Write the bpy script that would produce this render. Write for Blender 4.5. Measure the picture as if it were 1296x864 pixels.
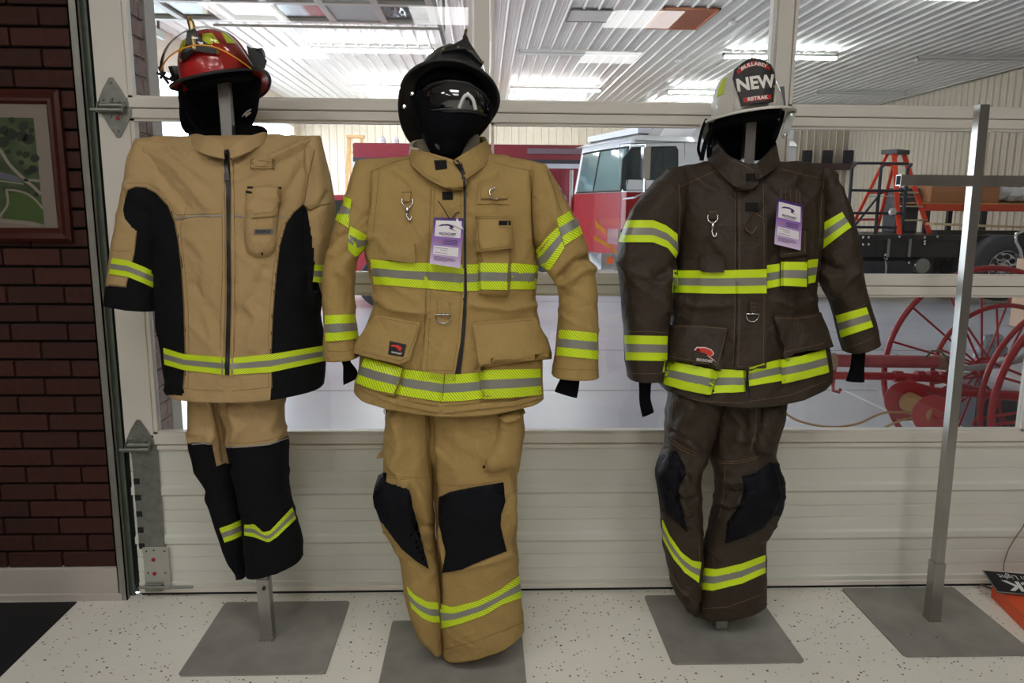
import bpy, bmesh, math, random
import numpy as np
from mathutils import Vector, Matrix
from mathutils.bvhtree import BVHTree
PI = math.pi
random.seed(7); np.random.seed(7)
SC = bpy.context.scene
COL = SC.collection
for o in list(bpy.data.objects): bpy.data.objects.remove(o)

# ------------------------------------------------------------------ camera
FPX = 960.0
CAMH, CAMD, PITCH, ROLL, YAW = 1.49657, 2.79301, 0.173506, 0.008115, 0.038785
cp, sp = math.cos(PITCH), math.sin(PITCH)
CF = np.array([math.sin(YAW)*cp, math.cos(YAW)*cp, -sp])
_R = np.array([math.cos(YAW), -math.sin(YAW), 0.0]); _U = np.cross(_R, CF)
CR = _R*math.cos(ROLL)+_U*math.sin(ROLL); CU = -_R*math.sin(ROLL)+_U*math.cos(ROLL)
CPOS = np.array([0.0, -CAMD, CAMH])
cam_d = bpy.data.cameras.new('camera'); cam = bpy.data.objects.new('camera', cam_d); COL.objects.link(cam)
cam_d.sensor_fit = 'HORIZONTAL'; cam_d.sensor_width = 36.0; cam_d.lens = 36.0*FPX/1296.0
cam_d.clip_start = 0.05; cam_d.clip_end = 300
cam.matrix_world = Matrix([[CR[0], CU[0], -CF[0], CPOS[0]], [CR[1], CU[1], -CF[1], CPOS[1]], [CR[2], CU[2], -CF[2], CPOS[2]], [0, 0, 0, 1]])
SC.camera = cam

def ray(u, v): return CF+CR*((u-648.0)/FPX)-CU*((v-432.0)/FPX)
def PY(u, v, Y):            # measured point on a plane Y = const
    d = ray(u, v); return CPOS+d*((Y+CAMD)/d[1])
def PZ(u, v, z=0.0):        # measured point on a plane z = const
    d = ray(u, v); return CPOS+d*((z-CAMH)/d[2])
def PROJ(P):                # N x 3 -> pixel coordinates, used only to look up measured outlines
    d = np.asarray(P, float)-CPOS; w = d@CF
    return 648+FPX*(d@CR)/w, 432-FPX*(d@CU)/w

# ------------------------------------------------------------------ world, lamps, exposure
SC.view_settings.view_transform = 'Standard'; SC.view_settings.look = 'None'
SC.view_settings.exposure = 0.0; SC.view_settings.gamma = 1.0
SC.view_settings.use_curve_mapping = False
W = bpy.data.worlds.new('world'); SC.world = W; W.use_nodes = True
bg = W.node_tree.nodes['Background']; bg.inputs[0].default_value = (0.80, 0.90, 1.0, 1); bg.inputs[1].default_value = 9.5
ROOM_PANEL = 12.3      # emission of the troffers over the showroom
BAY_TUBE = 50.0       # emission of the strip lights in the bay

# ------------------------------------------------------------------ materials
def node_mat(name):
    m = bpy.data.materials.new(name); m.use_nodes = True
    nt = m.node_tree; b = nt.nodes['Principled BSDF']
    return m, nt, b
def lin(c):
    return tuple(((x/12.92) if x <= .04045 else ((x+.055)/1.055)**2.4) for x in c)
def srgb(r, g, b): return lin((r/255., g/255., b/255.))
def mat(name, col, rough=.5, metal=0., nscale=0, namt=0., bump=0., bscale=200, coat=0., sheen=0., coords='Object', stretch=(1, 1, 1), emit=None, estr=0, spec=None, dark=None):
    m, nt, b = node_mat(name); N = nt.nodes; L = nt.links
    b.inputs['Base Color'].default_value = (*col, 1); b.inputs['Roughness'].default_value = rough
    b.inputs['Metallic'].default_value = metal
    if coat: b.inputs['Coat Weight'].default_value = coat; b.inputs['Coat Roughness'].default_value = .08
    if sheen: b.inputs['Sheen Weight'].default_value = sheen
    if spec is not None: b.inputs['Specular IOR Level'].default_value = spec
    if emit: b.inputs['Emission Color'].default_value = (*emit, 1); b.inputs['Emission Strength'].default_value = estr
    tc = N.new('ShaderNodeTexCoord'); mp = N.new('ShaderNodeMapping'); mp.inputs['Scale'].default_value = stretch
    L.new(tc.outputs[coords], mp.inputs[0])
    if namt:
        n = N.new('ShaderNodeTexNoise'); n.inputs['Scale'].default_value = nscale; n.inputs['Detail'].default_value = 5
        L.new(mp.outputs[0], n.inputs[0])
        r = N.new('ShaderNodeMapRange'); r.inputs[1].default_value = .3; r.inputs[2].default_value = .7
        L.new(n.outputs[0], r.inputs[0])
        mx = N.new('ShaderNodeMix'); mx.data_type = 'RGBA'
        d = dark or tuple(c*(1-namt) for c in col); l = tuple(min(1, c*(1+namt*.6)) for c in col)
        mx.inputs[6].default_value = (*d, 1); mx.inputs[7].default_value = (*l, 1)
        L.new(r.outputs[0], mx.inputs[0]); L.new(mx.outputs[2], b.inputs['Base Color'])
    if bump:
        n2 = N.new('ShaderNodeTexNoise'); n2.inputs['Scale'].default_value = bscale; n2.inputs['Detail'].default_value = 4
        L.new(mp.outputs[0], n2.inputs[0])
        bp = N.new('ShaderNodeBump'); bp.inputs['Strength'].default_value = bump; bp.inputs['Distance'].default_value = .003
        L.new(n2.outputs[0], bp.inputs['Height']); L.new(bp.outputs[0], b.inputs['Normal'])
    return m
def cloth(name, col, rough=.85, var=.12, fold=.5, spec=.2, sheen=0.):
    """woven outer-shell fabric: faint weave, soft small wrinkles, slight mottling"""
    m, nt, b = node_mat(name); N = nt.nodes; L = nt.links
    b.inputs['Roughness'].default_value = rough; b.inputs['Specular IOR Level'].default_value = spec
    b.inputs['Sheen Weight'].default_value = sheen
    tc = N.new('ShaderNodeTexCoord')
    n = N.new('ShaderNodeTexNoise'); n.inputs['Scale'].default_value = 9; n.inputs['Detail'].default_value = 6; L.new(tc.outputs['Object'], n.inputs[0])
    mx = N.new('ShaderNodeMix'); mx.data_type = 'RGBA'
    mx.inputs[6].default_value = (*[c*(1-var) for c in col], 1); mx.inputs[7].default_value = (*[min(1, c*(1+var)) for c in col], 1)
    L.new(n.outputs[0], mx.inputs[0]); L.new(mx.outputs[2], b.inputs['Base Color'])
    n1 = N.new('ShaderNodeTexNoise'); n1.inputs['Scale'].default_value = 22; n1.inputs['Detail'].default_value = 3; n1.inputs['Distortion'].default_value = .6; L.new(tc.outputs['Object'], n1.inputs[0])
    b1 = N.new('ShaderNodeBump'); b1.inputs['Strength'].default_value = fold; b1.inputs['Distance'].default_value = .022; L.new(n1.outputs[0], b1.inputs['Height'])
    n2 = N.new('ShaderNodeTexNoise'); n2.inputs['Scale'].default_value = 700; L.new(tc.outputs['Object'], n2.inputs[0])
    b2 = N.new('ShaderNodeBump'); b2.inputs['Strength'].default_value = .35; b2.inputs['Distance'].default_value = .0012
    L.new(n2.outputs[0], b2.inputs['Height']); L.new(b1.outputs[0], b2.inputs['Normal']); L.new(b2.outputs[0], b.inputs['Normal'])
    return m
def emis(name, col, s):
    m, nt, b = node_mat(name); b.inputs['Base Color'].default_value = (*col, 1)
    b.inputs['Emission Color'].default_value = (*col, 1); b.inputs['Emission Strength'].default_value = s
    return m
def glassy(name, tint=(1, 1, 1), refl=1.0, rough=0.0):
    """thin clear sheet: mostly lets light through, mirrors by Fresnel"""
    m = bpy.data.materials.new(name); m.use_nodes = True; nt = m.node_tree; N = nt.nodes; L = nt.links; N.clear()
    o = N.new('ShaderNodeOutputMaterial'); t = N.new('ShaderNodeBsdfTransparent'); t.inputs[0].default_value = (*tint, 1)
    g = N.new('ShaderNodeBsdfGlossy'); g.inputs['Roughness'].default_value = rough
    fr = N.new('ShaderNodeFresnel'); fr.inputs[0].default_value = 1.45
    mu = N.new('ShaderNodeMath'); mu.operation = 'MULTIPLY'; mu.inputs[1].default_value = refl
    mx = N.new('ShaderNodeMixShader'); L.new(fr.outputs[0], mu.inputs[0]); L.new(mu.outputs[0], mx.inputs[0])
    L.new(t.outputs[0], mx.inputs[1]); L.new(g.outputs[0], mx.inputs[2]); L.new(mx.outputs[0], o.inputs[0])
    return m

# ------------------------------------------------------------------ objects
ORG = {}
def org(o): return ORG.get(o.name, np.zeros(3)) if o else np.zeros(3)
def tag(o, label=None, cat=None, group=None, kind=None):
    if label: o['label'] = label
    if cat: o['category'] = cat
    if group: o['group'] = group
    if kind: o['kind'] = kind
    return o
def empty(name, loc, label=None, cat=None, group=None, kind=None):
    o = bpy.data.objects.new(name, None); COL.objects.link(o); o.location = tuple(loc); o.empty_display_size = .05
    ORG[o.name] = np.array(loc, float)
    return tag(o, label, cat, group, kind)
def mk(name, V, F, m, parent=None, smooth=False, origin=None, uv=None, mats=None, midx=None):
    V = np.asarray(V, float).reshape(-1, 3)
    if parent is not None: O = org(parent)
    elif origin is not None: O = np.array(origin, float)
    else: O = np.array([(V[:, 0].min()+V[:, 0].max())/2, (V[:, 1].min()+V[:, 1].max())/2, V[:, 2].min()])
    me = bpy.data.meshes.new(name); me.from_pydata((V-O).tolist(), [], F)
    for mm in (mats or [m]): me.materials.append(mm)
    if midx is not None: me.polygons.foreach_set('material_index', midx)
    if uv is not None:
        ul = me.uv_layers.new(name='uv')
        li = np.zeros(len(me.loops), int); me.loops.foreach_get('vertex_index', li)
        ul.data.foreach_set('uv', np.asarray(uv, float)[li].ravel())
    if smooth: me.polygons.foreach_set('use_smooth', [True]*len(me.polygons))
    me.update()
    o = bpy.data.objects.new(name, me); COL.objects.link(o)
    if parent is not None: o.parent = parent
    else: o.location = tuple(O)
    ORG[o.name] = O
    return o
class MB:
    def __init__(s): s.v = []; s.f = []; s.T = None
    def add(s, V, F):
        V = np.asarray(V, float).reshape(-1, 3)
        if s.T is not None: V = V@s.T[0].T+s.T[1]
        n = len(s.v); s.v += V.tolist(); s.f += [tuple(i+n for i in f) for f in F]; return s
    def box(s, x0, x1, y0, y1, z0, z1, bev=0.0):
        if bev:
            b = bev; vs = []; 
            for z, k in ((z0, b), (z0+b, 0), (z1-b, 0), (z1, b)):
                vs += [(x0+k, y0+k, z), (x1-k, y0+k, z), (x1-k, y1-k, z), (x0+k, y1-k, z)]
            f = [(3, 2, 1, 0), (12, 13, 14, 15)]
            for r in range(3):
                for i in range(4): f.append((r*4+i, r*4+(i+1) % 4, r*4+4+(i+1) % 4, r*4+4+i))
            return s.add(vs, f)
        return s.add([(x0, y0, z0), (x1, y0, z0), (x1, y1, z0), (x0, y1, z0), (x0, y0, z1), (x1, y0, z1), (x1, y1, z1), (x0, y1, z1)],
                     [(3, 2, 1, 0), (4, 5, 6, 7), (0, 1, 5, 4), (1, 2, 6, 5), (2, 3, 7, 6), (3, 0, 4, 7)])
    def obox(s, c, ax, ay, az, hx, hy, hz):
        c = np.array(c, float); ax, ay, az = [np.array(a, float)/np.linalg.norm(a) for a in (ax, ay, az)]
        V = [c+ax*hx*i+ay*hy*j+az*hz*k for k in (-1, 1) for (i, j) in ((-1, -1), (1, -1), (1, 1), (-1, 1))]
        return s.add(V, [(3, 2, 1, 0), (4, 5, 6, 7), (0, 1, 5, 4), (1, 2, 6, 5), (2, 3, 7, 6), (3, 0, 4, 7)])
    def bar(s, p, q, w, d, up=(0, 0, 1)):
        p = np.array(p, float); q = np.array(q, float); a = q-p; L = np.linalg.norm(a); a = a/L
        u = np.array(up, float)
        if abs(a@u) > .98: u = np.array([0, 1., 0])
        b = np.cross(a, u); b /= np.linalg.norm(b); c = np.cross(b, a)
        return s.obox((p+q)/2, a, b, c, L/2, w/2, d/2)
    def tube(s, pts, r, n=10, closed=False, caps=True):
        P = np.array(pts, float); m = len(P); rr = np.broadcast_to(np.array(r, float), (m,))
        T = np.zeros_like(P)
        for i in range(m):
            a = P[(i+1) % m] if (closed or i < m-1) else P[i]; b = P[i-1] if (closed or i > 0) else P[i]
            T[i] = (a-b)/max(1e-9, np.linalg.norm(a-b))
        u = np.cross(T[0], (0, 0, 1.)); 
        if np.linalg.norm(u) < .1: u = np.cross(T[0], (0, 1., 0))
        u /= np.linalg.norm(u); V = []
        for i in range(m):
            u = u-T[i]*(u@T[i]); u /= max(1e-9, np.linalg.norm(u)); w = np.cross(T[i], u)
            for k in range(n):
                a = 2*PI*k/n; V.append(P[i]+rr[i]*(math.cos(a)*u+math.sin(a)*w))
        F = []
        for i in range(m if closed else m-1):
            j = (i+1) % m
            for k in range(n): F.append((i*n+k, i*n+(k+1) % n, j*n+(k+1) % n, j*n+k))
        if caps and not closed: F += [tuple(range(n-1, -1, -1)), tuple((m-1)*n+k for k in range(n))]
        return s.add(V, F)
    def cyl(s, p, q, r, n=16, r2=None): return s.tube([p, q], [r, r if r2 is None else r2], n)
    def ring(s, c, R, r, ax=(0, 1, 0), n=48, k=8, a0=0, a1=2*PI):
        c = np.array(c, float); ax = np.array(ax, float); ax /= np.linalg.norm(ax)
        u = np.cross(ax, (0, 0, 1.)) if abs(ax[2]) < .9 else np.array([1., 0, 0]); u /= np.linalg.norm(u); w = np.cross(u, ax)
        full = abs(a1-a0-2*PI) < 1e-6
        A = [a0+(a1-a0)*i/(n if full else n-1) for i in range(n)]
        return s.tube([c+R*(math.cos(a)*u+math.sin(a)*w) for a in A], r, k, closed=full)
    def prism(s, poly, f0, f1):
        """poly: list of 2D points; f0/f1 map a 2D point to its 3D point on the two faces"""
        n = len(poly); V = [f0(*p) for p in poly]+[f1(*p) for p in poly]
        F = [tuple(range(n)), tuple(range(2*n-1, n-1, -1))]+[(i, n+i, n+(i+1) % n, (i+1) % n) for i in range(n)]
        return s.add(V, F)
    def lathe(s, prof, c, ax=(0, 0, 1), n=24, cap=True):
        c = np.array(c, float); ax = np.array(ax, float); ax /= np.linalg.norm(ax)
        u = np.cross(ax, (0, 0, 1.)) if abs(ax[2]) < .9 else np.array([1., 0, 0]); u /= np.linalg.norm(u); w = np.cross(ax, u)
        V = []; 
        for (r, h) in prof:
            for k in range(n):
                a = 2*PI*k/n; V.append(c+ax*h+r*(math.cos(a)*u+math.sin(a)*w))
        F = [(i*n+k, i*n+(k+1) % n, (i+1)*n+(k+1) % n, (i+1)*n+k) for i in range(len(prof)-1) for k in range(n)]
        if cap: F += [tuple(range(n-1, -1, -1)), tuple((len(prof)-1)*n+k for k in range(n))]
        return s.add(V, F)
    def build(s, name, m, parent=None, smooth=False, **k):
        o = mk(name, s.v, s.f, m, parent, smooth, **k)
        if smooth == 'auto': 
            o.data.polygons.foreach_set('use_smooth', [True]*len(o.data.polygons)); autosm(o)
        return o
def autosm(o, ang=40):
    bm = bmesh.new(); bm.from_mesh(o.data); bmesh.ops.recalc_face_normals(bm, faces=bm.faces)
    for e in bm.edges:
        if len(e.link_faces) == 2 and e.calc_face_angle(0) > math.radians(ang): e.smooth = False
    bm.to_mesh(o.data); bm.free()
def text(name, s, size, mapf, m, parent, thick=.0006, bold=0.0, align='CENTER', sx=1.0):
    """flat lettering turned into a mesh; mapf(x, y, h) places a text-plane point"""
    cu = bpy.data.curves.new('t', 'FONT'); cu.body = s; cu.size = size; cu.align_x = align; cu.align_y = 'CENTER'; cu.offset = bold; cu.resolution_u = 3
    cu.extrude = .001
    ob = bpy.data.objects.new('t', cu); COL.objects.link(ob)
    dg = bpy.context.evaluated_depsgraph_get(); me = bpy.data.meshes.new_from_object(ob.evaluated_get(dg))
    V = np.zeros(len(me.vertices)*3); me.vertices.foreach_get('co', V); V = V.reshape(-1, 3)
    F = [tuple(p.vertices) for p in me.polygons]
    bpy.data.objects.remove(ob); bpy.data.curves.remove(cu); bpy.data.meshes.remove(me)
    P = [mapf(x*sx, y, thick if z > 0 else 0) for x, y, z in V]
    return mk(name, P, F, m, parent)
# ================================================================== SETTING
M = {}
def floor_mat(name, base, fleck, scale, rough):
    m, nt, b = node_mat(name); N = nt.nodes; L = nt.links
    tc = N.new('ShaderNodeTexCoord')
    v = N.new('ShaderNodeTexVoronoi'); v.inputs['Scale'].default_value = scale; L.new(tc.outputs['Object'], v.inputs[0])
    sx = N.new('ShaderNodeSeparateColor'); L.new(v.outputs['Color'], sx.inputs[0])
    sz = N.new('ShaderNodeMapRange'); sz.inputs[1].default_value = .55; sz.inputs[2].default_value = 1.; sz.inputs[3].default_value = 0; sz.inputs[4].default_value = .34
    L.new(sx.outputs[0], sz.inputs[0])
    lt = N.new('ShaderNodeMath'); lt.operation = 'LESS_THAN'; L.new(v.outputs['Distance'], lt.inputs[0]); L.new(sz.outputs[0], lt.inputs[1])
    cr = N.new('ShaderNodeValToRGB'); e = cr.color_ramp; e.interpolation = 'CONSTANT'
    e.elements[0].color = (*fleck[0], 1); e.elements[1].position = .45; e.elements[1].color = (*fleck[1], 1)
    k = e.elements.new(.75); k.color = (*fleck[2], 1)
    L.new(sx.outputs[1], cr.inputs[0])
    n = N.new('ShaderNodeTexNoise'); n.inputs['Scale'].default_value = 2.2; n.inputs['Detail'].default_value = 6; L.new(tc.outputs['Object'], n.inputs[0])
    mb = N.new('ShaderNodeMix'); mb.data_type = 'RGBA'; mb.inputs[6].default_value = (*[c*.86 for c in base], 1); mb.inputs[7].default_value = (*[c*1.12 for c in base], 1); L.new(n.outputs[0], mb.inputs[0])
    mx = N.new('ShaderNodeMix'); mx.data_type = 'RGBA'; L.new(lt.outputs[0], mx.inputs[0]); L.new(mb.outputs[2], mx.inputs[6]); L.new(cr.outputs[0], mx.inputs[7])
    L.new(mx.outputs[2], b.inputs['Base Color']); b.inputs['Roughness'].default_value = rough
    return m
M['floor'] = floor_mat('speckled_epoxy', srgb(240, 237, 226), [srgb(45, 40, 45), srgb(120, 75, 65), srgb(150, 140, 130)], 75, .34)
M['bayfloor'] = mat('bay_concrete', srgb(196, 196, 206), .28, nscale=1.4, namt=.13, bump=.15, bscale=6)
M['steelwhite'] = mat('white_ribbed_steel', srgb(222, 220, 214), .38, nscale=3, namt=.03)
M['wallsteel'] = mat('white_wall_steel', srgb(216, 204, 184), .45, nscale=3, namt=.04)
M['doorwhite'] = mat('door_white_aluminium', srgb(232, 226, 216), .38, nscale=4, namt=.03)
M['doorpanel'] = mat('door_panel_steel', srgb(232, 232, 222), .42, nscale=3, namt=.05, stretch=(.4, 1, 3))
M['galv'] = mat('galvanised_steel', srgb(150, 152, 146), .42, .7, nscale=40, namt=.18)
M['galvdark'] = mat('galvanised_track', srgb(118, 128, 116), .5, .6, nscale=20, namt=.15)
M['black'] = mat('black_rubber', (.012, .012, .013), .6)
M['blackgap'] = mat('dark_reveal_paint', (.02, .022, .02), .8)  # near-black colour standing in for shade in the track gap and arm ends
M['mortar'] = mat('dark_mortar', srgb(38, 34, 30), .9, nscale=60, namt=.2)
M['bricks'] = [mat('dark_red_brick', srgb(56+6*i, 26+3*i, 20+2*i), .85, nscale=45, namt=.25, bump=.4, bscale=160) for i in range(3)]
M['paintwhite'] = mat('painted_board', srgb(190, 182, 174), .55, nscale=5, namt=.06)
M['drywall'] = mat('plain_wall_paint', srgb(112, 104, 96), .8)
M['glass'] = glassy('door_glazing', (.97, .985, .98), .9)

o = MB().box(-2.9, 3.5, -6.5, .02, -.1, 0).build('floor', M['floor']); tag(o, kind='structure')
FLOORB = MB().box(-5.55, 11.3, .36, 21, -.1, -.001).box(-1.35, 3.5, .02, .36, -.1, -.001)
o = FLOORB.build('floor_bay', M['bayfloor']); tag(o, kind='structure')
j = MB()
def gline(p, q, w):
    p = np.array(p); q = np.array(q); d = (q-p)/np.linalg.norm(q-p); n = np.array([-d[1], d[0], 0])*w/2
    j.add([p-n, p+n, q+n, q-n, p-n+[0, 0, .0015], p+n+[0, 0, .0015], q+n+[0, 0, .0015], q-n+[0, 0, .0015]], [(4, 7, 6, 5), (0, 1, 5, 4), (1, 2, 6, 5), (2, 3, 7, 6), (3, 0, 4, 7)])
YJ = PZ(750, 494)[1]
gline([-1.3, YJ, 0], [3.4, YJ, 0], .012); gline([-5.5, YJ, 0], [-1.3, YJ, 0], .012)
for yy in (5.2, 9.5, 14, 18): gline([-5.5, yy, 0], [11.2, yy, 0], .012)
for xx in (-3.5, 0.2, 4.4, 8.0): gline([xx, YJ, 0], [xx, 20.9, 0], .012)
tag(j.build('floor_joint', mat('floor_joint_sealant', srgb(120, 120, 120), .7), None), kind='structure')
j = MB(); a = PZ(1062, 491); b = PZ(1200, 556); gline([a[0], a[1], 0], [b[0], b[1], 0], .022); gline([a[0]+.3, a[1]-.02, 0], [b[0]+.5, b[1]+.1, 0], .008)
tag(j.build('floor_marking', mat('white_floor_line', srgb(240, 240, 240), .5), None), kind='structure')

# showroom shell
def slab(name, *a, m=None): return tag(MB().box(*a).build(name, m or M['drywall']), kind='structure')
slab('ceiling', -2.9, 3.5, -6.5, 0.0, 3.05, 3.15, m=mat('ceiling_tile', srgb(190, 186, 178), .8))
slab('wall_back', -2.9, 3.5, -6.6, -6.5, 0, 3.05)
slab('wall_far_left', -3.0, -2.9, -6.5, 0.0, 0, 3.05)
slab('wall_right', 3.5, 3.6, -6.5, 0.36, 0, 3.05)
wl = slab('wall_left', -5.55, -1.397, 0.0, .06, 0, 3.05, m=M['mortar'])
slab('wall_left_outer', -5.55, -1.262, .06, .300, 0, 4.5, m=M['wallsteel'])
slab('wall_over_door', -1.36, 11.3, .06, .355, 3.05, 4.5, m=M['wallsteel'])
slab('wall_right_outer', 3.6, 11.3, .06, .355, 0, 3.05, m=M['wallsteel'])
# bricks of the showroom wall: one object each
bm_ = {}
BW, BH, G = .203, .0677, .0095
rows = int(3.0/BH)
def brickmesh(w, i):
    k = (round(w, 3), i)
    if k not in bm_:
        o = MB().box(0, w, -.022, .0, 0, BH-G, .003).build('brick', M['bricks'][i], wl); bm_[k] = o.data
        ORGB = o.data; bpy.data.objects.remove(o)
        ORGB.transform(Matrix.Translation(Vector(ORG[wl.name])))
    return bm_[k]
cnt = 0
for r in range(2, 38):
    z = r*BH-.003
    if z < .132: continue
    off = (BW/2 if r % 2 else 0)
    x = -1.397
    first = BW-off if off else BW
    while x > -2.5:
        w = (first if x == -1.397 else BW)
        x0 = x-w
        me = brickmesh(w-G, random.randrange(3))
        o = bpy.data.objects.new('brick', me); COL.objects.link(o); o.parent = wl
        o.location = tuple(np.array([x0, 0, z])-ORG[wl.name]); o.location.y += random.uniform(-.0015, .0015)
        x = x0; cnt += 1
# brick jamb seen through the left edge of the glazing
jm = slab('wall_jamb', -1.40, -1.262, .062, .21, 0, 3.05, m=mat('light_mortar', srgb(92, 90, 92), .9))
jb = [mat('jamb_brick', srgb(156+10*i, 132+8*i, 130+6*i), .85, nscale=40, namt=.2, bump=.4, bscale=150) for i in range(2)]
for r in range(0, 45):
    z = r*BH
    segs = [(.064, .098), (.107, .208)] if r % 2 else [(.064, .165), (.174, .208)]
    for y0, y1 in segs:
        o = MB().box(-1.262, -1.250, y0, y1, z, z+BH-G, .002).build('brick', jb[random.randrange(2)], jm)
slab('trim_1', -1.40, -1.245, .21, .30, 0, 3.05, m=M['paintwhite'])
# baseboard
bb = MB(); bb.box(-2.9, -1.385, -.032, -.0, .028, .131, .003); bb.box(-2.9, -1.385, -.04, 0, 0, .03, .003)
tag(bb.build('baseboard_left', M['paintwhite']), kind='structure')

# ---- overhead door
DX0, DX1 = -1.339, 3.48
door = empty('door_1', (0, .02, 0), kind='structure')
WJ = [0.61, 1.22, 1.83, 2.44, 3.05]
# bottom panel: stamped profile
prof = [(.028, .0), (.048, -.006), (.052, -.006), (.056, .0), (.094, .0), (.0965, .004), (.099, 0), (.153, 0), (.156, .004), (.159, 0), (.205, 0), (.211, .004),
        (.216, -.010), (.240, -.010), (.250, .0), (.297, 0), (.300, .004), (.303, 0), (.347, 0), (.350, .004), (.353, 0), (.403, 0), (.409, .004),
        (.414, -.010), (.438, -.010), (.448, 0), (.499, 0), (.502, .004), (.505, 0), (.590, 0), (.592, .006)]
V = []; 
for z, d in prof: V += [(DX0+.006, .004+d, z), (DX1, .004+d, z)]
F = [(2*i, 2*i+1, 2*i+3, 2*i+2) for i in range(len(prof)-1)]
n0 = len(V); V += [(DX0+.006, .045, .028), (DX1, .045, .028), (DX0+.006, .045, .592), (DX1, .045, .592)]
F += [(n0+1, n0, n0+2, n0+3), (0, n0, n0+1, 1), (2*len(prof)-2, 2*len(prof)-1, n0+3, n0+2)]
mk('bottom_panel', V, F, M['doorpanel'], door)
MB().box(DX0+.006, DX1, -.004, .05, .012, .030, .002).build('bottom_rail', M['doorwhite'], door)
MB().box(DX0+.01, DX1, .004, .046, -.0, .012).build('weather_seal', M['black'], door)
def rail(z0, z1, y0=-.006, y1=.046): return MB().box(DX0+.02, DX1, y0, y1, z0, z1, .003).build('rail', M['doorwhite'], door)
rail(.592, .6085, -.010); rail(.6115, .652); 
for i, zj in enumerate(WJ[1:4]):
    rail(zj-.034, zj-.0015); rail(zj+.0015, zj+.036)
MB().box(DX0+.02, DX1, .01, .04, .61, 2.46).build  # (no mesh: joints stay open as dark lines)
for zj in WJ[:4]: MB().box(DX0+.02, DX1, .006, .03, zj-.002, zj+.002).build('joint_gasket', M['black'], door)
SECT = [(.652, 1.186), (1.256, 1.796), (1.866, 2.406), (2.476, 3.03)]
MULL = [(-.040, .028), (1.03, 1.10), (2.12, 2.19)]
for s, (z0, z1) in enumerate(SECT):
    MB().box(DX0, -1.234, -.006, .046, z0-.04, z1+.034, .003).build('stile', M['doorwhite'], door)
    MB().box(DX1-.12, DX1, -.006, .046, z0-.04, z1+.034, .003).build('stile', M['doorwhite'], door)
    xs = [-1.234]
    for a, b in MULL: xs += [a, b]
    xs += [DX1-.12]
    for a, b in MULL: MB().box(a+.008, b-.008, -.004, .044, z0, z1, .003).build('mullion', M['doorwhite'], door)
    for k in range(0, len(xs), 2):
        x0, x1 = xs[k], xs[k+1]; e = .013 if k == 0 else .010
        fr = MB().box(x0, x0+e, .002, .036, z0, z1).box(x1-e, x1, .002, .036, z0, z1).box(x0, x1, .002, .036, z0, z0+.008).box(x0, x1, .002, .036, z1-.008, z1)
        f = fr.build('pane_bead', M['doorwhite'], door)
        MB().box(x0+e, x1-e, .018, .021, z0+.008, z1-.008).build('pane', M['glass'], f)
# hinges on the left stile
def hinge(zj, rollerlen):
    cx = -1.284
    h = MB(); 
    P = [(-.050, .020), (-.030, .062), (-.006, .100), (.006, .100), (.030, .062), (.052, .020), (.052, -.002), (-.050, -.002)]
    h.prism([(cx+x, zj+z) for x, z in P], lambda x, z: (x, -.0115, z), lambda x, z: (x, -.006, z))
    h.prism([(cx+.01+x, zj-z) for x, z in P], lambda x, z: (x, -.0115, z), lambda x, z: (x, -.006, z))
    o = h.build('hinge', M['galv'], door)
    MB().cyl((cx-.040, -.022, zj+.006), (cx+.046, -.022, zj+.006), .0085, 14).build('barrel', M['galv'], o)
    MB().cyl((cx-.066, -.030, zj-.010), (cx+.040, -.030, zj-.010), .0075, 14).build('roller_shaft', M['galv'], o)
    q = MB()
    for sx in (cx-.045, cx+.040): q.prism([(-.006, -.02), (-.036, -.018), (-.034, .012), (-.006, .026)], lambda y, z: (sx, y, zj+z), lambda y, z: (sx+.003, y, zj+z))
    q.build('knuckle_plate', M['galv'], o)
    q = MB()
    for (x, z) in [(0, .084), (-.030, .026), (0, .03), (.022, .02), (-.002, .02), (0.012, -.078), (-.01, -.03), (.025, -.03)]:
        q.lathe([(.0055, 0), (.0055, .003), (.003, .005)], (cx+x, -.0115, zj+z), (0, -1, 0), 8)
    q.build('bolt', M['galv'], o)
    return o
hinge(1.83, .1); hinge(.61, .1)
MB().cyl((-1.270, -.0125, 1.795), (-1.270, -.016, 1.795), .006, 10).build('red_rivet', mat('red_rivet', srgb(170, 30, 30), .5), door)
# slotted stile plate and lock plate at the bottom left
pl = MB().box(-1.318, -1.222, -.010, -.003, .20, .59, .001).build('stile_plate', M['galv'], door)
for k in range(5):
    z = .47-.065*k; MB().box(-1.318, -1.296, -.0115, -.009, z-.011, z+.011).build('slot', M['black'], pl)
lp = MB().box(-1.304, -1.208, -.013, -.008, .03, .205, .001).build('lock_plate', mat('lock_plate_steel', srgb(190, 190, 180), .45, .3), door)
for z in (.155, .098): MB().lathe([(.0075, 0), (.0075, .003), (.004, .006)], (-1.266, -.013, z), (0, -1, 0), 12).build('red_rivet', bpy.data.materials['red_rivet'], lp)
q = MB()
for (x, z) in [(-1.29, .19), (-1.262, .193), (-1.222, .19), (-1.29, .1), (-1.225, .1), (-1.29, .045), (-1.23, .045)]: q.lathe([(.003, 0), (.003, .002)], (x, -.013, z), (0, -1, 0), 8)
q.build('screw', M['black'], lp)
b_ = MB(); b_.box(-1.30, -1.235, -.030, -.013, .03, .062, .002); b_.build('roller_bracket', M['galv'], lp)
MB().cyl((-1.318, -.036, .052), (-1.115, -.036, .052), .006, 12).build('roller_shaft', M['galv'], lp)
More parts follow.
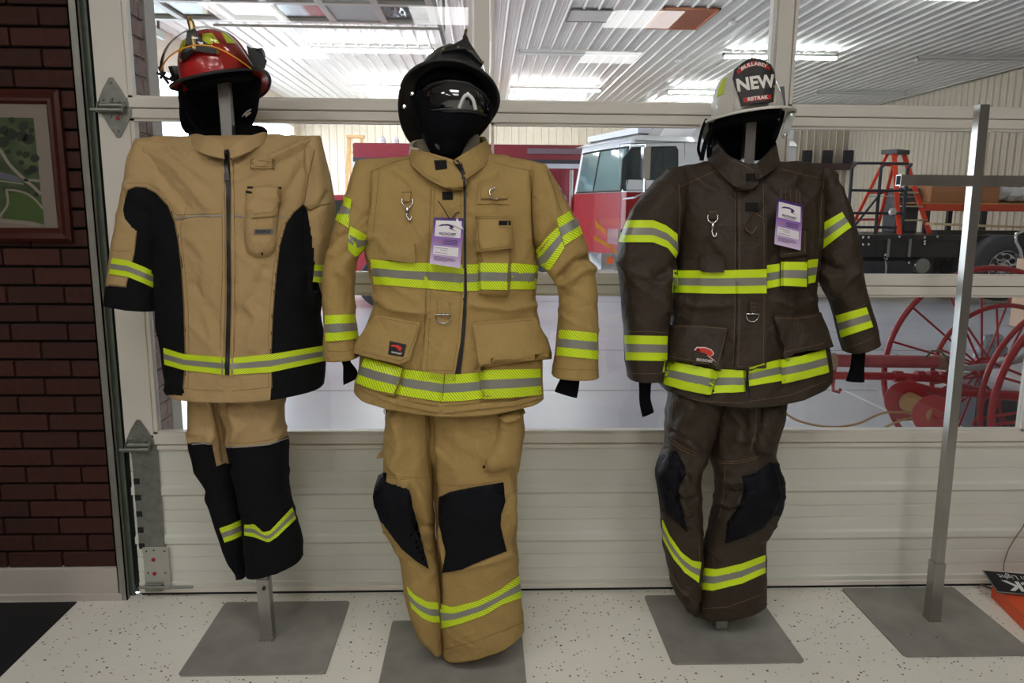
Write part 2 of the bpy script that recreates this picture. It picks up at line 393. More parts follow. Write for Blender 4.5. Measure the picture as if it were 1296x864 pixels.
# vertical track and angle beside the door
tr = tag(MB().box(-1.397, -1.366, -.036, -.030, 0, 3.05).box(-1.397, -1.393, -.036, .02, 0, 3.05).box(-1.370, -1.366, -.036, -.016, 0, 3.05).build('trim_2', mat('track_steel', srgb(158, 158, 150), .4, .5, nscale=20, namt=.1)), kind='structure')
tr = tag(MB().box(-1.392, -1.352, .0, .006, 0, 3.05).build('trim_3', M['galvdark']), kind='structure')
tag(MB().box(-1.40, -1.33, .03, .058, 0, 3.05).build('trim_4', M['blackgap']), kind='structure')  # dark strip painted in as the shade of the gap beside the track

# ---- bay shell: ribbed steel sheets
def ribsheet(name, L0, L1, pitch, f, m):
    """corrugated sheet: f(s, h, e) -> point, s along the sheet, h rib height, e = 0/1 the two ends"""
    V = []; F = []; s = L0; prof = []
    while s < L1:
        prof += [(s, 0), (s+pitch*.36, 0), (s+pitch*.39, .006), (s+pitch*.42, 0), (s+pitch*.64, 0), (s+pitch*.67, .006), (s+pitch*.70, 0), (s+pitch*.80, 0), (s+pitch*.87, .030), (s+pitch*.93, .030)]
        s += pitch
    for s, h in prof: s = min(s, L1); V += [f(s, h, 0), f(s, h, 1)]
    F = [(2*i, 2*i+1, 2*i+3, 2*i+2) for i in range(len(prof)-1)]
    return tag(mk(name, V, F, m), kind='structure')
HC = 4.5
ribsheet('ceiling_bay', -5.55, 11.3, .229, lambda s, h, e: (s, .36 if e == 0 else 21.0, HC-h), M['steelwhite'])
ribsheet('wall_bay_back', -5.55, 11.3, .229, lambda s, h, e: (s, 21.0-h, 0 if e == 0 else HC), M['wallsteel'])
ribsheet('wall_bay_right', .36, 21.0, .229, lambda s, h, e: (11.3-h, s, 0 if e == 0 else HC), M['wallsteel'])
slab('wall_bay_left', -5.65, -5.55, .36, 7.2, 0, HC, m=M['wallsteel'])
slab('wall_bay_left_pier', -5.65, -5.55, 13.6, 14.4, 0, HC, m=M['wallsteel'])
slab('wall_bay_left_header', -5.65, -5.55, 7.2, 21, 3.8, HC, m=M['wallsteel'])
slab('wall_bay_left_end', -5.65, -5.55, 20.4, 21, 0, 3.8, m=M['wallsteel'])
slab('roof_bay', -5.65, 11.4, 0.06, 21.1, HC+.01, HC+.12, m=M['wallsteel'])
slab('wall_bay_back_outer', -5.65, 11.4, 21.02, 21.1, 0, HC, m=M['wallsteel'])
slab('wall_bay_right_outer', 11.32, 11.4, 0.06, 21.1, 0, HC, m=M['wallsteel'])
slab('ground_outside', -30, -5.65, -6, 34, -.1, -.01, m=mat('driveway', srgb(190, 190, 188), .8))

# strip lights of the bay
tube_m = emis('lit_tube', (.94, .98, 1), BAY_TUBE); tube_off = mat('unlit_tube', srgb(232, 232, 228), .3); hous = mat('fixture_housing', srgb(228, 228, 224), .35)
cols = [(-3.2, -.93), (.67, 2.9), (4.57, 6.78), (8.34, 10.6)]
rowsY = [(8.0, 'nearest'), (12.25, 'second'), (16.7, 'third'), (19.25, 'farthest')]  # first row lies out of view, added and lit to brighten the bay
cname = ['left', 'middle-left', 'middle-right', 'right']
for ry, rn in rowsY:
    for ci, (x0, x1) in enumerate(cols):
        lit = (ry, ci) not in ((12.25, 1), (12.25, 3), (16.7, 3), (19.25, 3), (8.0, 3))
        e = empty('strip_light', ((x0+x1)/2, ry, HC-.12), '%s strip light under the ribbed bay ceiling, %s row, %s column' % ('lit' if lit else 'unlit', rn, cname[ci]), 'light', 'strip lights on the bay ceiling')
        MB().box(x0, x1, ry-.055, ry+.055, HC-.10, HC-.05, .004).build('housing', hous, e)
        for dy in (-.035, .035):
            MB().cyl((x0+.02, ry+dy, HC-.122), (x1-.02, ry+dy, HC-.122), .018, 10).build('tube', tube_m if lit else tube_off, e)
        for x in (x0, x1-.02): MB().box(x, x+.02, ry-.055, ry+.055, HC-.145, HC-.05).build('end_cap', hous, e)
# wooden ceiling hatch and a closed hatch frame
a = PZ(822, 31, HC-.03); b = PZ(897, 15, HC-.03)
hx0, hx1, hy0, hy1 = a[0]-.02, a[0]+.85, b[1]-.2, a[1]+.25
wd = mat('hatch_plywood', srgb(168, 92, 62), .7, nscale=8, namt=.2, stretch=(1, 6, 1))
e = empty('ceiling_hatch', ((hx0+hx1)/2, (hy0+hy1)/2, HC-.05), 'open brown plywood lined hatch in the white ribbed bay ceiling', 'hatch')
MB().box(hx0, hx1, hy0, hy1, HC-.032, HC-.026).build('panel', wd, e)
fr = MB().box(hx0, hx0+.03, hy0, hy1, HC-.05, HC-.02).box(hx1-.03, hx1, hy0, hy1, HC-.05, HC-.02).box(hx0, hx1, hy0, hy0+.03, HC-.05, HC-.02).box(hx0, hx1, hy1-.03, hy1, HC-.05, HC-.02)
fr.build('frame', mat('hatch_frame_wood', srgb(190, 120, 88), .7), e)
c = PZ(748, 20, HC-.03)
e = empty('access_panel', (c[0], c[1], HC-.05), 'square white access panel with dark outline in the bay ceiling', 'panel')
MB().box(c[0]-.36, c[0]+.36, c[1]-.36, c[1]+.36, HC-.035, HC-.03).build('panel', M['steelwhite'], e)
q = MB()
for d in (-.36, .35): q.box(c[0]+d, c[0]+d+.012, c[1]-.36, c[1]+.36, HC-.045, HC-.03); q.box(c[0]-.36, c[0]+.36, c[1]+d, c[1]+d+.012, HC-.045, HC-.03)
q.build('frame', mat('panel_edge', srgb(120, 120, 118), .6), e)
for (u, v, lab) in [(928, 29, 'white round ceiling detector nearer the middle mullion'), (858, 77, 'small white round ceiling detector beyond the hatch')]:
    c = PZ(u, v, HC-.04); tag(MB().lathe([(.07, 0), (.07, .03), (.045, .05), (.0, .055)], (c[0], c[1], HC-.025), (0, 0, -1), 16).build('ceiling_detector', hous), lab, 'detector')

# raised glazed overhead door parked under the ceiling
zr = 3.05; xa, xb = -2.98, -.42; ya, yb = .55, 4.12
e = empty('raised_door', ((xa+xb)/2, (ya+yb)/2, zr), 'glazed overhead door raised flat under the bay ceiling, upper left', 'door')
wf = M['doorwhite']
for k, x in enumerate(np.linspace(xa, xb, 7)): MB().box(x-.03, x+.03, ya, yb, zr, zr+.045, .003).build('stile', wf, e)
for y in np.linspace(ya, yb, 7): MB().box(xa, xb, y-.035, y+.035, zr-.002, zr+.047, .003).build('rail', wf, e)
xs = np.linspace(xa, xb, 7); ys = np.linspace(ya, yb, 7)
gl = mat('insulated_panel', srgb(220, 220, 216), .5)
for i in range(6):
    for k in range(6):
        if i == 4: MB().box(xs[i]+.03, xs[i+1]-.03, ys[k]+.03, ys[k+1]-.03, zr+.015, zr+.03).build('solid_panel', gl, e)
        else: MB().box(xs[i]+.03, xs[i+1]-.03, ys[k]+.03, ys[k+1]-.03, zr+.02, zr+.024).build('pane', M['glass'], e)
MB().box(xb+.03, xb+.06, .4, 4.9, zr-.01, zr+.06).box(xa-.06, xa-.03, .4, 4.9, zr-.01, zr+.06).build('track', M['galv'], e)
q = MB()
for x in (xa-.045, xb+.045):
    for y in (1.5, 4.8): q.box(x-.012, x+.012, y-.012, y+.012, zr+.05, HC)
q.build('hanger', M['galv'], e)
q = MB().box(xa+.2, xb, 5.565, 5.59, 3.32, 3.345)
for x in (xa+.3, xb-.05): q.box(x-.012, x+.012, 5.568, 5.592, 3.36, HC)
tag(q.build('hanging_rail', M['doorwhite']), 'long thin steel rail hung across the bay behind the raised door', 'rail')
# curved conduit and dark junction by the left jamb
pts = [(-1.62, .5, 0.1), (-1.62, .5, 1.9)]+[(-1.62+.28*(1-math.cos(t)), .5, 1.9+.28*math.sin(t)) for t in np.linspace(.2, PI/2, 7)]+[(-1.1, .5, 2.19)]
# overhead ribbed office ceiling lamps in the showroom (reflected in the goggles)
pan = emis('troffer_diffuser', (1, .985, .965), ROOM_PANEL); grid = mat('troffer_frame', srgb(220, 220, 215), .5)
rn = ['nearest the door', 'in the second row from the door', 'in the third row from the door']
for i, y in enumerate((-2.1, -3.7, -5.3)):
    for k, x in enumerate((-1.9, -.3, 1.3)):
        e = empty('ceiling_panel_light', (x, y, 3.03), 'white troffer light on the showroom ceiling, %s, %s' % (rn[i], ('left', 'middle', 'right')[k]), 'light', 'troffers on the showroom ceiling')
        MB().box(x-.31, x+.31, y-.31, y+.31, 3.030, 3.049).build('frame', grid, e)
        MB().box(x-.28, x+.28, y-.28, y+.28, 3.024, 3.0295).build('diffuser', pan, e)
# ================================================================== THE BAY'S CONTENTS
red = mat('engine_red_paint', srgb(142, 8, 22), .35, coat=.15, nscale=2, namt=.04)
wht = mat('engine_white_paint', srgb(236, 238, 240), .25, coat=.5)
chrome = mat('chrome', (.75, .76, .78), .12, 1.0)
dkglass = mat('vehicle_window', (.03, .045, .05), .06, coat=.5)
tealglass = mat('windshield_glass', srgb(88, 120, 122), .08, coat=.4)
rubber = mat('tyre_rubber', (.050, .052, .062), .7, nscale=30, namt=.2)
blk = mat('black_chassis_paint', (.015, .015, .018), .4)
steel_dk = mat('dark_tube_steel', srgb(44, 46, 56), .5, .3)
gold = mat('gold_decal', srgb(240, 170, 60), .4)

class Frame2:
    """a vertical plane standing in the bay: origin, horizontal axis a, inward normal n"""
    def __init__(s, o, a): s.o = np.array(o, float); s.a = np.array(a, float)/np.linalg.norm(a); s.n = np.array([-s.a[1], s.a[0], 0])
    def at(s, a, z, d=0): return s.o+s.a*a+s.n*d+np.array([0, 0, z])
    def px(s, u, v):
        r = ray(u, v); t = ((s.o-CPOS)@s.n)/(r@s.n); p = CPOS+r*t-s.o; return (p@s.a, p[2])
    def poly(s, mb, pts, d0, d1, px=True):
        P = [s.px(*p) for p in pts] if px else pts
        return mb.prism(P, lambda a, z: s.at(a, z, d0), lambda a, z: s.at(a, z, d1))
def wheel(name, c, R, w, ax, parent, rimm, rimr):
    ax = np.array(ax, float)/np.linalg.norm(ax); c = np.array(c, float)
    t = MB().lathe([(R*.55, 0), (R*.93, 0), (R*.985, w*.08), (R, w*.18), (R, w*.82), (R*.985, w*.92), (R*.93, w), (R*.55, w), (R*.53, w*.5), (R*.55, 0)], c-ax*w/2, ax, 40, cap=False).build(name, rubber, parent, smooth='auto')
    MB().lathe([(rimr, -.01), (rimr*.97, -.012), (rimr*.86, .05), (rimr*.45, .09), (rimr*.36, .02), (rimr*.2, -.03), (.001, -.035)], c-ax*w/2, ax, 40, cap=False).build('rim', rimm, t, smooth='auto')
    u = np.cross(ax, (0, 0, 1.)); u /= np.linalg.norm(u); q = MB(); hh = MB()
    for k in range(10):
        a = 2*PI*k/10; d = math.cos(a)*u+math.sin(a)*np.array([0, 0, 1.])
        q.cyl(c-ax*(w/2+.0)+d*rimr*.38, c-ax*(w/2+.02)+d*rimr*.38, .014, 6)
        hh.cyl(c-ax*(w/2-.062)+d*rimr*.66, c-ax*(w/2-.058+.012)+d*rimr*.66, rimr*.15, 10)
    q.build('lug_nut', rimm, t); hh.build('hand_hole', blk, t)
    return t

# ---- white over red fire engine cab
c0 = PY(787, 345, 11); side = Frame2((c0[0], 11, 0), (.956, .29, 0)); front = Frame2((c0[0], 11, 0), (-.29, .956, 0))
eng = empty('fire_engine', (side.at(1.8, 0, 1.2)), 'white over red fire engine cab standing between the tan and brown coats', 'truck')
zb = side.px(787, 343)[1]; zbelt = side.px(790, 243)[1]; zt = side.px(790, 176)[1]; LEN = 3.7; WID = 2.35
def body(mb, z0, z1, ins=0.0, rake=0.0):
    pts0 = [(.04, 0), (LEN, 0), (LEN, WID), (.04, WID), (0, WID-.12), (-.03, WID/2), (0, .10)]
    pts1 = [(.04+rake, ins), (LEN, ins), (LEN, WID-ins), (.04+rake, WID-ins), (rake, WID-.12), (-.03+rake, WID/2), (rake, .10)]
    f = lambda p, z: side.at(p[0], z, p[1]); n = len(pts0)
    V = [f(p, z0) for p in pts0]+[f(p, z1) for p in pts1]
    return mb.add(V, [tuple(range(n-1, -1, -1)), tuple(range(n, 2*n))]+[(i, (i+1) % n, n+(i+1) % n, n+i) for i in range(n)])
MBs = MB(); body(MBs, zb, zbelt); MBs.build('lower_body', red, eng)
MBs = MB(); body(MBs, zbelt, zt, .05, .16); MBs.build('upper_cab', wht, eng)
MBs = MB(); body(MBs, zt, zt+.10, .12, .32); MBs.build('roof', wht, eng)
q = MB(); side.poly(q, [(1.3, zt), (1.75, zt+.52), (LEN, zt+.52), (LEN, zt)], .15, WID-.15, px=False); q.build('raised_roof', wht, eng)
# door window, door outline
wpx = [(789, 201), (800, 187), (856, 185.5), (858, 190), (858, 210), (846, 226), (832, 240), (790, 240.5), (787, 236)]
q = MB(); side.poly(q, wpx, .012, .05); 
o = q.build('door_window', dkglass, eng)
def outline(frame, pts, m, name, parent, r=.018, d=.0):
    P = [frame.at(*frame.px(*p), d) for p in pts]; return MB().tube(P, r, 6, closed=True).build(name, m, parent)
outline(side, wpx, blk, 'window_seal', o, .016, .015)
outline(side, [(786, 182), (800, 181), (868, 180), (868, 330), (786, 330)], mat('door_gap', srgb(150, 150, 155), .6), 'door_gap', eng, .008, .04)
# windshield wraps the front corner
fz = lambda z: z
zw0 = side.px(770, 243)[1]+.03; zw1 = zt-.12
q = MB(); P = [(-.06, .1), (-.07, WID/2), (-.04, WID-.3)]
V = []
pth = [(-.01, .14), (-.03, .24), (-.055, .7), (-.07, WID/2), (-.055, WID-.7), (-.01, WID-.25)]
for (a, b) in pth: V += [side.at(a, zw0, b), side.at(a+.14, zw1, b+.02)]
F = [(2*i, 2*i+1, 2*i+3, 2*i+2) for i in range(len(pth)-1)]
o = mk('windshield', V, F, tealglass, eng)
MB().tube([V[0], V[1]], .022, 6).tube([V[6], V[7]], .02, 6).tube([V[i] for i in range(0, len(V), 2)], .02, 6).tube([V[i] for i in range(1, len(V), 2)], .02, 6).build('windshield_seal', blk, o)
# light bar
q = MB(); q.obox(side.at(.42, zt+.18, WID/2), side.n, side.a, (0, 0, 1), WID/2-.1, .14, .055); lb = q.build('light_bar', mat('light_bar_lens', srgb(225, 228, 235), .2, coat=.5), eng)
MB().obox(side.at(.42, zt+.11, WID/2), side.n, side.a, (0, 0, 1), WID/2-.15, .10, .02).build('light_bar_base', blk, lb)
q = MB(); side.poly(q, [(.5, zt+.10), (.9, zt+.55), (1.05, zt+.55), (.72, zt+.10)], .10, .22, px=False); q.build('roof_brace', wht, eng)
# mirror
q = MB(); P = [side.px(803, 190), side.px(803, 225)]
mc = side.at(side.px(806, 205)[0], (P[0][1]+P[1][1])/2, -.32)
MB().obox(mc, side.a, side.n, (0, 0, 1), .07, .05, .27).build('mirror', chrome, eng)
MB().tube([side.at(-.02, zbelt-.12, -.02), side.at(.05, zbelt-.1, -.3), mc+[0, 0, -.5], mc+[0, 0, .32], side.at(.1, zt-.1, 0)], .022, 8).build('mirror_arm', chrome, eng)
# decals, handle, bumper, lights
for pts in ([(754, 279), (766, 291), (766, 296), (754, 287)], [(752, 298), (774, 311), (774, 315), (752, 303)], [(774, 313), (790, 325), (790, 328), (774, 317)]):
    q = MB(); side.poly(q, pts, -.004, .002); q.build('gold_stripe', gold, eng)
q = MB(); a, z = side.px(770, 292); q.obox(side.at(.25, z, -.02), side.a, side.n, (0, 0, 1), .07, .02, .018); q.build('door_handle', chrome, eng)
MB().obox(side.at(-.22, zb+.18, WID/2), side.n, side.a, (0, 0, 1), WID/2, .2, .15).build('bumper', chrome, eng)
MB().obox(side.at(-.03, zb+.62, .3), side.n, side.a, (0, 0, 1), .22, .03, .14).build('headlight_bezel', chrome, eng)
MB().obox(side.at(-.25, zb+.2, -.005), side.a, side.n, (0, 0, 1), .06, .01, .06).build('marker_light', mat('amber_lens', srgb(255, 120, 60), .3), eng)
MB().obox(side.at(.2, zb+.2, -.01), side.a, side.n, (0, 0, 1), .05, .01, .05).build('marker_light', bpy.data.materials['amber_lens'], eng)
MB().obox(side.at(2.2, .5, WID/2), side.a, side.n, (0, 0, 1), 1.6, WID/2-.3, .2).build('chassis', blk, eng)
for a in (1.55, 3.0): wheel('wheel', side.at(a, .5, .16), .5, .32, side.n, eng, chrome, .28); wheel('wheel', side.at(a, .5, WID-.16), .5, .32, -side.n, eng, chrome, .28)

# ---- long red truck body parked across the bay
X0, X1, Y0 = -2.95, 2.75, 15.0
rt = empty('ladder_truck', ((X0+X1)/2, Y0+1.2, 0), 'long dark red truck with grey side stripe parked across the bay behind the white cab', 'truck')
red2 = mat('truck_red_paint', srgb(122, 18, 38), .35, coat=.2); ztop = PY(680, 183, Y0)[2]
MB().box(X0, X1, Y0, Y0+2.4, .55, ztop, .03).build('body', red2, rt)
z1, z2, z3, z4 = [PY(680, v, Y0)[2] for v in (202, 207, 213, 190)]
MB().box(X0, X1, Y0-.03, Y0, z2-.0, z1).build('dark_stripe', steel_dk, rt)
MB().box(X0, X1, Y0-.04, Y0, z3, z2).build('silver_stripe', mat('silver_trim', srgb(200, 205, 215), .35, .5), rt)
MB().box(1.0, X1-.1, Y0-.06, Y0, z4-.09, z4+.04, .01).build('side_rail', mat('rail_grey', srgb(120, 100, 110), .4, .4), rt)
for k in range(6):
    x = X0+.12+k*.93; MB().box(x, x+.86, Y0-.02, Y0, .8, z3-.08, .008).build('locker_door', red2, rt)
MB().box(X0+.2, X1-.2, Y0+.3, Y0+2.1, .35, .58).build('chassis', blk, rt)
for x in (X0+1.0, X1-1.2, X1-2.4): wheel('wheel', (x, Y0+.18, .5), .5, .3, (0, 1, 0), rt, chrome, .28)
for x in (X0+.6, X0+.9): MB().lathe([(.09, 0), (.09, .12), (.05, .18)], (x, Y0+.5, ztop), n=14).build('beacon', wht, rt)
MB().tube([(2.0, Y0-.3, 1.35), (2.0, Y0-.3, z3-.05)], .05, 8).build('grab_pole', chrome, rt)

# ---- red pickup at the far left
px0 = -3.0; pf = Frame2((px0, 8.6, 0), (1, 0, 0))
pk = empty('pickup_truck', (-2.0, 9.4, 0), 'pale red pickup glimpsed between the two tan coats', 'truck')
pr = mat('pickup_red_paint', srgb(214, 70, 92), .3, coat=.5)
prof_ = [(0, .5), (0, 1.05), (.9, 1.12), (1.25, 1.65), (2.1, 1.68), (2.35, 1.15), (3.0, 1.1), (3.0, .5)]
prof_ = [(x-1.0, z) for x, z in prof_]
q = MB(); pf.poly(q, prof_, 0, 1.75, px=False); q.build('body', pr, pk)
q = MB(); pf.poly(q, [(.02, 1.15), (.3, 1.58), (1.05, 1.6), (1.25, 1.16)], -.01, .02, px=False); q.build('window', dkglass, pk)
for x in (-.45, 1.5): wheel('wheel', pf.at(x, .38, .1), .38, .24, (0, 1, 0), pk, chrome, .22)
q = MB(); q.box(px0-1, px0+2.0, 8.57, 8.62, .42, .55); q.build('running_board', chrome, pk)

# ---- wooden stepladder by the back wall
def stepladder(name, base, H, wb, wt, dep, m, mstep, label, nst, yaw=0):
    e = empty(name, base, label, 'ladder'); b = np.array(base, float)
    c, s_ = math.cos(yaw), math.sin(yaw); T = lambda x, y, z: b+np.array([c*x-s_*y, s_*x+c*y, z])
    for sx in (-1, 1):
        MB().bar(T(sx*wb/2, -dep/2, 0), T(sx*wt/2, -.06, H-.04), .075, .03, up=(0, 1, 0)).build('front_rail', m, e)
        MB().bar(T(sx*wb/2*.9, dep/2, 0), T(sx*wt/2*.9, .06, H-.04), .05, .03, up=(0, 1, 0)).build('rear_rail', m, e)
    for k in range(1, nst+1):
        t = k/(nst+1); w = wb+(wt-wb)*t
        MB().obox(T(0, -dep/2+(dep/2-.06)*t, H*t), T(1, 0, 0)-T(0, 0, 0), T(0, 1, 0)-T(0, 0, 0), (0, 0, 1), w/2-.02, .045, .014).build('step', mstep, e)
        if k % 2: MB().obox(T(0, dep/2-(dep/2-.06)*t, H*t), T(1, 0, 0)-T(0, 0, 0), T(0, 1, 0)-T(0, 0, 0), (0, 0, 1), (w/2-.02)*.9, .012, .018).build('rear_brace', m, e)
    MB().obox(T(0, 0, H-.02), T(1, 0, 0)-T(0, 0, 0), T(0, 1, 0)-T(0, 0, 0), (0, 0, 1), wt/2+.05, .14, .035).build('top_cap', blk if m.name != 'ladder_wood' else m, e)
    for sx in (-1, 1):
        P = [T(sx*(wb+(wt-wb)*.45)/2, -dep/2+(dep/2-.06)*.45, H*.45), T(sx*(wb+(wt-wb)*.45)/2*.9, dep/2-(dep/2-.06)*.45, H*.45)]
        MB().tube(P, .008, 6).build('spreader', M['galv'], e)
    return e
lw = mat('ladder_wood', srgb(196, 160, 110), .6, nscale=10, namt=.15)
b = PY(450, 172, 17.6); stepladder('wooden_stepladder', (b[0], 17.6, 0), b[2], .62, .34, 1.1, lw, lw, 'tan wooden stepladder against the back wall of the bay', 7)

# ---- flatbed truck on the right
FY = 9.5
def P_(u, v, Y=FY): return PY(u, v, Y)
zf = P_(1100, 297)[2]; xl = 5.2; xr = 10.9
fb = empty('flatbed_truck', (7.6, FY+1.1, 0), 'black flatbed truck chassis with chrome wheel parked right of the brown coat', 'truck')
MB().box(xl, xr, FY-.0, FY+1.9, zf-.09, zf, .01).build('bed', blk, fb)
MB().box(xl, xr, FY+.02, FY+.12, zf-.36, zf-.09).box(xl, xr, FY+1.75, FY+1.85, zf-.36, zf-.09).build('frame_rail', blk, fb)
MB().box(xl+.2, xr, FY+.6, FY+1.6, .42, zf-.3).build('under_frame', blk, fb)
wc = P_(1257, 335)
for x, kk in ((wc[0]+.05, 0), (wc[0]+1.25, 0)):
    wheel('wheel', (x, FY-.08, .60), .54, .29, (0, 1, 0), fb, chrome, .285); wheel('wheel', (x, FY+.26, .60), .54, .29, (0, 1, 0), fb, chrome, .285)
wheel('spare_wheel', (wc[0]-.52, FY+.5, .56), .53, .3, (0, 1, 0), fb, blk, .3)
MB().tube([(5.3, FY+.25, .55), (7.1, FY+.25, .55)], .24, 20).build('air_tank', mat('tank_dark_grey', srgb(52, 56, 66), .35, .4), fb)
q = MB(); 
for x in (5.75, 6.65): q.ring((x, FY+.25, .55), .247, .014, (1, 0, 0), 24, 6)
q.build('tank_strap', M['galv'], fb)
MB().box(5.1, 5.9, FY+.05, FY+.3, .74, zf-.4, .02).build('tool_box', mat('tool_box_grey', srgb(58, 60, 68), .5), fb)
MB().cyl((7.25, FY-.02, .62), (7.25, FY+.2, .62), .12, 20).build('air_canister', M['galv'], fb)
bolts = MB()
for (u, v) in [(1085, 298), (1092, 298), (1099, 298), (1085, 307), (1092, 307), (1099, 307), (1138, 297), (1170, 298), (1170, 303), (1170, 306), (1186, 297), (1120, 320), (1122, 325), (1150, 330), (1158, 333)]:
    p = P_(u, v); bolts.lathe([(.022, 0), (.022, .02), (.01, .03)], (p[0], FY-.0, p[2]-.03), (0, -1, 0), 8)
tag(bolts.build('bolt', chrome, fb), kind='stuff')
for u in (1124, 1151): 
    p = P_(u, 312); MB().box(p[0]-.02, p[0]+.02, FY-.02, FY, p[2]-.17, p[2]+.13, .006).build('strap_bracket', M['galv'], fb)
# headache rack
rk = MB(); a = P_(1082, 302); b2 = P_(1125, 205); r_ = .028
x0, x1 = P_(1083, 290)[0], P_(1120, 290)[0]; zt_ = P_(1100, 205)[2]
for x in (x0, x1, x1+.45): rk.tube([(x, FY+.3, zf), (x, FY+.3, zt_-.08), (x+.06, FY+.3, zt_)], r_, 8)
for z in (zt_, zf+(zt_-zf)*.62, zf+(zt_-zf)*.3, zf+(zt_-zf)*.1): rk.tube([(x0, FY+.3, z), (x1+.45, FY+.3, z)], r_*.8, 8)
rk.tube([(x0+.1, FY+.3, zf+.1), (x0+.55, FY+.3, zf+(zt_-zf)*.62)], r_*.7, 8)
rk.build('headache_rack', steel_dk, fb)
MB().lathe([(.05, 0), (.07, .04), (.05, .07)], P_(1124, 268)-np.array([0, .1, 0]), (0, -1, 0), 14).build('work_lamp', chrome, fb)
# orange stepladder standing on the bed
orange = mat('orange_fibreglass', srgb(226, 62, 34), .4)
b = P_(1143, 190, FY+.7); base = P_(1137, 297, FY+.5)
stepladder('orange_stepladder', (b[0]-.02, FY+.9, zf), b[2]-zf, .95, .30, .95, orange, mat('ladder_step_aluminium', srgb(200, 190, 165), .4, .4), 'orange fibreglass stepladder standing on the black flatbed', 5, yaw=.55)
# load on the bed
card = mat('cardboard', srgb(170, 116, 76), .8, nscale=6, namt=.1); wood = mat('pallet_wood', srgb(196, 150, 92), .7, nscale=8, namt=.2, stretch=(1, 6, 6))
ply = mat('plank_wood', srgb(214, 190, 150), .7, nscale=8, namt=.12, stretch=(.5, 6, 6))
def at_(u0, v0, u1, v1, Y, dep, name, m, label, cat, **k):
    p = PY(u0, v0, Y); q_ = PY(u1, v1, Y); q_[2] = zs+.088; return tag(MB().box(p[0], q_[0], Y, Y+dep, q_[2], p[2], .008).build(name, m), label, cat)
zs = P_(1200, 262)[2]
sh = empty('loading_rack', (8.6, FY+1.6, zf), 'steel rack with red and orange rail standing on the flatbed, right', 'rack')
xa_ = P_(1172, 262, FY+.9)[0]
MB().box(xa_, 10.8, FY+.9, FY+.98, zs-.06, zs+.06, .004).build('front_rail', mat('rack_rail_orange', srgb(206, 70, 40), .45), sh)
MB().box(xa_, 10.8, FY+1.9, FY+1.98, zs-.06, zs+.06, .004).build('rear_rail', bpy.data.materials['rack_rail_orange'], sh)
for x in (xa_+.05, P_(1263, 262)[0]+.4, 10.7):
    for y in (FY+.94, FY+1.94): MB().box(x-.04, x+.04, y-.04, y+.04, zf, zs-.06).build('upright', steel_dk, sh)
for k in range(5):
    MB().box(xa_-.2+.0, 10.7, FY+.92+k*.2, FY+1.08+k*.2, zs+.06, zs+.085, .003).build('deck_board', wood, sh)
at_(1180, 232, 1222, 258, FY+1.1, .8, 'cardboard_box', card, 'long flat brown cardboard carton left on the rack beside the pole', 'box')
at_(1232, 231, 1263, 258, FY+1.0, .8, 'cardboard_box', card, 'square brown cardboard carton on the rack right of the pole', 'box')
at_(1264, 233, 1300, 250, FY+1.55, .35, 'cardboard_box', mat('dark_cardboard', srgb(120, 84, 62), .8), 'dark cardboard carton behind the white bundle', 'box')
q = MB(); p = PY(1275, 252, FY+1.0)
rg = np.random.RandomState(4)
for k in range(5):
    q.lathe([(.0, -.14), (.12, -.11), (.2, 0), (.13, .1), (.0, .13)], (p[0]+k*.2, FY+1.15+rg.uniform(-.05, .05), zs+.24+rg.uniform(0, .03)), (rg.uniform(-.3, .3), rg.uniform(-.2, .2), 1), 14)
tag(q.build('plastic_bundle', mat('white_plastic_sheet', srgb(222, 224, 230), .35), smooth='auto'), 'white plastic wrapped bundle lying on the orange rack', 'bundle')
p0 = P_(1200, 285, FY+.2); tag(MB().obox((p0[0]+1.1, FY+.40, zf+.14), (1, 0, -.03), (0, 1, 0), (.03, 0, 1), 1.3, .12, .02).build('wooden_plank', ply), 'long pale wooden plank lying on the flatbed edge behind the pole', 'plank')
q = MB().box(p0[0]-.1, p0[0]+2.2, FY+.3, FY+.5, zf, zf+.075); tag(q.build('timber_block', mat('dark_timber', srgb(50, 44, 40), .8)), 'dark timber supporting the pale plank on the flatbed', 'timber')
tag(MB().box(P_(1134, 250, FY+1.4)[0], P_(1162, 250, FY+1.4)[0], FY+1.35, FY+1.8, zf+.001, P_(1150, 238, FY+1.6)[2], .02).build('equipment_case', mat('grey_case', srgb(84, 86, 92), .6, nscale=6, namt=.3)), 'dark grey equipment case on the flatbed behind the orange ladder', 'case')

# brown steel beam with hooks on the back wall
y_ = 20.6; a = PY(1000, 209, y_); b = PY(1196, 209, y_)
e = empty('wall_beam', ((a[0]+b[0])/2, y_, a[2]), 'dark brown steel beam with upright hooks along the back wall', 'beam')
MB().box(a[0]-.8, b[0]-.5, y_-.06, y_+.3, a[2]-.11, a[2]+.07, .01).build('beam', mat('brown_beam_paint', srgb(72, 48, 50), .6), e)
for u in (1022, 1048, 1074, 1100):
    p = PY(u, 197, y_); MB().box(p[0]-.13, p[0]+.13, y_-.04, y_+.1, a[2]+.07, p[2]+.16, .01).build('hook', steel_dk, e)

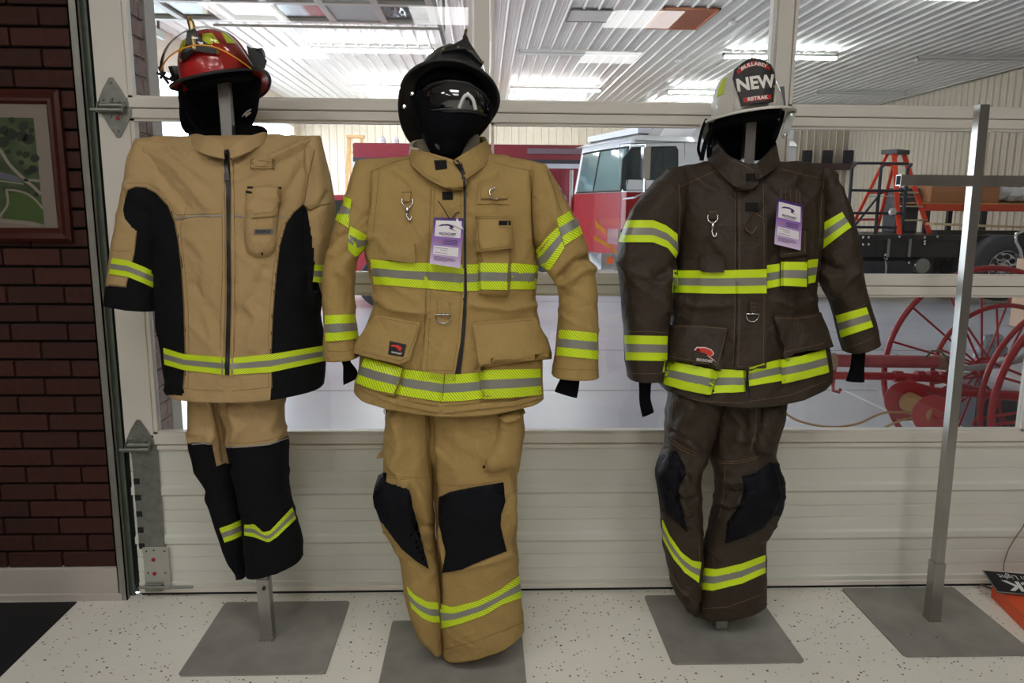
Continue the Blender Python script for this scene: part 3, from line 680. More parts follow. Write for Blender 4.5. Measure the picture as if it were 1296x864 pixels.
# ---- hose cart with big spoked wheels
cr_ = mat('cart_red_paint', srgb(160, 10, 30), .35, coat=.25, nscale=6, namt=.08)
cart = empty('hose_cart', (2.92, 1.0, 0), 'antique red hose cart with large spoked wheels and pipe tongue behind the right glazing', 'cart')
AX = np.array([2.92, 0, .60])
def spoked(Y, R, n, rr, name, ax=AX, hub=.05, sp=.0065, kk=8):
    c = np.array([ax[0], Y, ax[2]])
    o = MB().ring(c, R-rr, rr, (0, 1, 0), 72, kk).build(name, cr_, cart, smooth=True)
    for k in range(n):
        a = 2*PI*(k+.3)/n; d = np.array([math.cos(a), 0, math.sin(a)])
        MB().cyl(c+d*hub*.8, c+d*(R-rr), sp, 7).build('spoke', cr_, o)
    MB().lathe([(hub*.5, -.07), (hub, -.05), (hub, -.015), (hub*1.3, -.01), (hub*1.3, .01), (hub, .015), (hub, .05), (hub*.5, .07)], c, (0, 1, 0), 20).build('hub', cr_, o)
    return o
spoked(1.45, .60, 16, .017, 'wheel'); spoked(.50, .60, 16, .017, 'wheel')
spoked(1.30, .40, 12, .013, 'reel_flange'); spoked(.66, .545, 12, .013, 'reel_flange')
MB().cyl((AX[0], .4, AX[2]), (AX[0], 1.55, AX[2]), .02, 12).build('axle', cr_, cart)
MB().cyl((AX[0], .7, AX[2]), (AX[0], 1.28, AX[2]), .10, 20).build('drum', mat('old_grey_drum', srgb(196, 190, 192), .6), cart)
def P1(u, v, Y): return PY(u, v, Y)
old = mat('faded_pink_pipe', srgb(166, 70, 76), .5, nscale=14, namt=.25)
tp = MB().cyl(P1(1052, 456, 1.0), P1(1192, 458, 1.0), .033, 18).build('playpipe', old, cart)
MB().cyl(P1(1042, 457, 1.0), P1(1056, 457, 1.0), .040, 18, .046).build('playpipe_collar', mat('aged_brass', srgb(170, 140, 120), .4, .6), tp)
MB().cyl(P1(1184, 458, 1.0), P1(1196, 459, 1.0), .037, 18).build('playpipe_collar', mat('worn_canvas', srgb(150, 110, 96), .7), tp)
MB().cyl(P1(1196, 460, 1.0), P1(1206, 462, 1.0), .046, 18).build('coupling', mat('old_bronze', srgb(112, 100, 90), .4, .7), tp)
MB().tube([P1(1046, 475, 1.0), P1(1130, 476, 1.0), P1(1205, 480, 1.0)], .021, 14).build('tongue_pipe', cr_, cart)
q = MB(); 
for u in (1136, 1164, 1180, 1196): a = P1(u, 476, 1.0); q.cyl(a-[.022, 0, 0], a+[.022, 0, 0], .029, 14)
q.build('pipe_fitting', cr_, cart)
MB().tube([P1(1148, 478, .98), P1(1158, 488, .98), P1(1180, 494, .98), P1(1200, 497, .98), P1(1240, 498, .98), P1(1296, 504, .98), P1(1330, 505, .98)], .02, 12).build('side_rail', cr_, cart, smooth=True)
MB().tube([P1(1190, 478, 1.05), P1(1215, 488, 1.1), P1(1240, 494, 1.2), P1(1262, 500, 1.2)], .02, 12).build('side_rail', cr_, cart, smooth=True)
MB().tube([P1(1262, 500, .98), P1(1300, 501, .98), P1(1360, 501, .98)], .026, 12).build('side_rail', cr_, cart)
a = P1(1056, 476, 1.0); MB().tube([a+[0, 0, .05], a+[-.004, 0, -.05], a+[-.004, -.01, -.075], a+[.022, -.02, -.08], a+[.03, -.02, -.06]], .009, 8).build('tongue_hook', cr_, cart)
MB().tube([P1(1205, 462, 1.0), P1(1225, 466, 1.0), P1(1262, 462, 1.05), P1(1300, 452, 1.1)], [.012, .016, .018, .02], 10).build('old_hose', mat('grey_hose', srgb(150, 146, 148), .7), cart)
MB().tube([P1(1172, 452, .98), P1(1180, 444, .98), P1(1190, 444, .96), P1(1198, 452, .96), P1(1202, 470, .98)], .006, 8).build('hose_strap', mat('olive_strap', srgb(110, 104, 88), .7), cart, smooth=True)
# rope windlass below
a = P1(1147, 507, .95); b = P1(1182, 525, .72)
rl = MB().lathe([(.105, -.006), (.105, .006)], a, (-.35, -1, -.0), 36).build('rope_reel', cr_, cart)
MB().lathe([(.098, -.006), (.098, .006)], b, (-.35, -1, 0), 36).build('rope_reel', cr_, cart)
rope = mat('manila_rope', srgb(170, 130, 84), .85, nscale=120, namt=.3)
d = (b-a); L_ = np.linalg.norm(d); dn = d/L_
cone = MB()
for k in range(11):
    t = .1+.8*k/10; cone.ring(a+d*t, .042, .011, dn, 24, 6)
cone.cyl(a, b, .036, 16); tag(cone.build('rope_coil', rope, cart, smooth=True), kind='stuff')
q = MB(); side_p = [a+[0, 0, 0], b+[0, 0, 0]]
MB().cyl(a-dn*.05, b+dn*.06, .011, 10).build('reel_shaft', cr_, cart)
MB().tube([b+dn*.05, b+dn*.06+[0, 0, -.0], b+dn*.06+[.02, 0, -.09]], .009, 8).build('crank', cr_, cart)
q = MB(); q.prism([(1158, 489), (1200, 494), (1204, 515), (1180, 512), (1168, 500)], lambda u, v: P1(u, v, 1.0), lambda u, v: P1(u, v, 1.0)+[0, .012, 0]); q.build('gusset_plate', cr_, cart)
# ropes hanging from the reel to the left
def sag(p, q_, s, n=24): return [p+(q_-p)*t+np.array([0, 0, -4*s*t*(1-t)]) for t in np.linspace(0, 1, n)]
c = (a+b)/2
pr1 = [c+[-.03, -.03, -.02], P1(1120, 522, .8), P1(1085, 536, .75), P1(1050, 540, .72), P1(1010, 532, .7), P1(985, 515, .7), P1(960, 490, .7), P1(930, 470, .75)]
def smoothp(P, n=8):
    P = [np.array(p, float) for p in P]; out = []
    for i in range(len(P)-1):
        p0 = P[max(0, i-1)]; p1 = P[i]; p2 = P[i+1]; p3 = P[min(len(P)-1, i+2)]
        for t in np.linspace(0, 1, n, endpoint=False):
            out.append(.5*((2*p1)+(-p0+p2)*t+(2*p0-5*p1+4*p2-p3)*t*t+(-p0+3*p1-3*p2+p3)*t**3))
    out.append(P[-1]); return out
tag(MB().tube(smoothp(pr1), .0055, 7).build('rope', rope, smooth=True), 'brown rope sagging from the cart reel behind the brown coat', 'rope')
pr2 = [c+[-.02, -.03, -.04], P1(1140, 532, .75), P1(1105, 548, .7), P1(1080, 562, .66), P1(1040, 590, .6)]
tag(MB().tube(smoothp(pr2), .0055, 7).build('rope', rope, smooth=True), 'second brown rope dropping from the cart reel towards the floor', 'rope')
# carton, bag at the right edge
xx = PY(1276, 420, 3.1)[0]
o = tag(MB().box(xx, xx+.5, 2.6, 3.1, PY(1278, 425, 2.6)[2], PY(1278, 332, 2.6)[2], .006).build('carton', mat('pale_cardboard', srgb(214, 178, 152), .8, nscale=5, namt=.06)), 'tall pale cardboard carton at the right edge behind the red cart', 'box')
tag(MB().box(xx-.02, xx+.7, 2.5, 3.15, 0, PY(1278, 425, 2.6)[2], .01).build('work_cart', mat('grey_trolley', srgb(140, 140, 145), .5)), 'grey trolley carrying the pale carton behind the red cart', 'trolley')
q = MB(); p = PY(1256, 450, 2.3)
for k in range(14):
    q.lathe([(.0, -.05), (.035, -.03), (.05, .02), (.02, .06), (.0, .075)], p+np.array([rg.uniform(-.09, .06), rg.uniform(-.05, .05), rg.uniform(-.12, .14)]), (rg.uniform(-.6, .6), rg.uniform(-.5, .5), 1), 9)
tag(q.build('plastic_bag', mat('clear_plastic_wrap', srgb(150, 160, 172), .2, coat=.3)), 'crumpled clear plastic bag beside the pale carton', 'bag')
zz = p[2]-.16
tag(MB().box(p[0]-.18, p[0]+.16, 2.15, 2.5, 0, zz, .01).build('parts_bin', mat('dark_bin', srgb(60, 62, 70), .6)), 'dark bin under the crumpled plastic bag', 'bin')
MB0 = MB().tube([P_(1296, 292, FY-.3), P_(1286, 296, FY-.3), P_(1285, 305, FY-.3), P_(1291, 316, FY-.3), P_(1294, 330, FY-.3), P_(1295, 345, FY-.3)], .03, 8)
tag(MB0.build('grab_rail', chrome, fb, smooth=True))
# ================================================================== GARMENT TOOLS
_tab = np.random.RandomState(11).rand(64, 64, 64)
def vnoise(P):
    P = np.asarray(P, float); i = np.floor(P).astype(int); f = P-i; f = f*f*(3-2*f); r = 0
    for dx in (0, 1):
        for dy in (0, 1):
            for dz in (0, 1):
                w = (f[:, 0] if dx else 1-f[:, 0])*(f[:, 1] if dy else 1-f[:, 1])*(f[:, 2] if dz else 1-f[:, 2])
                r = r+w*_tab[(i[:, 0]+dx) % 64, (i[:, 1]+dy) % 64, (i[:, 2]+dz) % 64]
    return r*2-1
def wrinkle(P, amp, fx=5, fz=3, seed=0.0):
    """soft hanging folds: vertical-ish long waves, diagonal pulls, small crumples"""
    P = P+seed; w = np.stack([vnoise(P*3+9), vnoise(P*3+21), vnoise(P*3+33)], 1)*.12
    Q = P+w
    a = vnoise(Q*[fx, 2, fz]+3)*.5
    r = 1-np.abs(vnoise((Q@np.array([[.8, 0, .6], [0, 1, 0], [-.6, 0, .8]]))*[fx*2.0, 3, fz*.9]+17))*2
    r2 = 1-np.abs(vnoise((Q@np.array([[.7, 0, -.7], [0, 1, 0], [.7, 0, .7]]))*[fx*2.6, 3, fz*1.2]+41))*2
    c = vnoise(Q*26)*.10
    return amp*(a+.45*np.maximum(r, 0)**2+.35*np.maximum(r2, 0)**2+c)
def seg_dist(U, V, path):
    d = np.full(U.shape, 1e9); pts = np.array(path, float)
    for (x0, y0), (x1, y1) in zip(pts[:-1], pts[1:]):
        vx, vy = x1-x0, y1-y0; L2 = vx*vx+vy*vy+1e-9
        t = np.clip(((U-x0)*vx+(V-y0)*vy)/L2, 0, 1)
        d = np.minimum(d, np.hypot(U-x0-t*vx, V-y0-t*vy))
    return d
def inpoly(U, V, poly):
    r = np.zeros(U.shape, bool); n = len(poly)
    for i in range(n):
        x0, y0 = poly[i]; x1, y1 = poly[(i+1) % n]
        c = ((y0 > V) != (y1 > V)) & (U < (x1-x0)*(V-y0)/((y1-y0) if y1 != y0 else 1e-9)+x0)
        r ^= c
    return r
def loft(name, rows, Y0, m, parent, nt=150, nph=120, amp=.006, seed=0., folds=(), ex=(.78, .85), closed_end=True, fx=5, fz=3, mats=None, paint=None, hem=.05, sm=3):
    """closed garment tube. rows: (Lx, Ly, Rx, Ry, halfdepth, dY[, sag]) with outline points read in the photo's frame and put on plane Y0+dY"""
    A = []
    for r in rows:
        r = tuple(r)+(0,)*(7-len(r)); pl = PY(r[0], r[1], Y0+r[5]); pr = PY(r[2], r[3], Y0+r[5])
        A.append(np.concatenate([pl, pr, [r[4], r[6]*np.linalg.norm(pl-CPOS)/FPX]]))
    A = np.array(A); cz = (A[:, :3]+A[:, 3:6])/2
    L = np.concatenate([[0], np.cumsum(np.linalg.norm(np.diff(cz, axis=0), axis=1))]); t = np.linspace(0, L[-1], nt)
    B = np.stack([np.interp(t, L, A[:, k]) for k in range(A.shape[1])], 1)
    if sm:
        k = np.hanning(2*sm+3)[1:-1]; k /= k.sum(); pad = sm
        Bp = np.concatenate([2*B[:1]-B[1:pad+1][::-1], B, 2*B[-1:]-B[-pad-1:-1][::-1]]); B = np.stack([np.convolve(Bp[:, j], k, 'valid') for j in range(B.shape[1])], 1)
    B[:, 6] = np.maximum(B[:, 6], .003)
    ph = np.linspace(0, 2*PI, nph, endpoint=False)
    c = np.sign(np.cos(ph))*np.abs(np.cos(ph))**ex[0]; s = np.sign(np.sin(ph))*np.abs(np.sin(ph))**ex[1]
    lam = (1-c)/2
    G = B[:, None, :3]*(1-lam)[None, :, None]+B[:, None, 3:6]*lam[None, :, None]
    G[:, :, 1] -= B[:, 6][:, None]*s[None, :]
    G[:, :, 2] -= B[:, 7][:, None]*(1-c**2)[None, :]*1.0
    du = np.roll(G, -1, 1)-np.roll(G, 1, 1); dt = np.gradient(G, axis=0)
    Nn = np.cross(dt, du); Nn /= np.linalg.norm(Nn, axis=2, keepdims=True)+1e-9
    cen = G.mean(1, keepdims=True); sg = np.sign(((G-cen)*Nn).sum(2).sum()); Nn *= sg
    P = G.reshape(-1, 3); d = wrinkle(P, amp*2.5, fx, fz, seed)
    U, V = PROJ(P); fr = np.tile((s > .1), nt)
    for path, w, a in folds:
        q = seg_dist(U, V, path); d = d+np.where(fr, 1.8*a*np.exp(-(q/w)**2), 0)
    edge = np.tile(.35+.65*np.abs(s)**.6, nt)
    P = P+Nn.reshape(-1, 3)*(d*edge)[:, None]
    V3 = P.reshape(nt, nph, 3)
    rings = [V3]
    if hem:
        last = V3[-1]; cl = last.mean(0); inr = cl+(last-cl)*.965; up = inr+(V3[-1-int(nt*.08)].mean(0)-cl)*.5*(1)
        up = inr+np.array([0, 0, 1.])*0+(V3[-1-int(nt*.08)]-V3[-1])*.6
        up = cl+(last-cl)*.95+(V3[-1-int(nt*.08)].mean(0)-cl)*.6
        rings += [inr[None], up[None]]
    R = np.concatenate(rings); n = len(R)
    Vv = R.reshape(-1, 3).tolist(); F = []
    for i in range(n-1):
        for k in range(nph):
            F.append((i*nph+k, i*nph+(k+1) % nph, (i+1)*nph+(k+1) % nph, (i+1)*nph+k))
    Vv.append(R[0].mean(0).tolist()); Vv.append(R[-1].mean(0).tolist()); a = len(Vv)-2
    for k in range(nph): F.append((a, (k+1) % nph, k)); F.append((a+1, (n-1)*nph+k, (n-1)*nph+(k+1) % nph))
    if sg < 0: pass
    midx = None
    if paint:
        C = np.array([np.mean([Vv[i] for i in f], 0) for f in F]); fu, fv = PROJ(C); midx = np.zeros(len(F), int)
        for poly, ix in paint: midx[inpoly(fu, fv, poly)] = ix
    o = mk(name, Vv, F, m, parent, True, mats=mats, midx=midx)
    bm = bmesh.new(); bm.from_mesh(o.data); bmesh.ops.recalc_face_normals(bm, faces=bm.faces); bm.to_mesh(o.data); bm.free()
    return o, (Vv, F)
class Skin:
    def __init__(s, parts, Y0):
        V = []; F = []
        for v, f in parts: n = len(V); V += [tuple(x) for x in v]; F += [tuple(i+n for i in g) for g in f]
        s.t = BVHTree.FromPolygons(V, F); s.Y0 = Y0; s.C = Vector(CPOS)
    def hit(s, u, v, back=False):
        d = Vector(ray(u, v)).normalized()
        if back: h = s.t.ray_cast(s.C+d*8, -d)
        else: h = s.t.ray_cast(s.C, d)
        if h[0] is None:
            p = Vector(PY(u, v, s.Y0)); h = s.t.find_nearest(p)
        p, n = h[0], h[1]
        if (n.dot(d) > 0) != back: n = -n
        return np.array(p), np.array(n), np.array(d)
def shell(name, uvp, faces, skin, off, thick, m, parent, back=False, uv=None, smooth=True, offs=None, sink=.004):
    """puts a flat outline on the garment surface as a thin layer with a real edge"""
    n = len(uvp); T = []; Bt = []
    for i, (u, v) in enumerate(uvp):
        p, nn, d = skin.hit(u, v, back); k = off+(offs[i] if offs is not None else 0)
        w = nn*.55-d*.45*(1 if not back else -1); w /= np.linalg.norm(w)
        T.append(p+w*(k+thick)); Bt.append(p+w*(k if sink is None else min(k, 0)-sink*0) - w*(sink or 0))
    E = {}
    for f in faces:
        for a, b in zip(f, f[1:]+f[:1]): E[(a, b)] = E.get((a, b), 0)+1
    F = [tuple(f) for f in faces]+[tuple(n+i for i in reversed(f)) for f in faces]
    F += [(a, n+a, n+b, b) for (a, b) in E if (b, a) not in E]
    U = None if uv is None else list(uv)+list(uv)
    o = mk(name, T+Bt, F, m, parent, True, uv=U)
    bm = bmesh.new(); bm.from_mesh(o.data); bmesh.ops.recalc_face_normals(bm, faces=bm.faces)
    for e in bm.edges:
        if len(e.link_faces) == 2 and e.calc_face_angle(0) > math.radians(42): e.smooth = False
    bm.to_mesh(o.data); bm.free()
    return o, (T+Bt, F)
def patch(name, poly, skin, m, parent, off=.001, thick=.0035, puff=0., pr=8., lift=None, cell=5., rnd=0, back=False, bow=0, wr=0.0):
    """lift = ((u0, v0), (u1, v1), height): the layer stands off more and more towards the second point"""
    if rnd:
        P = []; n = len(poly)
        for i in range(n):
            a, b, c = [np.array(poly[k % n], float) for k in (i-1, i, i+1)]
            r = min(rnd, np.linalg.norm(a-b)/2.2, np.linalg.norm(c-b)/2.2); p = b+(a-b)/np.linalg.norm(a-b)*r; q = b+(c-b)/np.linalg.norm(c-b)*r
            for t in (0, .33, .67, 1): P.append(tuple((1-t)**2*p+2*t*(1-t)*b+t*t*q))
        poly = P
    bm = bmesh.new(); vs = [bm.verts.new((u, v, 0)) for u, v in poly]; bm.faces.new(vs)
    bmesh.ops.triangulate(bm, faces=bm.faces[:])
    a = np.array(poly, float); x0, y0 = a.min(0); x1, y1 = a.max(0)
    for ax, lo, hi in ((0, x0, x1), (1, y0, y1)):
        k = max(2, int((hi-lo)/cell))
        for i in range(1, k):
            c = [0, 0, 0]; c[ax] = lo+(hi-lo)*i/k; nrm = [0, 0, 0]; nrm[ax] = 1
            bmesh.ops.bisect_plane(bm, geom=bm.verts[:]+bm.edges[:]+bm.faces[:], plane_co=c, plane_no=nrm)
    bmesh.ops.remove_doubles(bm, verts=bm.verts, dist=.01)
    bmesh.ops.dissolve_degenerate(bm, edges=bm.edges, dist=.01)
    bm.verts.index_update(); uvp = [(v.co.x, v.co.y) for v in bm.verts]; fc = [[v.index for v in f.verts] for f in bm.faces]; bm.free()
    U = np.array([p[0] for p in uvp]); V = np.array([p[1] for p in uvp]); offs = np.zeros(len(uvp))
    if puff:
        dd = seg_dist(U, V, list(poly)+[poly[0]]); t = np.clip(dd/pr, 0, 1); offs += puff*(1-(1-t)**2)
    if lift:
        (a0, b0), (a1, b1), h = lift; t = np.clip(((U-a0)*(a1-a0)+(V-b0)*(b1-b0))/((a1-a0)**2+(b1-b0)**2), 0, 1); offs += h*t**1.3
    if wr: offs += wr*vnoise(np.stack([U/14, V/14, U*0+3.3], 1))
    return shell(name, uvp, fc, skin, off, thick, m, parent, back, offs=offs)
def resamp(P, n):
    P = np.array(P, float); L = np.concatenate([[0], np.cumsum(np.hypot(*np.diff(P, axis=0).T))]); t = np.linspace(0, L[-1], n)
    return np.stack([np.interp(t, L, P[:, 0]), np.interp(t, L, P[:, 1])], 1), L[-1]
def strip(name, top, bot, skin, m, parent, off=.001, thick=.0015, f0=0., f1=1., back=False, ny=4, step=3.5):
    n = max(4, int(max(resamp(top, 2)[1], resamp(bot, 2)[1])/step)); A, la = resamp(top, n); Bq, lb = resamp(bot, n)
    uvp = []; uv = []; L = max(la, lb)
    for i in range(n):
        for k in range(ny+1):
            f = f0+(f1-f0)*k/ny; uvp.append(tuple(A[i]*(1-f)+Bq[i]*f)); uv.append((L*i/(n-1)/350., (f*28)/350.))
    fc = [[i*(ny+1)+k, i*(ny+1)+k+1, (i+1)*(ny+1)+k+1, (i+1)*(ny+1)+k] for i in range(n-1) for k in range(ny)]
    return shell(name, uvp, fc, skin, off, thick, m, parent, back, uv=uv, sink=.002)
def hivis(top, bot, skin, parent, lime, silver, off=.001, back=True, f=(.34, .67)):
    o, g = strip('reflective_tape', top, bot, skin, lime, parent, off)
    strip('silver_stripe', top, bot, skin, silver, o, off+.0014, .0009, f[0], f[1], ny=3)
    if back:
        b, _ = strip('reflective_tape', top, bot, skin, lime, parent, off, back=True)
        strip('silver_stripe', top, bot, skin, silver, b, off+.0014, .0009, f[0], f[1], back=True, ny=2)
    return o
def stitch(name, path, skin, m, parent, w=1.1, off=.001, thick=.0009, dash=0):
    if name == 'stitching': w *= .75; dash = 0; thick = .0004; off = min(off, .0004) if off < .002 else off
    P, L = resamp(path, max(3, int(resamp(path, 2)[1]/2.5))); T = np.gradient(P, axis=0); T /= np.linalg.norm(T, axis=1)[:, None]+1e-9
    Nn = np.stack([-T[:, 1], T[:, 0]], 1)*w/2; uvp = []; 
    for i in range(len(P)): uvp += [tuple(P[i]-Nn[i]), tuple(P[i]+Nn[i])]
    fc = [[2*i, 2*i+1, 2*i+3, 2*i+2] for i in range(len(P)-1) if not (dash and i % dash == dash-1)]
    return shell(name, uvp, fc, skin, off, thick, m, parent, sink=.001)
def ribbon(name, top, bot, Y0, m, parent, thick=.006, ny=6, n=6, amp=.0, closed=False):
    """free-standing cloth band (collar): top/bot rows of (u, v, dY)"""
    A = smoothp([PY(u, v, Y0+d) for u, v, d in top], n); Bq = smoothp([PY(u, v, Y0+d) for u, v, d in bot], n)
    A = np.array(A); Bq = np.array(Bq); nn = len(A); G = np.zeros((nn, ny+1, 3))
    for k in range(ny+1): G[:, k] = A*(1-k/ny)+Bq*(k/ny)
    du = np.gradient(G, axis=0); dv = np.gradient(G, axis=1); N_ = np.cross(du, dv); N_ /= np.linalg.norm(N_, axis=2, keepdims=True)+1e-9
    cen = G.reshape(-1, 3).mean(0); N_ *= np.sign(((G-cen)*N_).sum())
    G = G+N_*(vnoise(G.reshape(-1, 3)*18).reshape(nn, ny+1, 1)*amp)
    V = np.concatenate([(G+N_*thick/2).reshape(-1, 3), (G-N_*thick/2).reshape(-1, 3)]); s = nn*(ny+1); w = ny+1; F = []
    for i in range(nn-1):
        for k in range(ny):
            a = i*w+k; F += [(a, a+1, a+w+1, a+w), (s+a, s+a+w, s+a+w+1, s+a+1)]
    for i in range(nn-1):
        F += [(i*w, (i+1)*w, s+(i+1)*w, s+i*w), (i*w+ny, s+i*w+ny, s+(i+1)*w+ny, (i+1)*w+ny)]
    for k in range(ny): F += [(k, s+k, s+k+1, k+1), ((nn-1)*w+k, (nn-1)*w+k+1, s+(nn-1)*w+k+1, s+(nn-1)*w+k)]
    o = mk(name, V, F, m, parent, True)
    bm = bmesh.new(); bm.from_mesh(o.data); bmesh.ops.recalc_face_normals(bm, faces=bm.faces)
    for e in bm.edges:
        if len(e.link_faces) == 2 and e.calc_face_angle(0) > math.radians(50): e.smooth = False
    bm.to_mesh(o.data); bm.free()
    return o, (V.tolist(), F)
def lime_mat(name, hatch):
    m, nt, b = node_mat(name); N = nt.nodes; L = nt.links
    b.inputs['Roughness'].default_value = .5; b.inputs['Base Color'].default_value = (*srgb(212, 240, 28), 1)
    if hatch:
        uv = N.new('ShaderNodeUVMap'); uv.uv_map = 'uv'; w = N.new('ShaderNodeTexWave'); w.wave_type = 'BANDS'; w.bands_direction = 'DIAGONAL'
        w.inputs['Scale'].default_value = 62; w.inputs['Distortion'].default_value = 0
        mp = N.new('ShaderNodeMapping'); mp.inputs['Scale'].default_value = (1, -1, 1); L.new(uv.outputs[0], mp.inputs[0]); L.new(mp.outputs[0], w.inputs[0])
        r = N.new('ShaderNodeMapRange'); r.inputs[1].default_value = .06; r.inputs[2].default_value = .30; L.new(w.outputs[1], r.inputs[0])
        mx = N.new('ShaderNodeMix'); mx.data_type = 'RGBA'; mx.inputs[6].default_value = (*srgb(150, 168, 32), 1); mx.inputs[7].default_value = (*srgb(220, 246, 30), 1)
        L.new(r.outputs[0], mx.inputs[0]); L.new(mx.outputs[2], b.inputs['Base Color'])
    return m
LIME_H = lime_mat('lime_tape_hatched', True); LIME = lime_mat('lime_tape', False)
SILV = mat('silver_reflective_tape', srgb(140, 140, 132), .42, .2, nscale=300, namt=.08)
TAN1 = cloth('tan_stretch_fabric', srgb(178, 150, 106), .8, .07, .35)
TAN = cloth('gold_tan_shell', srgb(168, 140, 88), .85, .09, .45)
BRN = cloth('dark_brown_shell', srgb(55, 44, 34), .6, .10, .45, spec=.35)
BLKC = cloth('black_stretch_fabric', (.005, .005, .006), .9, .2, .3)
KNIT = cloth('black_knit', (.004, .004, .006), .95, .2, .25, spec=.1)
KNEE = cloth('black_knee_pad', (.004, .004, .007), .6, .2, .4, spec=.15)
THREAD_D = mat('dark_tan_thread', srgb(126, 102, 62), .9); THREAD_L = mat('tan_thread', srgb(118, 96, 70), .9); THREAD_G = mat('grey_piping', srgb(150, 148, 142), .6)
VELCRO = mat('black_hook_tape', (.006, .006, .006), 1.0); ZIP = mat('black_zipper', (.01, .01, .011), .5); SNAPM = mat('snap_hook_steel', (.62, .62, .64), .2, 1.0)
LOGOR = mat('logo_red', srgb(206, 44, 30), .6); LOGOW = mat('logo_white', srgb(226, 220, 215), .6)

def snaphook(u, v, L, skin, parent, sw):
    """swivel snap hook hanging on a small cloth loop; (u, v) its eye, L length in photo pixels"""
    p, n, d = skin.hit(u, v); q, _, _ = skin.hit(u, v+L); p = p-d*.010; q = q-d*.010; k = np.linalg.norm(q-p); z = (q-p)/k; x = np.cross(z, d); x /= np.linalg.norm(x)
    o = MB().tube(smoothp([p-x*.014-z*.014, p-x*.015, p-x*.008+z*.010, p+z*.012, p+x*.008+z*.010, p+x*.015, p+x*.014-z*.014], 4), .0022, 8).build('snap_hook', SNAPM, parent, smooth=True)
    MB().lathe([(.003, 0), (.0055, .004), (.006, k*.30), (.0045, k*.36), (.0045, k*.45)], p+z*.010, z, 12).build('swivel', SNAPM, o, smooth='auto')
    MB().tube(smoothp([p+z*k*.45, p+z*k*.72-x*.002, p+z*k*.92+x*.001, p+z*k*1.0+x*.006, p+z*k*.93+x*.011, p+z*k*.80+x*.011], 4), [.0032]*16+[.0026]*5, 8).build('hook', SNAPM, o, smooth=True)
def dring(u, v, r, skin, parent):
    p, n, d = skin.hit(u, v); p = p-d*.008; x = np.array([1., 0, 0]); z = np.array([0, 0, 1.])
    pts = [p+x*r*math.cos(t)+z*r*math.sin(t)*1.0 for t in np.linspace(PI, 2*PI, 12)]
    MB().tube([p-x*r+z*r*.25]+pts+[p+x*r+z*r*.25], .0022, 8, closed=True).build('d_ring', SNAPM, parent, smooth=True)
def logo(u, v, w, ang, skin, parent, dark=False, k=1.0):
    """swoosh mark over the word RICOCHET"""
    ca, sa = math.cos(ang), math.sin(ang); T = lambda x, y: (u+(x*ca-y*sa)*w, v+(x*sa+y*ca)*w)
    sw = [(-.50, -.06), (-.42, -.20), (-.05, -.24), (.22, -.18), (.36, -.04), (.30, .06), (.20, .10), (.50, .28), (.10, .10), (.04, .02), (.18, .0), (.20, -.06), (.06, -.12), (-.2, -.13)]
    o = None
    if not dark:
        big = [(x*1.10, y*1.22+.005) for x, y in sw]; patch('logo_outline', [T(*p) for p in big], skin, LOGOW, parent, .0035*k, .0005, cell=3)
    patch('logo_swoosh', [T(*p) for p in sw], skin, LOGOR, parent, .0042*k, .0006, cell=3)
    def mp(x, y, h):
        p, n, d = skin.hit(*T(x, -y+ (.34))); return p-d*(.0045*k+h+.001)
    text('logo_word', 'RICOCHET', .17, mp, LOGOW, parent, bold=.006, sx=.92)
# ================================================================== COAT 1: tan and black extrication coat
Y1 = -.321
c1 = empty('fire_coat', PY(287, 330, Y1)*[1, 1, 0]+[0, 0, PY(287, 495, Y1)[2]], 'tan and black zip-front turnout coat hanging under the red helmet', 'coat')
BLp = [(162, 240), (172, 236), (184, 237), (198, 244), (213, 260), (221, 280), (226, 305), (230, 340), (233, 385), (234.5, 440), (234, 470), (232, 500), (190, 500), (185, 400), (196, 396), (150, 392), (120, 390), (120, 360), (160, 364), (162, 350), (170, 320), (173, 292), (166, 286), (158, 276), (156, 265), (159, 250)]
BRp = [(385, 258), (389, 266), (394, 300), (398, 340), (396, 372), (430, 374), (430, 520), (344, 520), (343, 450), (345, 400), (349, 350), (354, 310), (362, 282), (372, 268)]
rows = [(171, 176, 404, 171, .022, 0), (170, 181, 406, 177, .04, 0), (167, 196, 408, 195, .07, 0), (166, 215, 409, 215, .095, 0), (172, 240, 404, 245, .115, 0), (184, 280, 400, 285, .125, 0), (192, 320, 401, 320, .13, 0),
        (198, 360, 403, 360, .13, 0), (200, 392, 404, 395, .132, 0), (204, 425, 409, 425, .135, 0), (208, 455, 411, 452, .14, 0, 1), (211, 478, 410, 472, .142, 0, 3), (213, 493, 408, 487, .145, 0, 5)]
f1 = [([(185, 190), (225, 215), (262, 262)], 5, .008), ([(215, 190), (245, 215), (275, 235)], 4, .006), ([(180, 205), (205, 222), (235, 262)], 5, -.006), ([(345, 200), (375, 185), (398, 176)], 5, .008), ([(300, 230), (340, 205), (392, 180)], 4, .007), ([(350, 262), (380, 215), (398, 186)], 5, -.007), ([(250, 190), (270, 205), (284, 222)], 3, .005), ([(330, 185), (312, 205), (295, 215)], 3, .005),
      ([(240, 300), (262, 330), (258, 380)], 6, .006), ([(262, 400), (272, 430), (262, 448)], 5, .006), ([(305, 370), (325, 400), (318, 440)], 6, .006), ([(335, 340), (322, 372), (300, 400)], 5, -.005), ([(245, 360), (268, 395), (280, 430)], 5, -.006)]
o, tor = loft('body', rows, Y1, None, c1, 220, 170, .0075, .3, f1, mats=[TAN1, BLKC], paint=[(BLp, 1), (BRp, 1)])
rows = [(170, 179, 232, 184, .05, .0), (163, 212, 228, 228, .075, -.005), (156, 245, 222, 262, .085, -.01), (150, 282, 212, 300, .085, -.015), (144, 312, 205, 335, .08, -.02), (140, 340, 201, 362, .075, -.022), (136, 366, 200, 380, .07, -.024), (134, 384, 199, 393, .07, -.024)]
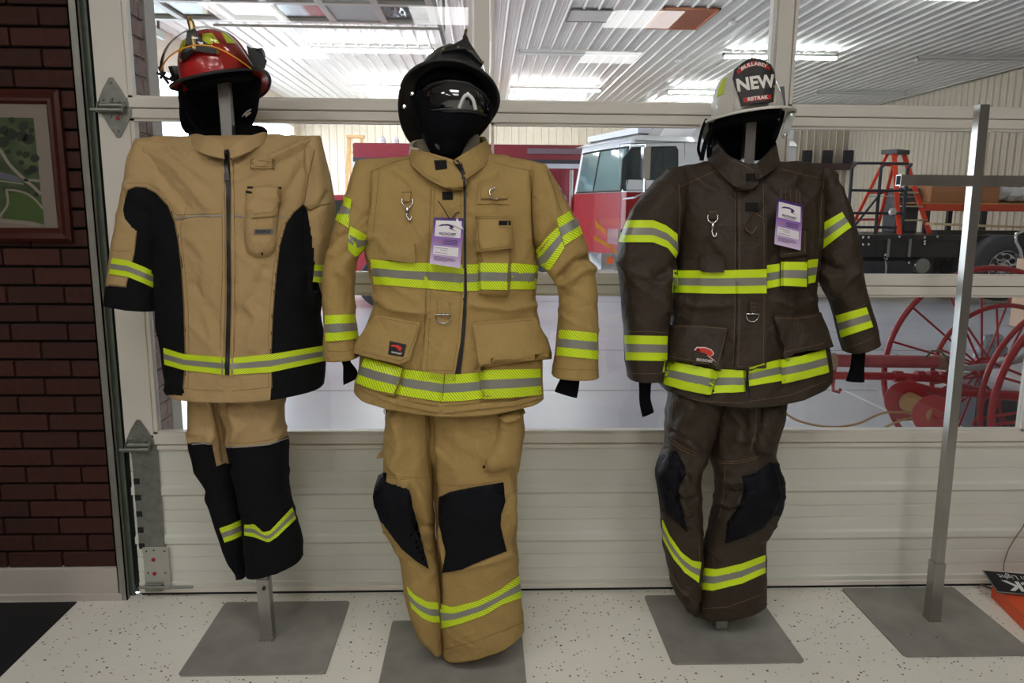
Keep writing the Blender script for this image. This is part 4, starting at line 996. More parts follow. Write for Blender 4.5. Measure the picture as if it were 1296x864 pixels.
BLs = [(162, 240), (172, 236), (184, 237), (198, 244), (213, 260), (240, 260), (240, 400), (120, 400), (120, 361), (160, 364), (162, 350), (170, 320), (173, 292), (166, 286), (158, 276), (156, 265), (159, 250)]
o, sl = loft('sleeve', rows, Y1, None, c1, 110, 80, .005, 1.3, [([(160, 235), (175, 250), (190, 262)], 5, .006)], mats=[TAN1, BLKC], paint=[(BLs, 1)])
rows = [(388, 176, 405, 172, .03, 0), (386, 200, 413, 205, .06, 0), (385, 235, 421, 240, .07, -.005), (384, 258, 424, 262, .075, -.01), (388, 300, 418, 305, .07, -.01), (392, 335, 411, 337, .06, -.01), (391, 360, 409, 362, .055, -.01), (390, 373, 408, 374, .055, -.01), (392, 400, 404, 402, .04, 0)]
o, sr = loft('sleeve', rows, Y1, None, c1, 110, 70, .004, 2.3, [([(390, 190), (392, 225), (386, 262)], 4, .006), ([(416, 245), (404, 262), (392, 268)], 4, -.006)], mats=[TAN1, BLKC], paint=[([(380, 372), (430, 374), (430, 410), (380, 410)], 1), ([(370, 258), (386, 260), (392, 285), (396, 310), (399, 340), (397, 374), (370, 374)], 1)])
T_ = [(285, 189, -.112), (276, 178, -.105), (262, 173, -.085), (250, 170, -.05), (240, 171, 0.), (247, 167, .06), (288, 161, .09), (326, 160, .06), (337, 167, 0.), (330, 168, -.045), (316, 173, -.08), (303, 179, -.1), (291, 189, -.112)]
B_ = [(284, 201, -.12), (272, 199, -.125), (256, 194, -.11), (244, 187, -.06), (240, 182, 0.), (247, 180, .06), (288, 176, .09), (326, 176, .06), (338, 179, 0.), (334, 181, -.05), (318, 191, -.10), (304, 197, -.12), (293, 201, -.12)]
o, col = ribbon('collar', T_, B_, Y1, TAN1, c1, .008, amp=.002)
T2 = [(u, v-1.5, d*.82) for u, v, d in T_[3:-3]]; B2 = [(u, v, d*.82) for u, v, d in B_[3:-3]]
o, _ = ribbon('collar_lining', T2, B2, Y1, BLKC, c1, .008)
S1 = Skin([tor, sl, sr, col], Y1); S1b = Skin([tor], Y1)
patch('side_panel', BLs[:5]+[(221, 280), (226, 305), (230, 340), (233, 385), (234.5, 440), (234, 470), (232, 493), (214, 491), (206, 448), (202, 420), (200, 392), (199, 394), (136, 384), (137, 361.5)]+BLs[9:], S1, BLKC, c1, .0005, .001, cell=4)
patch('side_panel', [(385, 258), (389, 266), (394, 300), (398, 340), (396, 372), (407, 374), (404, 402), (410, 430), (410, 470), (407, 486), (344, 492), (343, 450), (345, 400), (349, 350), (354, 310), (362, 282), (372, 268)], S1, BLKC, c1, .0005, .001, cell=4)
for P in ([(221, 277), (250, 273), (285, 273)], [(289, 273), (320, 274), (362, 274)]): stitch('reflective_piping', P, S1, THREAD_G, c1, 1.8, .001, .002)
for P in ([(159, 250), (162, 240), (172, 236), (184, 237), (198, 244), (213, 260), (221, 280), (226, 305), (230, 340), (233, 385), (234.5, 440), (234, 470), (232, 492)], [(344, 491), (343, 450), (345, 400), (349, 350), (354, 310), (362, 282), (372, 268), (385, 257), (390, 225), (398, 190)], [(173, 292), (170, 320), (162, 352), (159, 363), (138, 360)], [(384, 258), (392, 266), (402, 261), (418, 257)]):
    stitch('seam', P, S1, THREAD_D, c1, 1.2, .0012, .0012)
for P in ([(236, 262+0), (228, 290), (234, 340), (238, 390), (239, 440), (238, 490)], [(284, 205), (281, 270), (282, 340), (279, 400), (279, 445)], [(296, 205), (294, 270), (296, 340), (295, 400), (297, 445)], [(340, 490), (339, 450), (341, 400), (345, 350), (350, 312), (357, 284)], [(142, 316), (152, 318), (168, 317)], [(214, 489), (250, 493), (284, 495)], [(294, 495), (340, 490), (405, 483)],
          [(214, 256), (222, 272), (284, 270)], [(160, 232), (172, 231), (186, 232), (202, 240)]): stitch('stitching', P, S1, THREAD_D, c1, .8, .0008, .0006, dash=3)
# zip
z_ = patch('zipper', [(283.5, 190), (290, 190), (292, 230), (291.5, 300), (292.5, 370), (291, 440), (290, 474), (285, 474), (286, 440), (287.5, 370), (287, 300), (286.5, 240)], S1, ZIP, c1, .002, .003, cell=4)[0]
patch('zipper_pull', [(284, 205), (290.5, 205), (291, 229), (284.5, 229)], S1, mat('zip_pull_black', (.015, .015, .016), .3), z_, .006, .004, rnd=2)
stitch('piping', [(283, 200), (282.5, 240), (283.5, 300), (284, 370), (282, 440), (282, 476)], S1, TAN1, c1, 2.5, .001, .004); stitch('piping', [(293, 200), (295, 240), (295.5, 300), (296, 370), (294.5, 440), (294, 476)], S1, TAN1, c1, 2.5, .001, .004)
hivis([(207.5, 440), (233, 448), (285, 452)], [(209, 461), (233, 468), (285, 474)], S1b, c1, LIME_H, SILV, off=.003)
hivis([(291.5, 453), (342, 448), (409.5, 437)], [(291.5, 474), (342, 471), (409.5, 456.5)], S1b, c1, LIME_H, SILV, off=.003)
Ssl = Skin([sl], Y1); Ssr = Skin([sr], Y1)
hivis([(142.5, 326.5), (162, 329.5), (181, 337), (195.5, 344)], [(138.5, 346.5), (162, 350), (181, 358), (198, 366)], Ssl, c1, LIME_H, SILV, off=.003)
hivis([(398, 335), (410.5, 335)], [(396, 356.5), (409, 358)], Ssr, c1, LIME_H, SILV, off=.003, back=False)
# chest: mic tab, radio pocket with bellows and flap
patch('mic_tab', [(318, 202), (347, 202), (347, 213), (318, 213)], S1, TAN1, c1, .002, .004)
for x in (319.5, 345.5): patch('mic_tab_end', [(x-2, 201.5), (x+2, 201.5), (x+2, 214), (x-2, 214)], S1, THREAD_D, c1, .006, .001, cell=4)
stitch('stitching', [(323, 204.5), (342, 204.5)], S1, THREAD_D, c1, 1, .0065, .0008); stitch('stitching', [(323, 210.5), (342, 210.5)], S1, THREAD_D, c1, 1, .0065, .0008)
pk_, g = patch('radio_pocket', [(312, 238), (352, 236), (355, 250), (352, 280), (349, 318), (340, 325), (327, 326), (312, 320), (309, 300), (310, 262)], S1, TAN1, c1, .001, .004, puff=.020, pr=9, rnd=4, wr=.003)
Sp = Skin([tor, g], Y1)
fl_, g2 = patch('pocket_flap', [(321, 236), (346, 235), (355, 242), (355, 260), (347, 273), (319, 276), (313, 266), (312, 258), (321, 252)], Sp, TAN1, pk_, .003, .004, puff=.004, pr=4, rnd=2)
Sp2 = Skin([tor, g, g2], Y1)
stitch('stitching', [(316, 265), (322, 271), (345, 268), (352, 259)], Sp2, THREAD_D, pk_, .8, .0012, .0008, dash=3)
patch('velcro_slot', [(313, 236), (320, 236), (320, 238.5), (313, 238.5)], Sp, VELCRO, pk_, .002, .002); patch('velcro_slot', [(349, 237), (356, 236.5), (356, 239), (349, 239.5)], Sp, VELCRO, pk_, .002, .002); patch('velcro_slot', [(311, 241), (319, 243), (319, 245), (311, 244)], Sp, VELCRO, pk_, .002, .002)
lb_, g3 = patch('woven_label', [(322, 290), (345, 290), (345, 296), (322, 296)], Sp, mat('grey_label', srgb(112, 112, 112), .7), pk_, .003, .0012)
def lab(u0, v0, du, ang=0, sk=Sp, h0=.006):
    def f(x, y, h): p, n, d = sk.hit(u0+x*du, v0-y*du); return p-d*(h0+h)
    return f
text('label_word', 'ENERGY', 5.4, lab(333.5, 293, 1), mat('label_print', (.02, .02, .02), .7), lb_, bold=.1, sx=1.0)
patch('drain_eyelet', [(333, 320), (330.5, 318.5), (330.5, 321.5), (333, 323)][::1], Sp, VELCRO, pk_, .003, .001, rnd=1)
def mark_ac(skin):
    pass

# ================================================================== COAT 2: tan turnout coat
Y2 = -.451
c2 = empty('fire_coat', PY(580, 330, Y2)*[1, 1, 0]+[0, 0, PY(580, 515, Y2)[2]], 'all tan turnout coat with purple tag hanging under the black helmet', 'coat')
rows = [(452, 205, 688, 208, .025, 0, -8), (452, 210, 690, 213, .05, 0, -6), (456, 222, 690, 226, .085, 0, -3), (462, 245, 685, 250, .11, 0), (463, 280, 678, 285, .125, 0), (464, 310, 677, 315, .13, 0), (469, 335, 680, 336, .13, 0),
        (474, 365, 677, 365, .128, 0), (474, 388, 677, 390, .128, 0), (468, 412, 681, 412, .135, 0), (461, 440, 684, 440, .145, 0, 2), (456, 465, 685, 463, .15, 0, 5), (450, 487, 685, 487, .155, 0, 12), (450, 492, 685, 500, .155, 0, 14)]
f2 = [([(478, 222), (479, 260), (470, 300)], 5, .012), ([(470, 240), (466, 270), (463, 298)], 5, -.012), ([(674, 225), (676, 260), (676, 300)], 5, -.010), ([(665, 222), (668, 262), (668, 300)], 5, .006), ([(480, 300), (492, 318), (520, 325)], 5, .004),
      ([(475, 375), (500, 392), (540, 396)], 5, .006), ([(480, 392), (470, 405), (462, 430)], 6, .006), ([(600, 385), (640, 392), (676, 386)], 5, .006), ([(590, 220), (600, 240), (598, 268)], 4, .006), ([(500, 215), (515, 225), (528, 240)], 5, .005), ([(640, 205), (625, 222), (600, 232)], 5, .005),
      ([(508, 470), (503, 490), (499, 503)], 4, -.010), ([(608, 468), (610, 490), (612, 508)], 4, -.008), ([(560, 475), (559, 508), (557, 520)], 3, -.008)]
o, tor = loft('body', rows, Y2, TAN, c2, 220, 150, .0080, 5.3, f2)
rows = [(455, 206, 486, 212, .05, .01), (446, 228, 484, 235, .08, .0), (437, 252, 480, 262, .09, -.01), (425, 278, 476, 290, .09, -.02), (417, 305, 466, 308, .085, -.03), (412, 335, 452, 328, .08, -.035), (411, 365, 447, 360, .075, -.04), (411, 395, 448, 392, .075, -.045), (412, 420, 450, 418, .075, -.045), (412, 440, 453, 438, .075, -.045), (413, 453, 454, 450, .075, -.045)]
f = [([(478, 300), (460, 302), (440, 318)], 5, -.005), ([(446, 300), (436, 312), (420, 322)], 6, .004), ([(430, 345), (440, 352), (447, 366)], 5, .006), ([(415, 310), (425, 300), (440, 296)], 4, -.006)]
o, sl = loft('sleeve', rows, Y2, TAN, c2, 130, 80, .006, 6.3, f)
rows = [(668, 208, 690, 210, .05, .01), (668, 235, 705, 240, .08, .0), (670, 265, 721, 268, .09, -.01), (674, 300, 736, 296, .09, -.02), (684, 332, 745, 325, .088, -.03), (704, 352, 750, 352, .08, -.035), (711, 372, 752, 372, .078, -.04), (709, 400, 754, 400, .078, -.045), (706, 430, 755, 432, .078, -.045), (703, 455, 756, 458, .078, -.045), (700, 474, 757, 475, .078, -.045)]
f = [([(745, 325), (728, 330), (712, 348)], 4, -.014), ([(750, 340), (732, 342), (718, 356)], 6, .010), ([(700, 340), (712, 360), (712, 385)], 5, .006), ([(688, 225), (700, 260), (706, 285)], 5, .006), ([(676, 318), (690, 300), (706, 285)], 4, -.008)]
o, sr = loft('sleeve', rows, Y2, TAN, c2, 130, 80, .006, 7.3, f)
T_ = [(587, 214, -.130), (578, 205, -.130), (566, 200, -.125), (548, 195, -.105), (531, 191, -.075), (521, 188, -.02), (528, 180, .05), (570, 175, .09), (605, 173, .06), (614, 177, 0.), (603, 185, -.05), (592, 192, -.085), (580, 199, -.105), (572, 205, -.112)]
B_ = [(591, 234, -.140), (578, 240, -.140), (560, 236, -.135), (541, 226, -.12), (525, 212, -.09), (518, 203, -.02), (526, 198, .05), (570, 196, .09), (612, 196, .06), (624, 200, 0.), (616, 208, -.06), (604, 217, -.1), (594, 224, -.12), (588, 230, -.125)]
o, col = ribbon('collar', T_, B_, Y2, TAN, c2, .011, amp=.004)
ribbon('collar_lining', [(u, v-3, d*.8) for u, v, d in T_[4:9]], [(u, v, d*.8) for u, v, d in B_[4:9]], Y2, mat('quilted_lining', srgb(200, 190, 170), .9, bump=.6, bscale=90), c2, .008)
ST = Skin([tor], Y2); SA = Skin([tor, sl, sr, col], Y2)
patch('zip_gap', [(584, 205), (589, 222), (590, 300), (591, 372), (589, 420), (583, 473), (572, 473), (580, 430), (585, 372), (586, 300), (585, 240)], SA, ZIP, c2, .004, .002)
fl_, gf = patch('storm_flap', [(547, 231), (560, 237), (580, 238), (586, 226), (586.5, 250), (587, 330), (587.5, 370), (583, 432), (575.5, 473), (535, 471), (538, 440), (541, 365), (544, 300), (546, 250)], SA, TAN, c2, .003, .005, cell=5, wr=.003, lift=((560, 400), (562, 473), .010))
S = Skin([tor, sl, sr, col, gf], Y2)
for p in ([(549.5, 203), (565, 202.5), (566, 213), (551.5, 215)], [(559.5, 243), (573, 243), (573.5, 252.5), (560, 252.5)]): patch('velcro_patch', p, S, VELCRO, c2, .002, .0015)
patch('velcro_patch', [(573, 204), (580, 203), (589, 219), (585, 221)], Skin([col], Y2), VELCRO, c2, .004, .0015)
patch('cloth_diamond', [(566, 267), (575, 261), (582, 268), (573, 275)], S, TAN, c2, .002, .002)
for P in ([(550, 236), (548, 300), (545, 365), (542, 440), (539, 469)], [(546, 240), (543, 300), (539.5, 365), (536, 440)], [(583, 240), (584, 330), (584, 370), (579, 432), (573, 470)], [(540, 468), (574, 469)]): stitch('stitching', P, S, THREAD_D, fl_, .8, .0008, .0007, dash=3)
for P in ([(468, 218), (495, 206), (520, 200)], [(625, 205), (650, 212), (672, 216)], [(480, 215), (477, 250), (472, 296)], [(676, 216), (672, 260), (676, 312)], [(414, 444), (434, 445), (452, 442)], [(702, 466), (728, 468), (755, 468)], [(692, 214), (704, 250), (716, 284)], [(460, 494), (500, 506), (556, 514)], [(562, 514), (620, 508), (680, 496)], [(526, 208), (540, 222), (560, 231)], [(618, 203), (604, 214), (592, 221)], [(526, 190), (548, 198), (566, 204), (580, 212)]): stitch('stitching', P, S, THREAD_D, c2, .8, .0008, .0007, dash=3)
# chest tapes
ta = hivis([(469, 328), (510, 332), (545, 333), (587, 335)], [(474, 359.5), (530, 364), (588, 369)], S, c2, LIME_H, SILV, off=.002, back=True)
hivis([(590, 335), (606, 334)], [(590.5, 368), (606, 367.5)], S, c2, LIME_H, SILV, off=.002, back=True)
rp, grp = patch('radio_pocket', [(604, 276), (647, 276), (646, 330), (643.5, 373), (625, 374), (606, 371)], S, TAN, c2, .002, .004, puff=.022, pr=5, rnd=1.5)
S3 = Skin([tor, sl, sr, col, gf, grp], Y2)
hivis([(605, 332.5), (646.5, 333.5)], [(606, 366), (645, 367)], S3, c2, LIME_H, SILV, off=.002, back=False)
patch('cloth_hem', [(606, 367), (645, 368), (643, 374), (607, 372)], S3, TAN, rp, .001, .003)
hivis([(647, 333), (664, 334), (681, 336)], [(645.5, 366), (660, 366), (677, 366)], S, c2, LIME_H, SILV, off=.002)
pf_, gpf = patch('pocket_flap', [(601, 271.5), (646.5, 272), (647, 314), (606, 318.5)], S3, TAN, rp, .003, .004, puff=.004, pr=3, lift=((620, 285), (622, 318), .012), rnd=1)
S4 = Skin([tor, sl, sr, col, gf, grp, gpf], Y2)
patch('antenna_slot', [(631, 279.5), (646, 279.5), (646, 285), (631, 285)], S4, VELCRO, pf_, .001, .001)
for P in ([(602, 274), (645, 274.5)], [(603, 276.5), (644, 277)], [(608, 315.5), (644, 311.5)], [(604.5, 280), (607, 314)], [(631, 287), (646, 288.5)]): stitch('stitching', P, S4, THREAD_D, pf_, .8, .0008, .0007, dash=3)
mt, gm = patch('mic_panel', [(605, 232), (647, 232), (646, 258.5), (603, 258)], S, TAN, c2, .001, .003)
S5 = Skin([tor, gm], Y2); tb, gt = patch('mic_tab', [(608, 236), (643, 236), (642, 251), (609, 251)], S5, TAN, mt, .001, .004)
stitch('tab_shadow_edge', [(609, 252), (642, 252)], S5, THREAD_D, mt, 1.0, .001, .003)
S6 = Skin([tor, gm, gt], Y2); P_k = lambda u, v: (lambda h: h[0]-h[2]*.012)(S6.hit(u, v))
MB().tube(smoothp([P_k(628, 237), P_k(622, 239), P_k(619.5, 243), P_k(621, 248), P_k(625, 251.5), P_k(630, 251.5)], 5), .0026, 8).build('mic_hook', SNAPM, tb, smooth=True)
patch('hook_loop', [(511, 244), (520, 244), (520, 255), (511, 255)], S, TAN, c2, .003, .004); stitch('stitching', [(509.5, 243.5), (521, 243)], S, THREAD_D, c2, 1, .004, .001)
snaphook(515.5, 257, 21, S, c2, 0)
patch('small_flap', [(490, 306), (493, 304), (520, 305), (524.5, 308), (525, 331), (490, 328)], S, TAN, c2, .002, .004, lift=((505, 312), (506, 330), .008), rnd=1)
patch('ring_tab', [(554, 379), (567, 379), (568, 396), (555, 396)], S, TAN, c2, .003, .004); dring(560.5, 400, .021, S, c2)
# lower pockets: bellows then flap
for poly, flp, lf, nm in (([(462, 452), (512, 466), (500, 503), (448, 488)], [(477, 398), (532.5, 408), (528, 425), (518, 455), (507, 459.5), (480, 454), (454, 446), (460, 430), (468, 412)], ((500, 405), (485, 455), .028), 'l'),
                          ([(608, 462), (684, 452), (684.5, 501), (611, 506)], [(597, 408.5), (676, 402.5), (694.5, 453.5), (606.5, 466)], ((636, 408), (650, 460), .028), 'r')):
    pk2, gp = patch('cargo_pocket', poly, S, TAN, c2, .001, .003, puff=.016, pr=7)
    Sp = Skin([tor, gf, gp], Y2); fo, gfo = patch('pocket_flap', flp, Sp, TAN, pk2, .006, .006, puff=.005, pr=5, lift=lf, rnd=1.5, wr=.002, cell=6)
    Sf = Skin([tor, gf, gp, gfo], Y2)
    if nm == 'l':
        A = Sp; Sl = Sf; fl2 = fo
        for P in ([(480, 402), (529, 411)], [(458, 444), (482, 451), (506, 456), (516, 452)], [(529, 412), (524, 430), (514, 452)]): stitch('stitching', P, Sf, THREAD_D, fo, .8, .0008, .0007, dash=3)
    else:
        B = Sp
        for P in ([(600, 411), (674, 405)], [(609, 462), (690, 450)]): stitch('stitching', P, Sf, THREAD_D, fo, .8, .0008, .0007, dash=3)
hivis([(461.5, 453), (485, 459.5), (509, 466)], [(451, 484), (473, 492), (498, 497.5)], A, c2, LIME_H, SILV, off=.003)
hivis([(510, 467), (535, 470), (562, 474)], [(498.5, 498), (527, 503), (559, 508)], S, c2, LIME_H, SILV, off=.003)
hivis([(563, 474), (585, 473), (608, 471)], [(560, 508), (585, 507), (611, 504)], S, c2, LIME_H, SILV, off=.003)
hivis([(608, 468.5), (640, 467.5), (683, 466.5)], [(611.5, 504), (650, 502), (684.5, 498.5)], B, c2, LIME_H, SILV, off=.003)
lg, gl_ = patch('brand_patch', [(493.5, 431.5), (514.5, 436), (510.5, 451.5), (491.5, 448)], Sl, mat('patch_black', (.012, .012, .014), .7), fl2, .001, .002)
logo(503, 441, 17, .2, Skin([gl_], Y2), lg, dark=True)
stitch('hem_roll', [(451, 487), (475, 498), (500, 508), (530, 514), (556, 520)], S, TAN, c2, 6, .001, .005); stitch('hem_roll', [(561, 520), (600, 515), (650, 510), (684, 501)], S, TAN, c2, 6, .001, .005)
Sl_, Sr_ = Skin([sl], Y2), Skin([sr], Y2)
hivis([(433, 247), (445, 253)], [(421.5, 276), (441, 288)], Sl_, c2, LIME_H, SILV, .003); hivis([(443, 286), (465, 298)], [(440, 315.5), (450, 325), (461, 314)], Sl_, c2, LIME_H, SILV, .003)
hivis([(412, 399), (448.5, 397.5)], [(412.5, 432), (453, 428.5)], Sl_, c2, LIME_H, SILV, .003)
hivis([(704.5, 276.5), (724, 265.5)], [(714.5, 310.5), (736.5, 296)], Sr_, c2, LIME_H, SILV, .003); hivis([(676, 320), (690.5, 303), (706.5, 287)], [(689, 341), (697, 341), (714.5, 313.5)], Sr_, c2, LIME_H, SILV, .0025)
hivis([(709, 417), (754.5, 421)], [(705, 449.5), (756.5, 454.5)], Sr_, c2, LIME_H, SILV, .003)
patch('arm_badge', [(706, 226), (713, 240), (720, 256), (716, 254), (708, 238)], Sr_, mat('badge_grey', srgb(150, 150, 150), .5), c2, .002, .002, cell=3)
loft('wristlet', [(428, 448, 440, 447, .018, -.045), (434, 462, 444, 458, .014, -.045), (434, 475, 452, 468, .012, -.045), (434.5, 487, 453, 478, .010, -.045)], Y2, KNIT, c2, 30, 30, .002, 8, hem=0)
loft('wristlet', [(713, 470, 734, 471, .02, -.045), (711, 478, 733.5, 480, .018, -.045), (705, 488, 732, 492, .014, -.045), (702, 495, 729.5, 503, .010, -.045)], Y2, KNIT, c2, 30, 30, .002, 9, hem=0)

# ================================================================== COAT 3: dark brown turnout coat
Y3 = -.288
c3 = empty('fire_coat', PY(943, 330, Y3)*[1, 1, 0]+[0, 0, PY(943, 505, Y3)[2]], 'dark brown turnout coat with purple tag hanging under the white helmet', 'coat')
rows = [(845, 212, 1049, 214, .025, 0, -6), (845, 217, 1050, 219, .05, 0, -5), (848, 230, 1048, 232, .085, 0, -3), (855, 255, 1042, 255, .11, 0), (857, 285, 1037, 285, .125, 0), (856, 315, 1035, 318, .13, 0), (853, 345, 1033, 345, .13, 0), (851, 370, 1030, 370, .128, 0),
        (849, 395, 1030, 390, .13, 0), (846, 420, 1038, 412, .138, 0), (843, 450, 1045, 440, .146, 0), (839, 474, 1049, 462, .152, 0, 8), (837, 484, 1049, 471, .155, 0, 16), (837, 487, 1049, 474, .155, 0, 20)]
f3 = [([(858, 235), (859, 270), (857, 300)], 5, .008), ([(852, 240), (853, 275), (853, 300)], 4, -.010), ([(1042, 225), (1038, 260), (1036, 300)], 4, -.010), ([(870, 215), (885, 230), (900, 240)], 5, .005), ([(1020, 215), (1005, 228), (990, 235)], 5, .005), ([(852, 378), (880, 388), (920, 386)], 5, .006), ([(980, 380), (1010, 388), (1030, 378)], 5, .006),
      ([(900, 300), (915, 320), (925, 335)], 5, .004), ([(905, 470), (901, 490), (898, 500)], 4, -.012), ([(989, 455), (990, 480), (990, 492)], 4, -.008), ([(946, 468), (946, 490), (946, 505)], 3, -.012)]
o, tor = loft('body', rows, Y3, BRN, c3, 210, 150, .0075, 11.3, f3)
rows = [(846, 214, 876, 220, .05, .01), (830, 228, 872, 236, .08, .0), (812, 248, 868, 258, .09, -.01), (797, 272, 862, 285, .09, -.02), (785, 303, 858, 312, .09, -.025), (781, 330, 855, 345, .088, -.03), (785, 362, 851, 370, .082, -.035), (789, 399, 846, 402, .078, -.04), (792, 431, 844, 431, .075, -.04), (793.5, 455, 843, 456, .074, -.04), (796, 478, 838, 478, .074, -.04)]
o, sl = loft('sleeve', rows, Y3, BRN, c3, 130, 80, .006, 12.3, [([(805, 260), (800, 300), (795, 330)], 8, .006), ([(850, 345), (838, 362), (842, 392)], 5, .008), ([(784, 330), (800, 345), (825, 352)], 5, .005), ([(857, 330), (845, 345), (832, 350)], 5, -.008)])
rows = [(1030, 214, 1049, 214, .05, .01), (1032, 235, 1058, 238, .08, 0.), (1034, 262, 1070, 265, .088, -.01), (1035, 292, 1079, 290, .088, -.02), (1034, 322, 1083, 318, .088, -.028), (1036, 348, 1087, 342, .085, -.034), (1047, 368, 1091, 366, .08, -.038), (1055, 388, 1096, 384, .076, -.04), (1061, 410, 1102, 402, .074, -.04), (1066, 430, 1106, 417, .074, -.04), (1071, 445, 1108, 431, .074, -.04)]
o, sr = loft('sleeve', rows, Y3, BRN, c3, 130, 80, .006, 13.3, [([(1040, 340), (1052, 352), (1056, 372)], 5, .010), ([(1035, 330), (1050, 340), (1066, 342)], 5, -.008), ([(1064, 240), (1070, 262), (1074, 285)], 5, .005), ([(1086, 345), (1075, 352), (1064, 365)], 5, .006)])
T_ = [(957, 214, -.130), (949, 209, -.130), (938, 204, -.12), (924, 198, -.10), (914, 188, -.06), (909, 180, -.0), (920, 176, .06), (945, 173, .08), (970, 175, .06), (980, 182, 0.), (975, 190, -.05), (967, 198, -.085), (958, 206, -.105), (951, 212, -.112)]
B_ = [(960, 232, -.138), (950, 240, -.138), (937, 240, -.132), (920, 228, -.11), (905, 212, -.07), (897, 201, 0.), (915, 198, .06), (945, 196, .08), (975, 198, .06), (985, 206, 0.), (983, 211, -.06), (976, 217, -.1), (967, 223, -.12), (960, 228, -.125)]
o, col = ribbon('collar', T_, B_, Y3, BRN, c3, .011, amp=.004)
ribbon('collar_lining', [(u, v-3, d*.8) for u, v, d in T_[4:10]], [(u, v, d*.8) for u, v, d in B_[4:10]], Y3, KNIT, c3, .008)
SA = Skin([tor, sl, sr, col], Y3)
patch('zip_gap', [(943.5, 467), (948, 467), (949, 500), (944.5, 503)], SA, ZIP, c3, .003, .002)
fl_, gf = patch('storm_flap', [(932, 236), (945, 240), (957, 238), (962, 226), (971, 222), (970, 260), (970.5, 340), (970, 400), (969, 465), (930, 467), (933, 400), (933, 300)], SA, BRN, c3, .003, .005, cell=5, wr=.003, lift=((950, 400), (950, 467), .008))
S = Skin([tor, sl, sr, col, gf], Y3)
for p in ([(944, 219.5), (960, 219.5), (960, 229), (944, 229.5)], [(943, 256.5), (959.5, 256.5), (959.5, 267), (943, 267)]): patch('velcro_patch', p, S, VELCRO, c3, .002, .0015)
for P in ([(936, 243), (936, 300), (936, 400), (934, 464)], [(931, 243), (930.5, 300), (930, 400), (928, 460)], [(966, 232), (967, 300), (967, 400), (966, 462)], [(934, 464), (966, 463)]): stitch('stitching', P, S, THREAD_L, fl_, .7, .0008, .0007, dash=2)
for P in ([(858, 237), (880, 228), (905, 216)], [(990, 214), (1012, 220), (1040, 226)], [(859, 232), (861, 265), (859, 300)], [(1043, 228), (1039, 262), (1037, 312)], [(790, 420), (818, 419), (844, 421)], [(797, 472), (818, 473), (838, 472)], [(1062, 398), (1080, 392), (1096, 385)], [(1069, 441), (1090, 434), (1106, 427)], [(912, 228), (925, 240), (932, 248)], [(922, 201), (940, 208), (954, 216)], [(855, 500), (890, 508), (942, 510)], [(948, 508), (1000, 500), (1046, 482)], [(904, 214), (915, 226), (926, 238)]): stitch('stitching', P, S, THREAD_L, c3, .7, .0008, .0007, dash=2)
hivis([(852, 342), (910, 342), (970, 340.5)], [(851, 370), (910, 371.5), (970, 371)], S, c3, LIME, SILV, .002)
hivis([(970.5, 335.5), (989, 333)], [(970.5, 365), (989, 361.5)], S, c3, LIME, SILV, .002)
rp, grp = patch('radio_pocket', [(986, 292), (1022, 290), (1021, 330), (1020, 366), (987, 367)], S, BRN, c3, .002, .004, puff=.022, pr=5, rnd=1.5)
S3 = Skin([tor, sl, sr, col, gf, grp], Y3)
hivis([(989, 331), (1021, 331.5)], [(988.5, 361.5), (1020.5, 362.5)], S3, c3, LIME, SILV, .002, back=False)
hivis([(1022, 329), (1035, 327.5)], [(1021, 359), (1031, 357)], S, c3, LIME, SILV, .002)
pf_, gpf = patch('pocket_flap', [(984, 290), (1024, 289), (1022, 322), (985, 326)], S3, BRN, rp, .003, .004, puff=.004, pr=3, lift=((1000, 300), (1002, 326), .010), rnd=1)
S4 = Skin([tor, sl, sr, col, gf, grp, gpf], Y3)
for P in ([(987, 322), (1020, 318.5)], [(1019, 292), (1018.5, 318)], [(990, 294), (1020, 293)]): stitch('stitching', P, S4, THREAD_L, pf_, .7, .0008, .0007, dash=2)
mt, gm = patch('mic_tab', [(985, 240), (1013, 238), (1014, 262), (986, 264)], S, BRN, c3, .001, .003)
for x in (988, 994, 1000, 1008, 1012): stitch('stitching', [(x, 240), (x+.6, 262)], Skin([tor, gm], Y3), THREAD_L, mt, .8, .001, .0007, dash=3)
patch('hook_loop', [(897.5, 265), (908, 265), (908, 277), (897.5, 277)], S, BRN, c3, .003, .004); stitch('stitching', [(897, 268), (908, 268)], S, THREAD_L, c3, .8, .008, .001)
snaphook(902, 277, 22, S, c3, 0)
patch('small_flap', [(887.5, 322), (890, 321), (917, 323), (916.5, 344), (892, 344), (888, 343)], S, BRN, c3, .002, .005, lift=((902, 326), (902, 344), .010)); stitch('stitching', [(890, 324), (917, 325)], S, THREAD_L, c3, .7, .003, .0007, dash=2)
tb, gt = patch('cloth_strap', [(957.5, 268.5), (967, 274.5), (950.5, 297.5), (942, 291)], S, BRN, c3, .002, .006)
for P in ([(958, 270.5), (966, 275.5)], [(943.5, 290), (951, 295.5)], [(957, 270), (943.5, 290)], [(965.5, 276.5), (951.5, 296)]): stitch('stitching', P, Skin([gt], Y3), THREAD_L, tb, 1.0, .001, .0007)
patch('ring_tab', [(948, 381), (957, 381), (957.5, 396), (948.5, 396)], S, BRN, c3, .003, .004)
for y in (383, 388, 393): stitch('stitching', [(948.5, y), (957, y)], S, THREAD_L, c3, .8, .008, .001)
dring(952.5, 399, .020, S, c3)
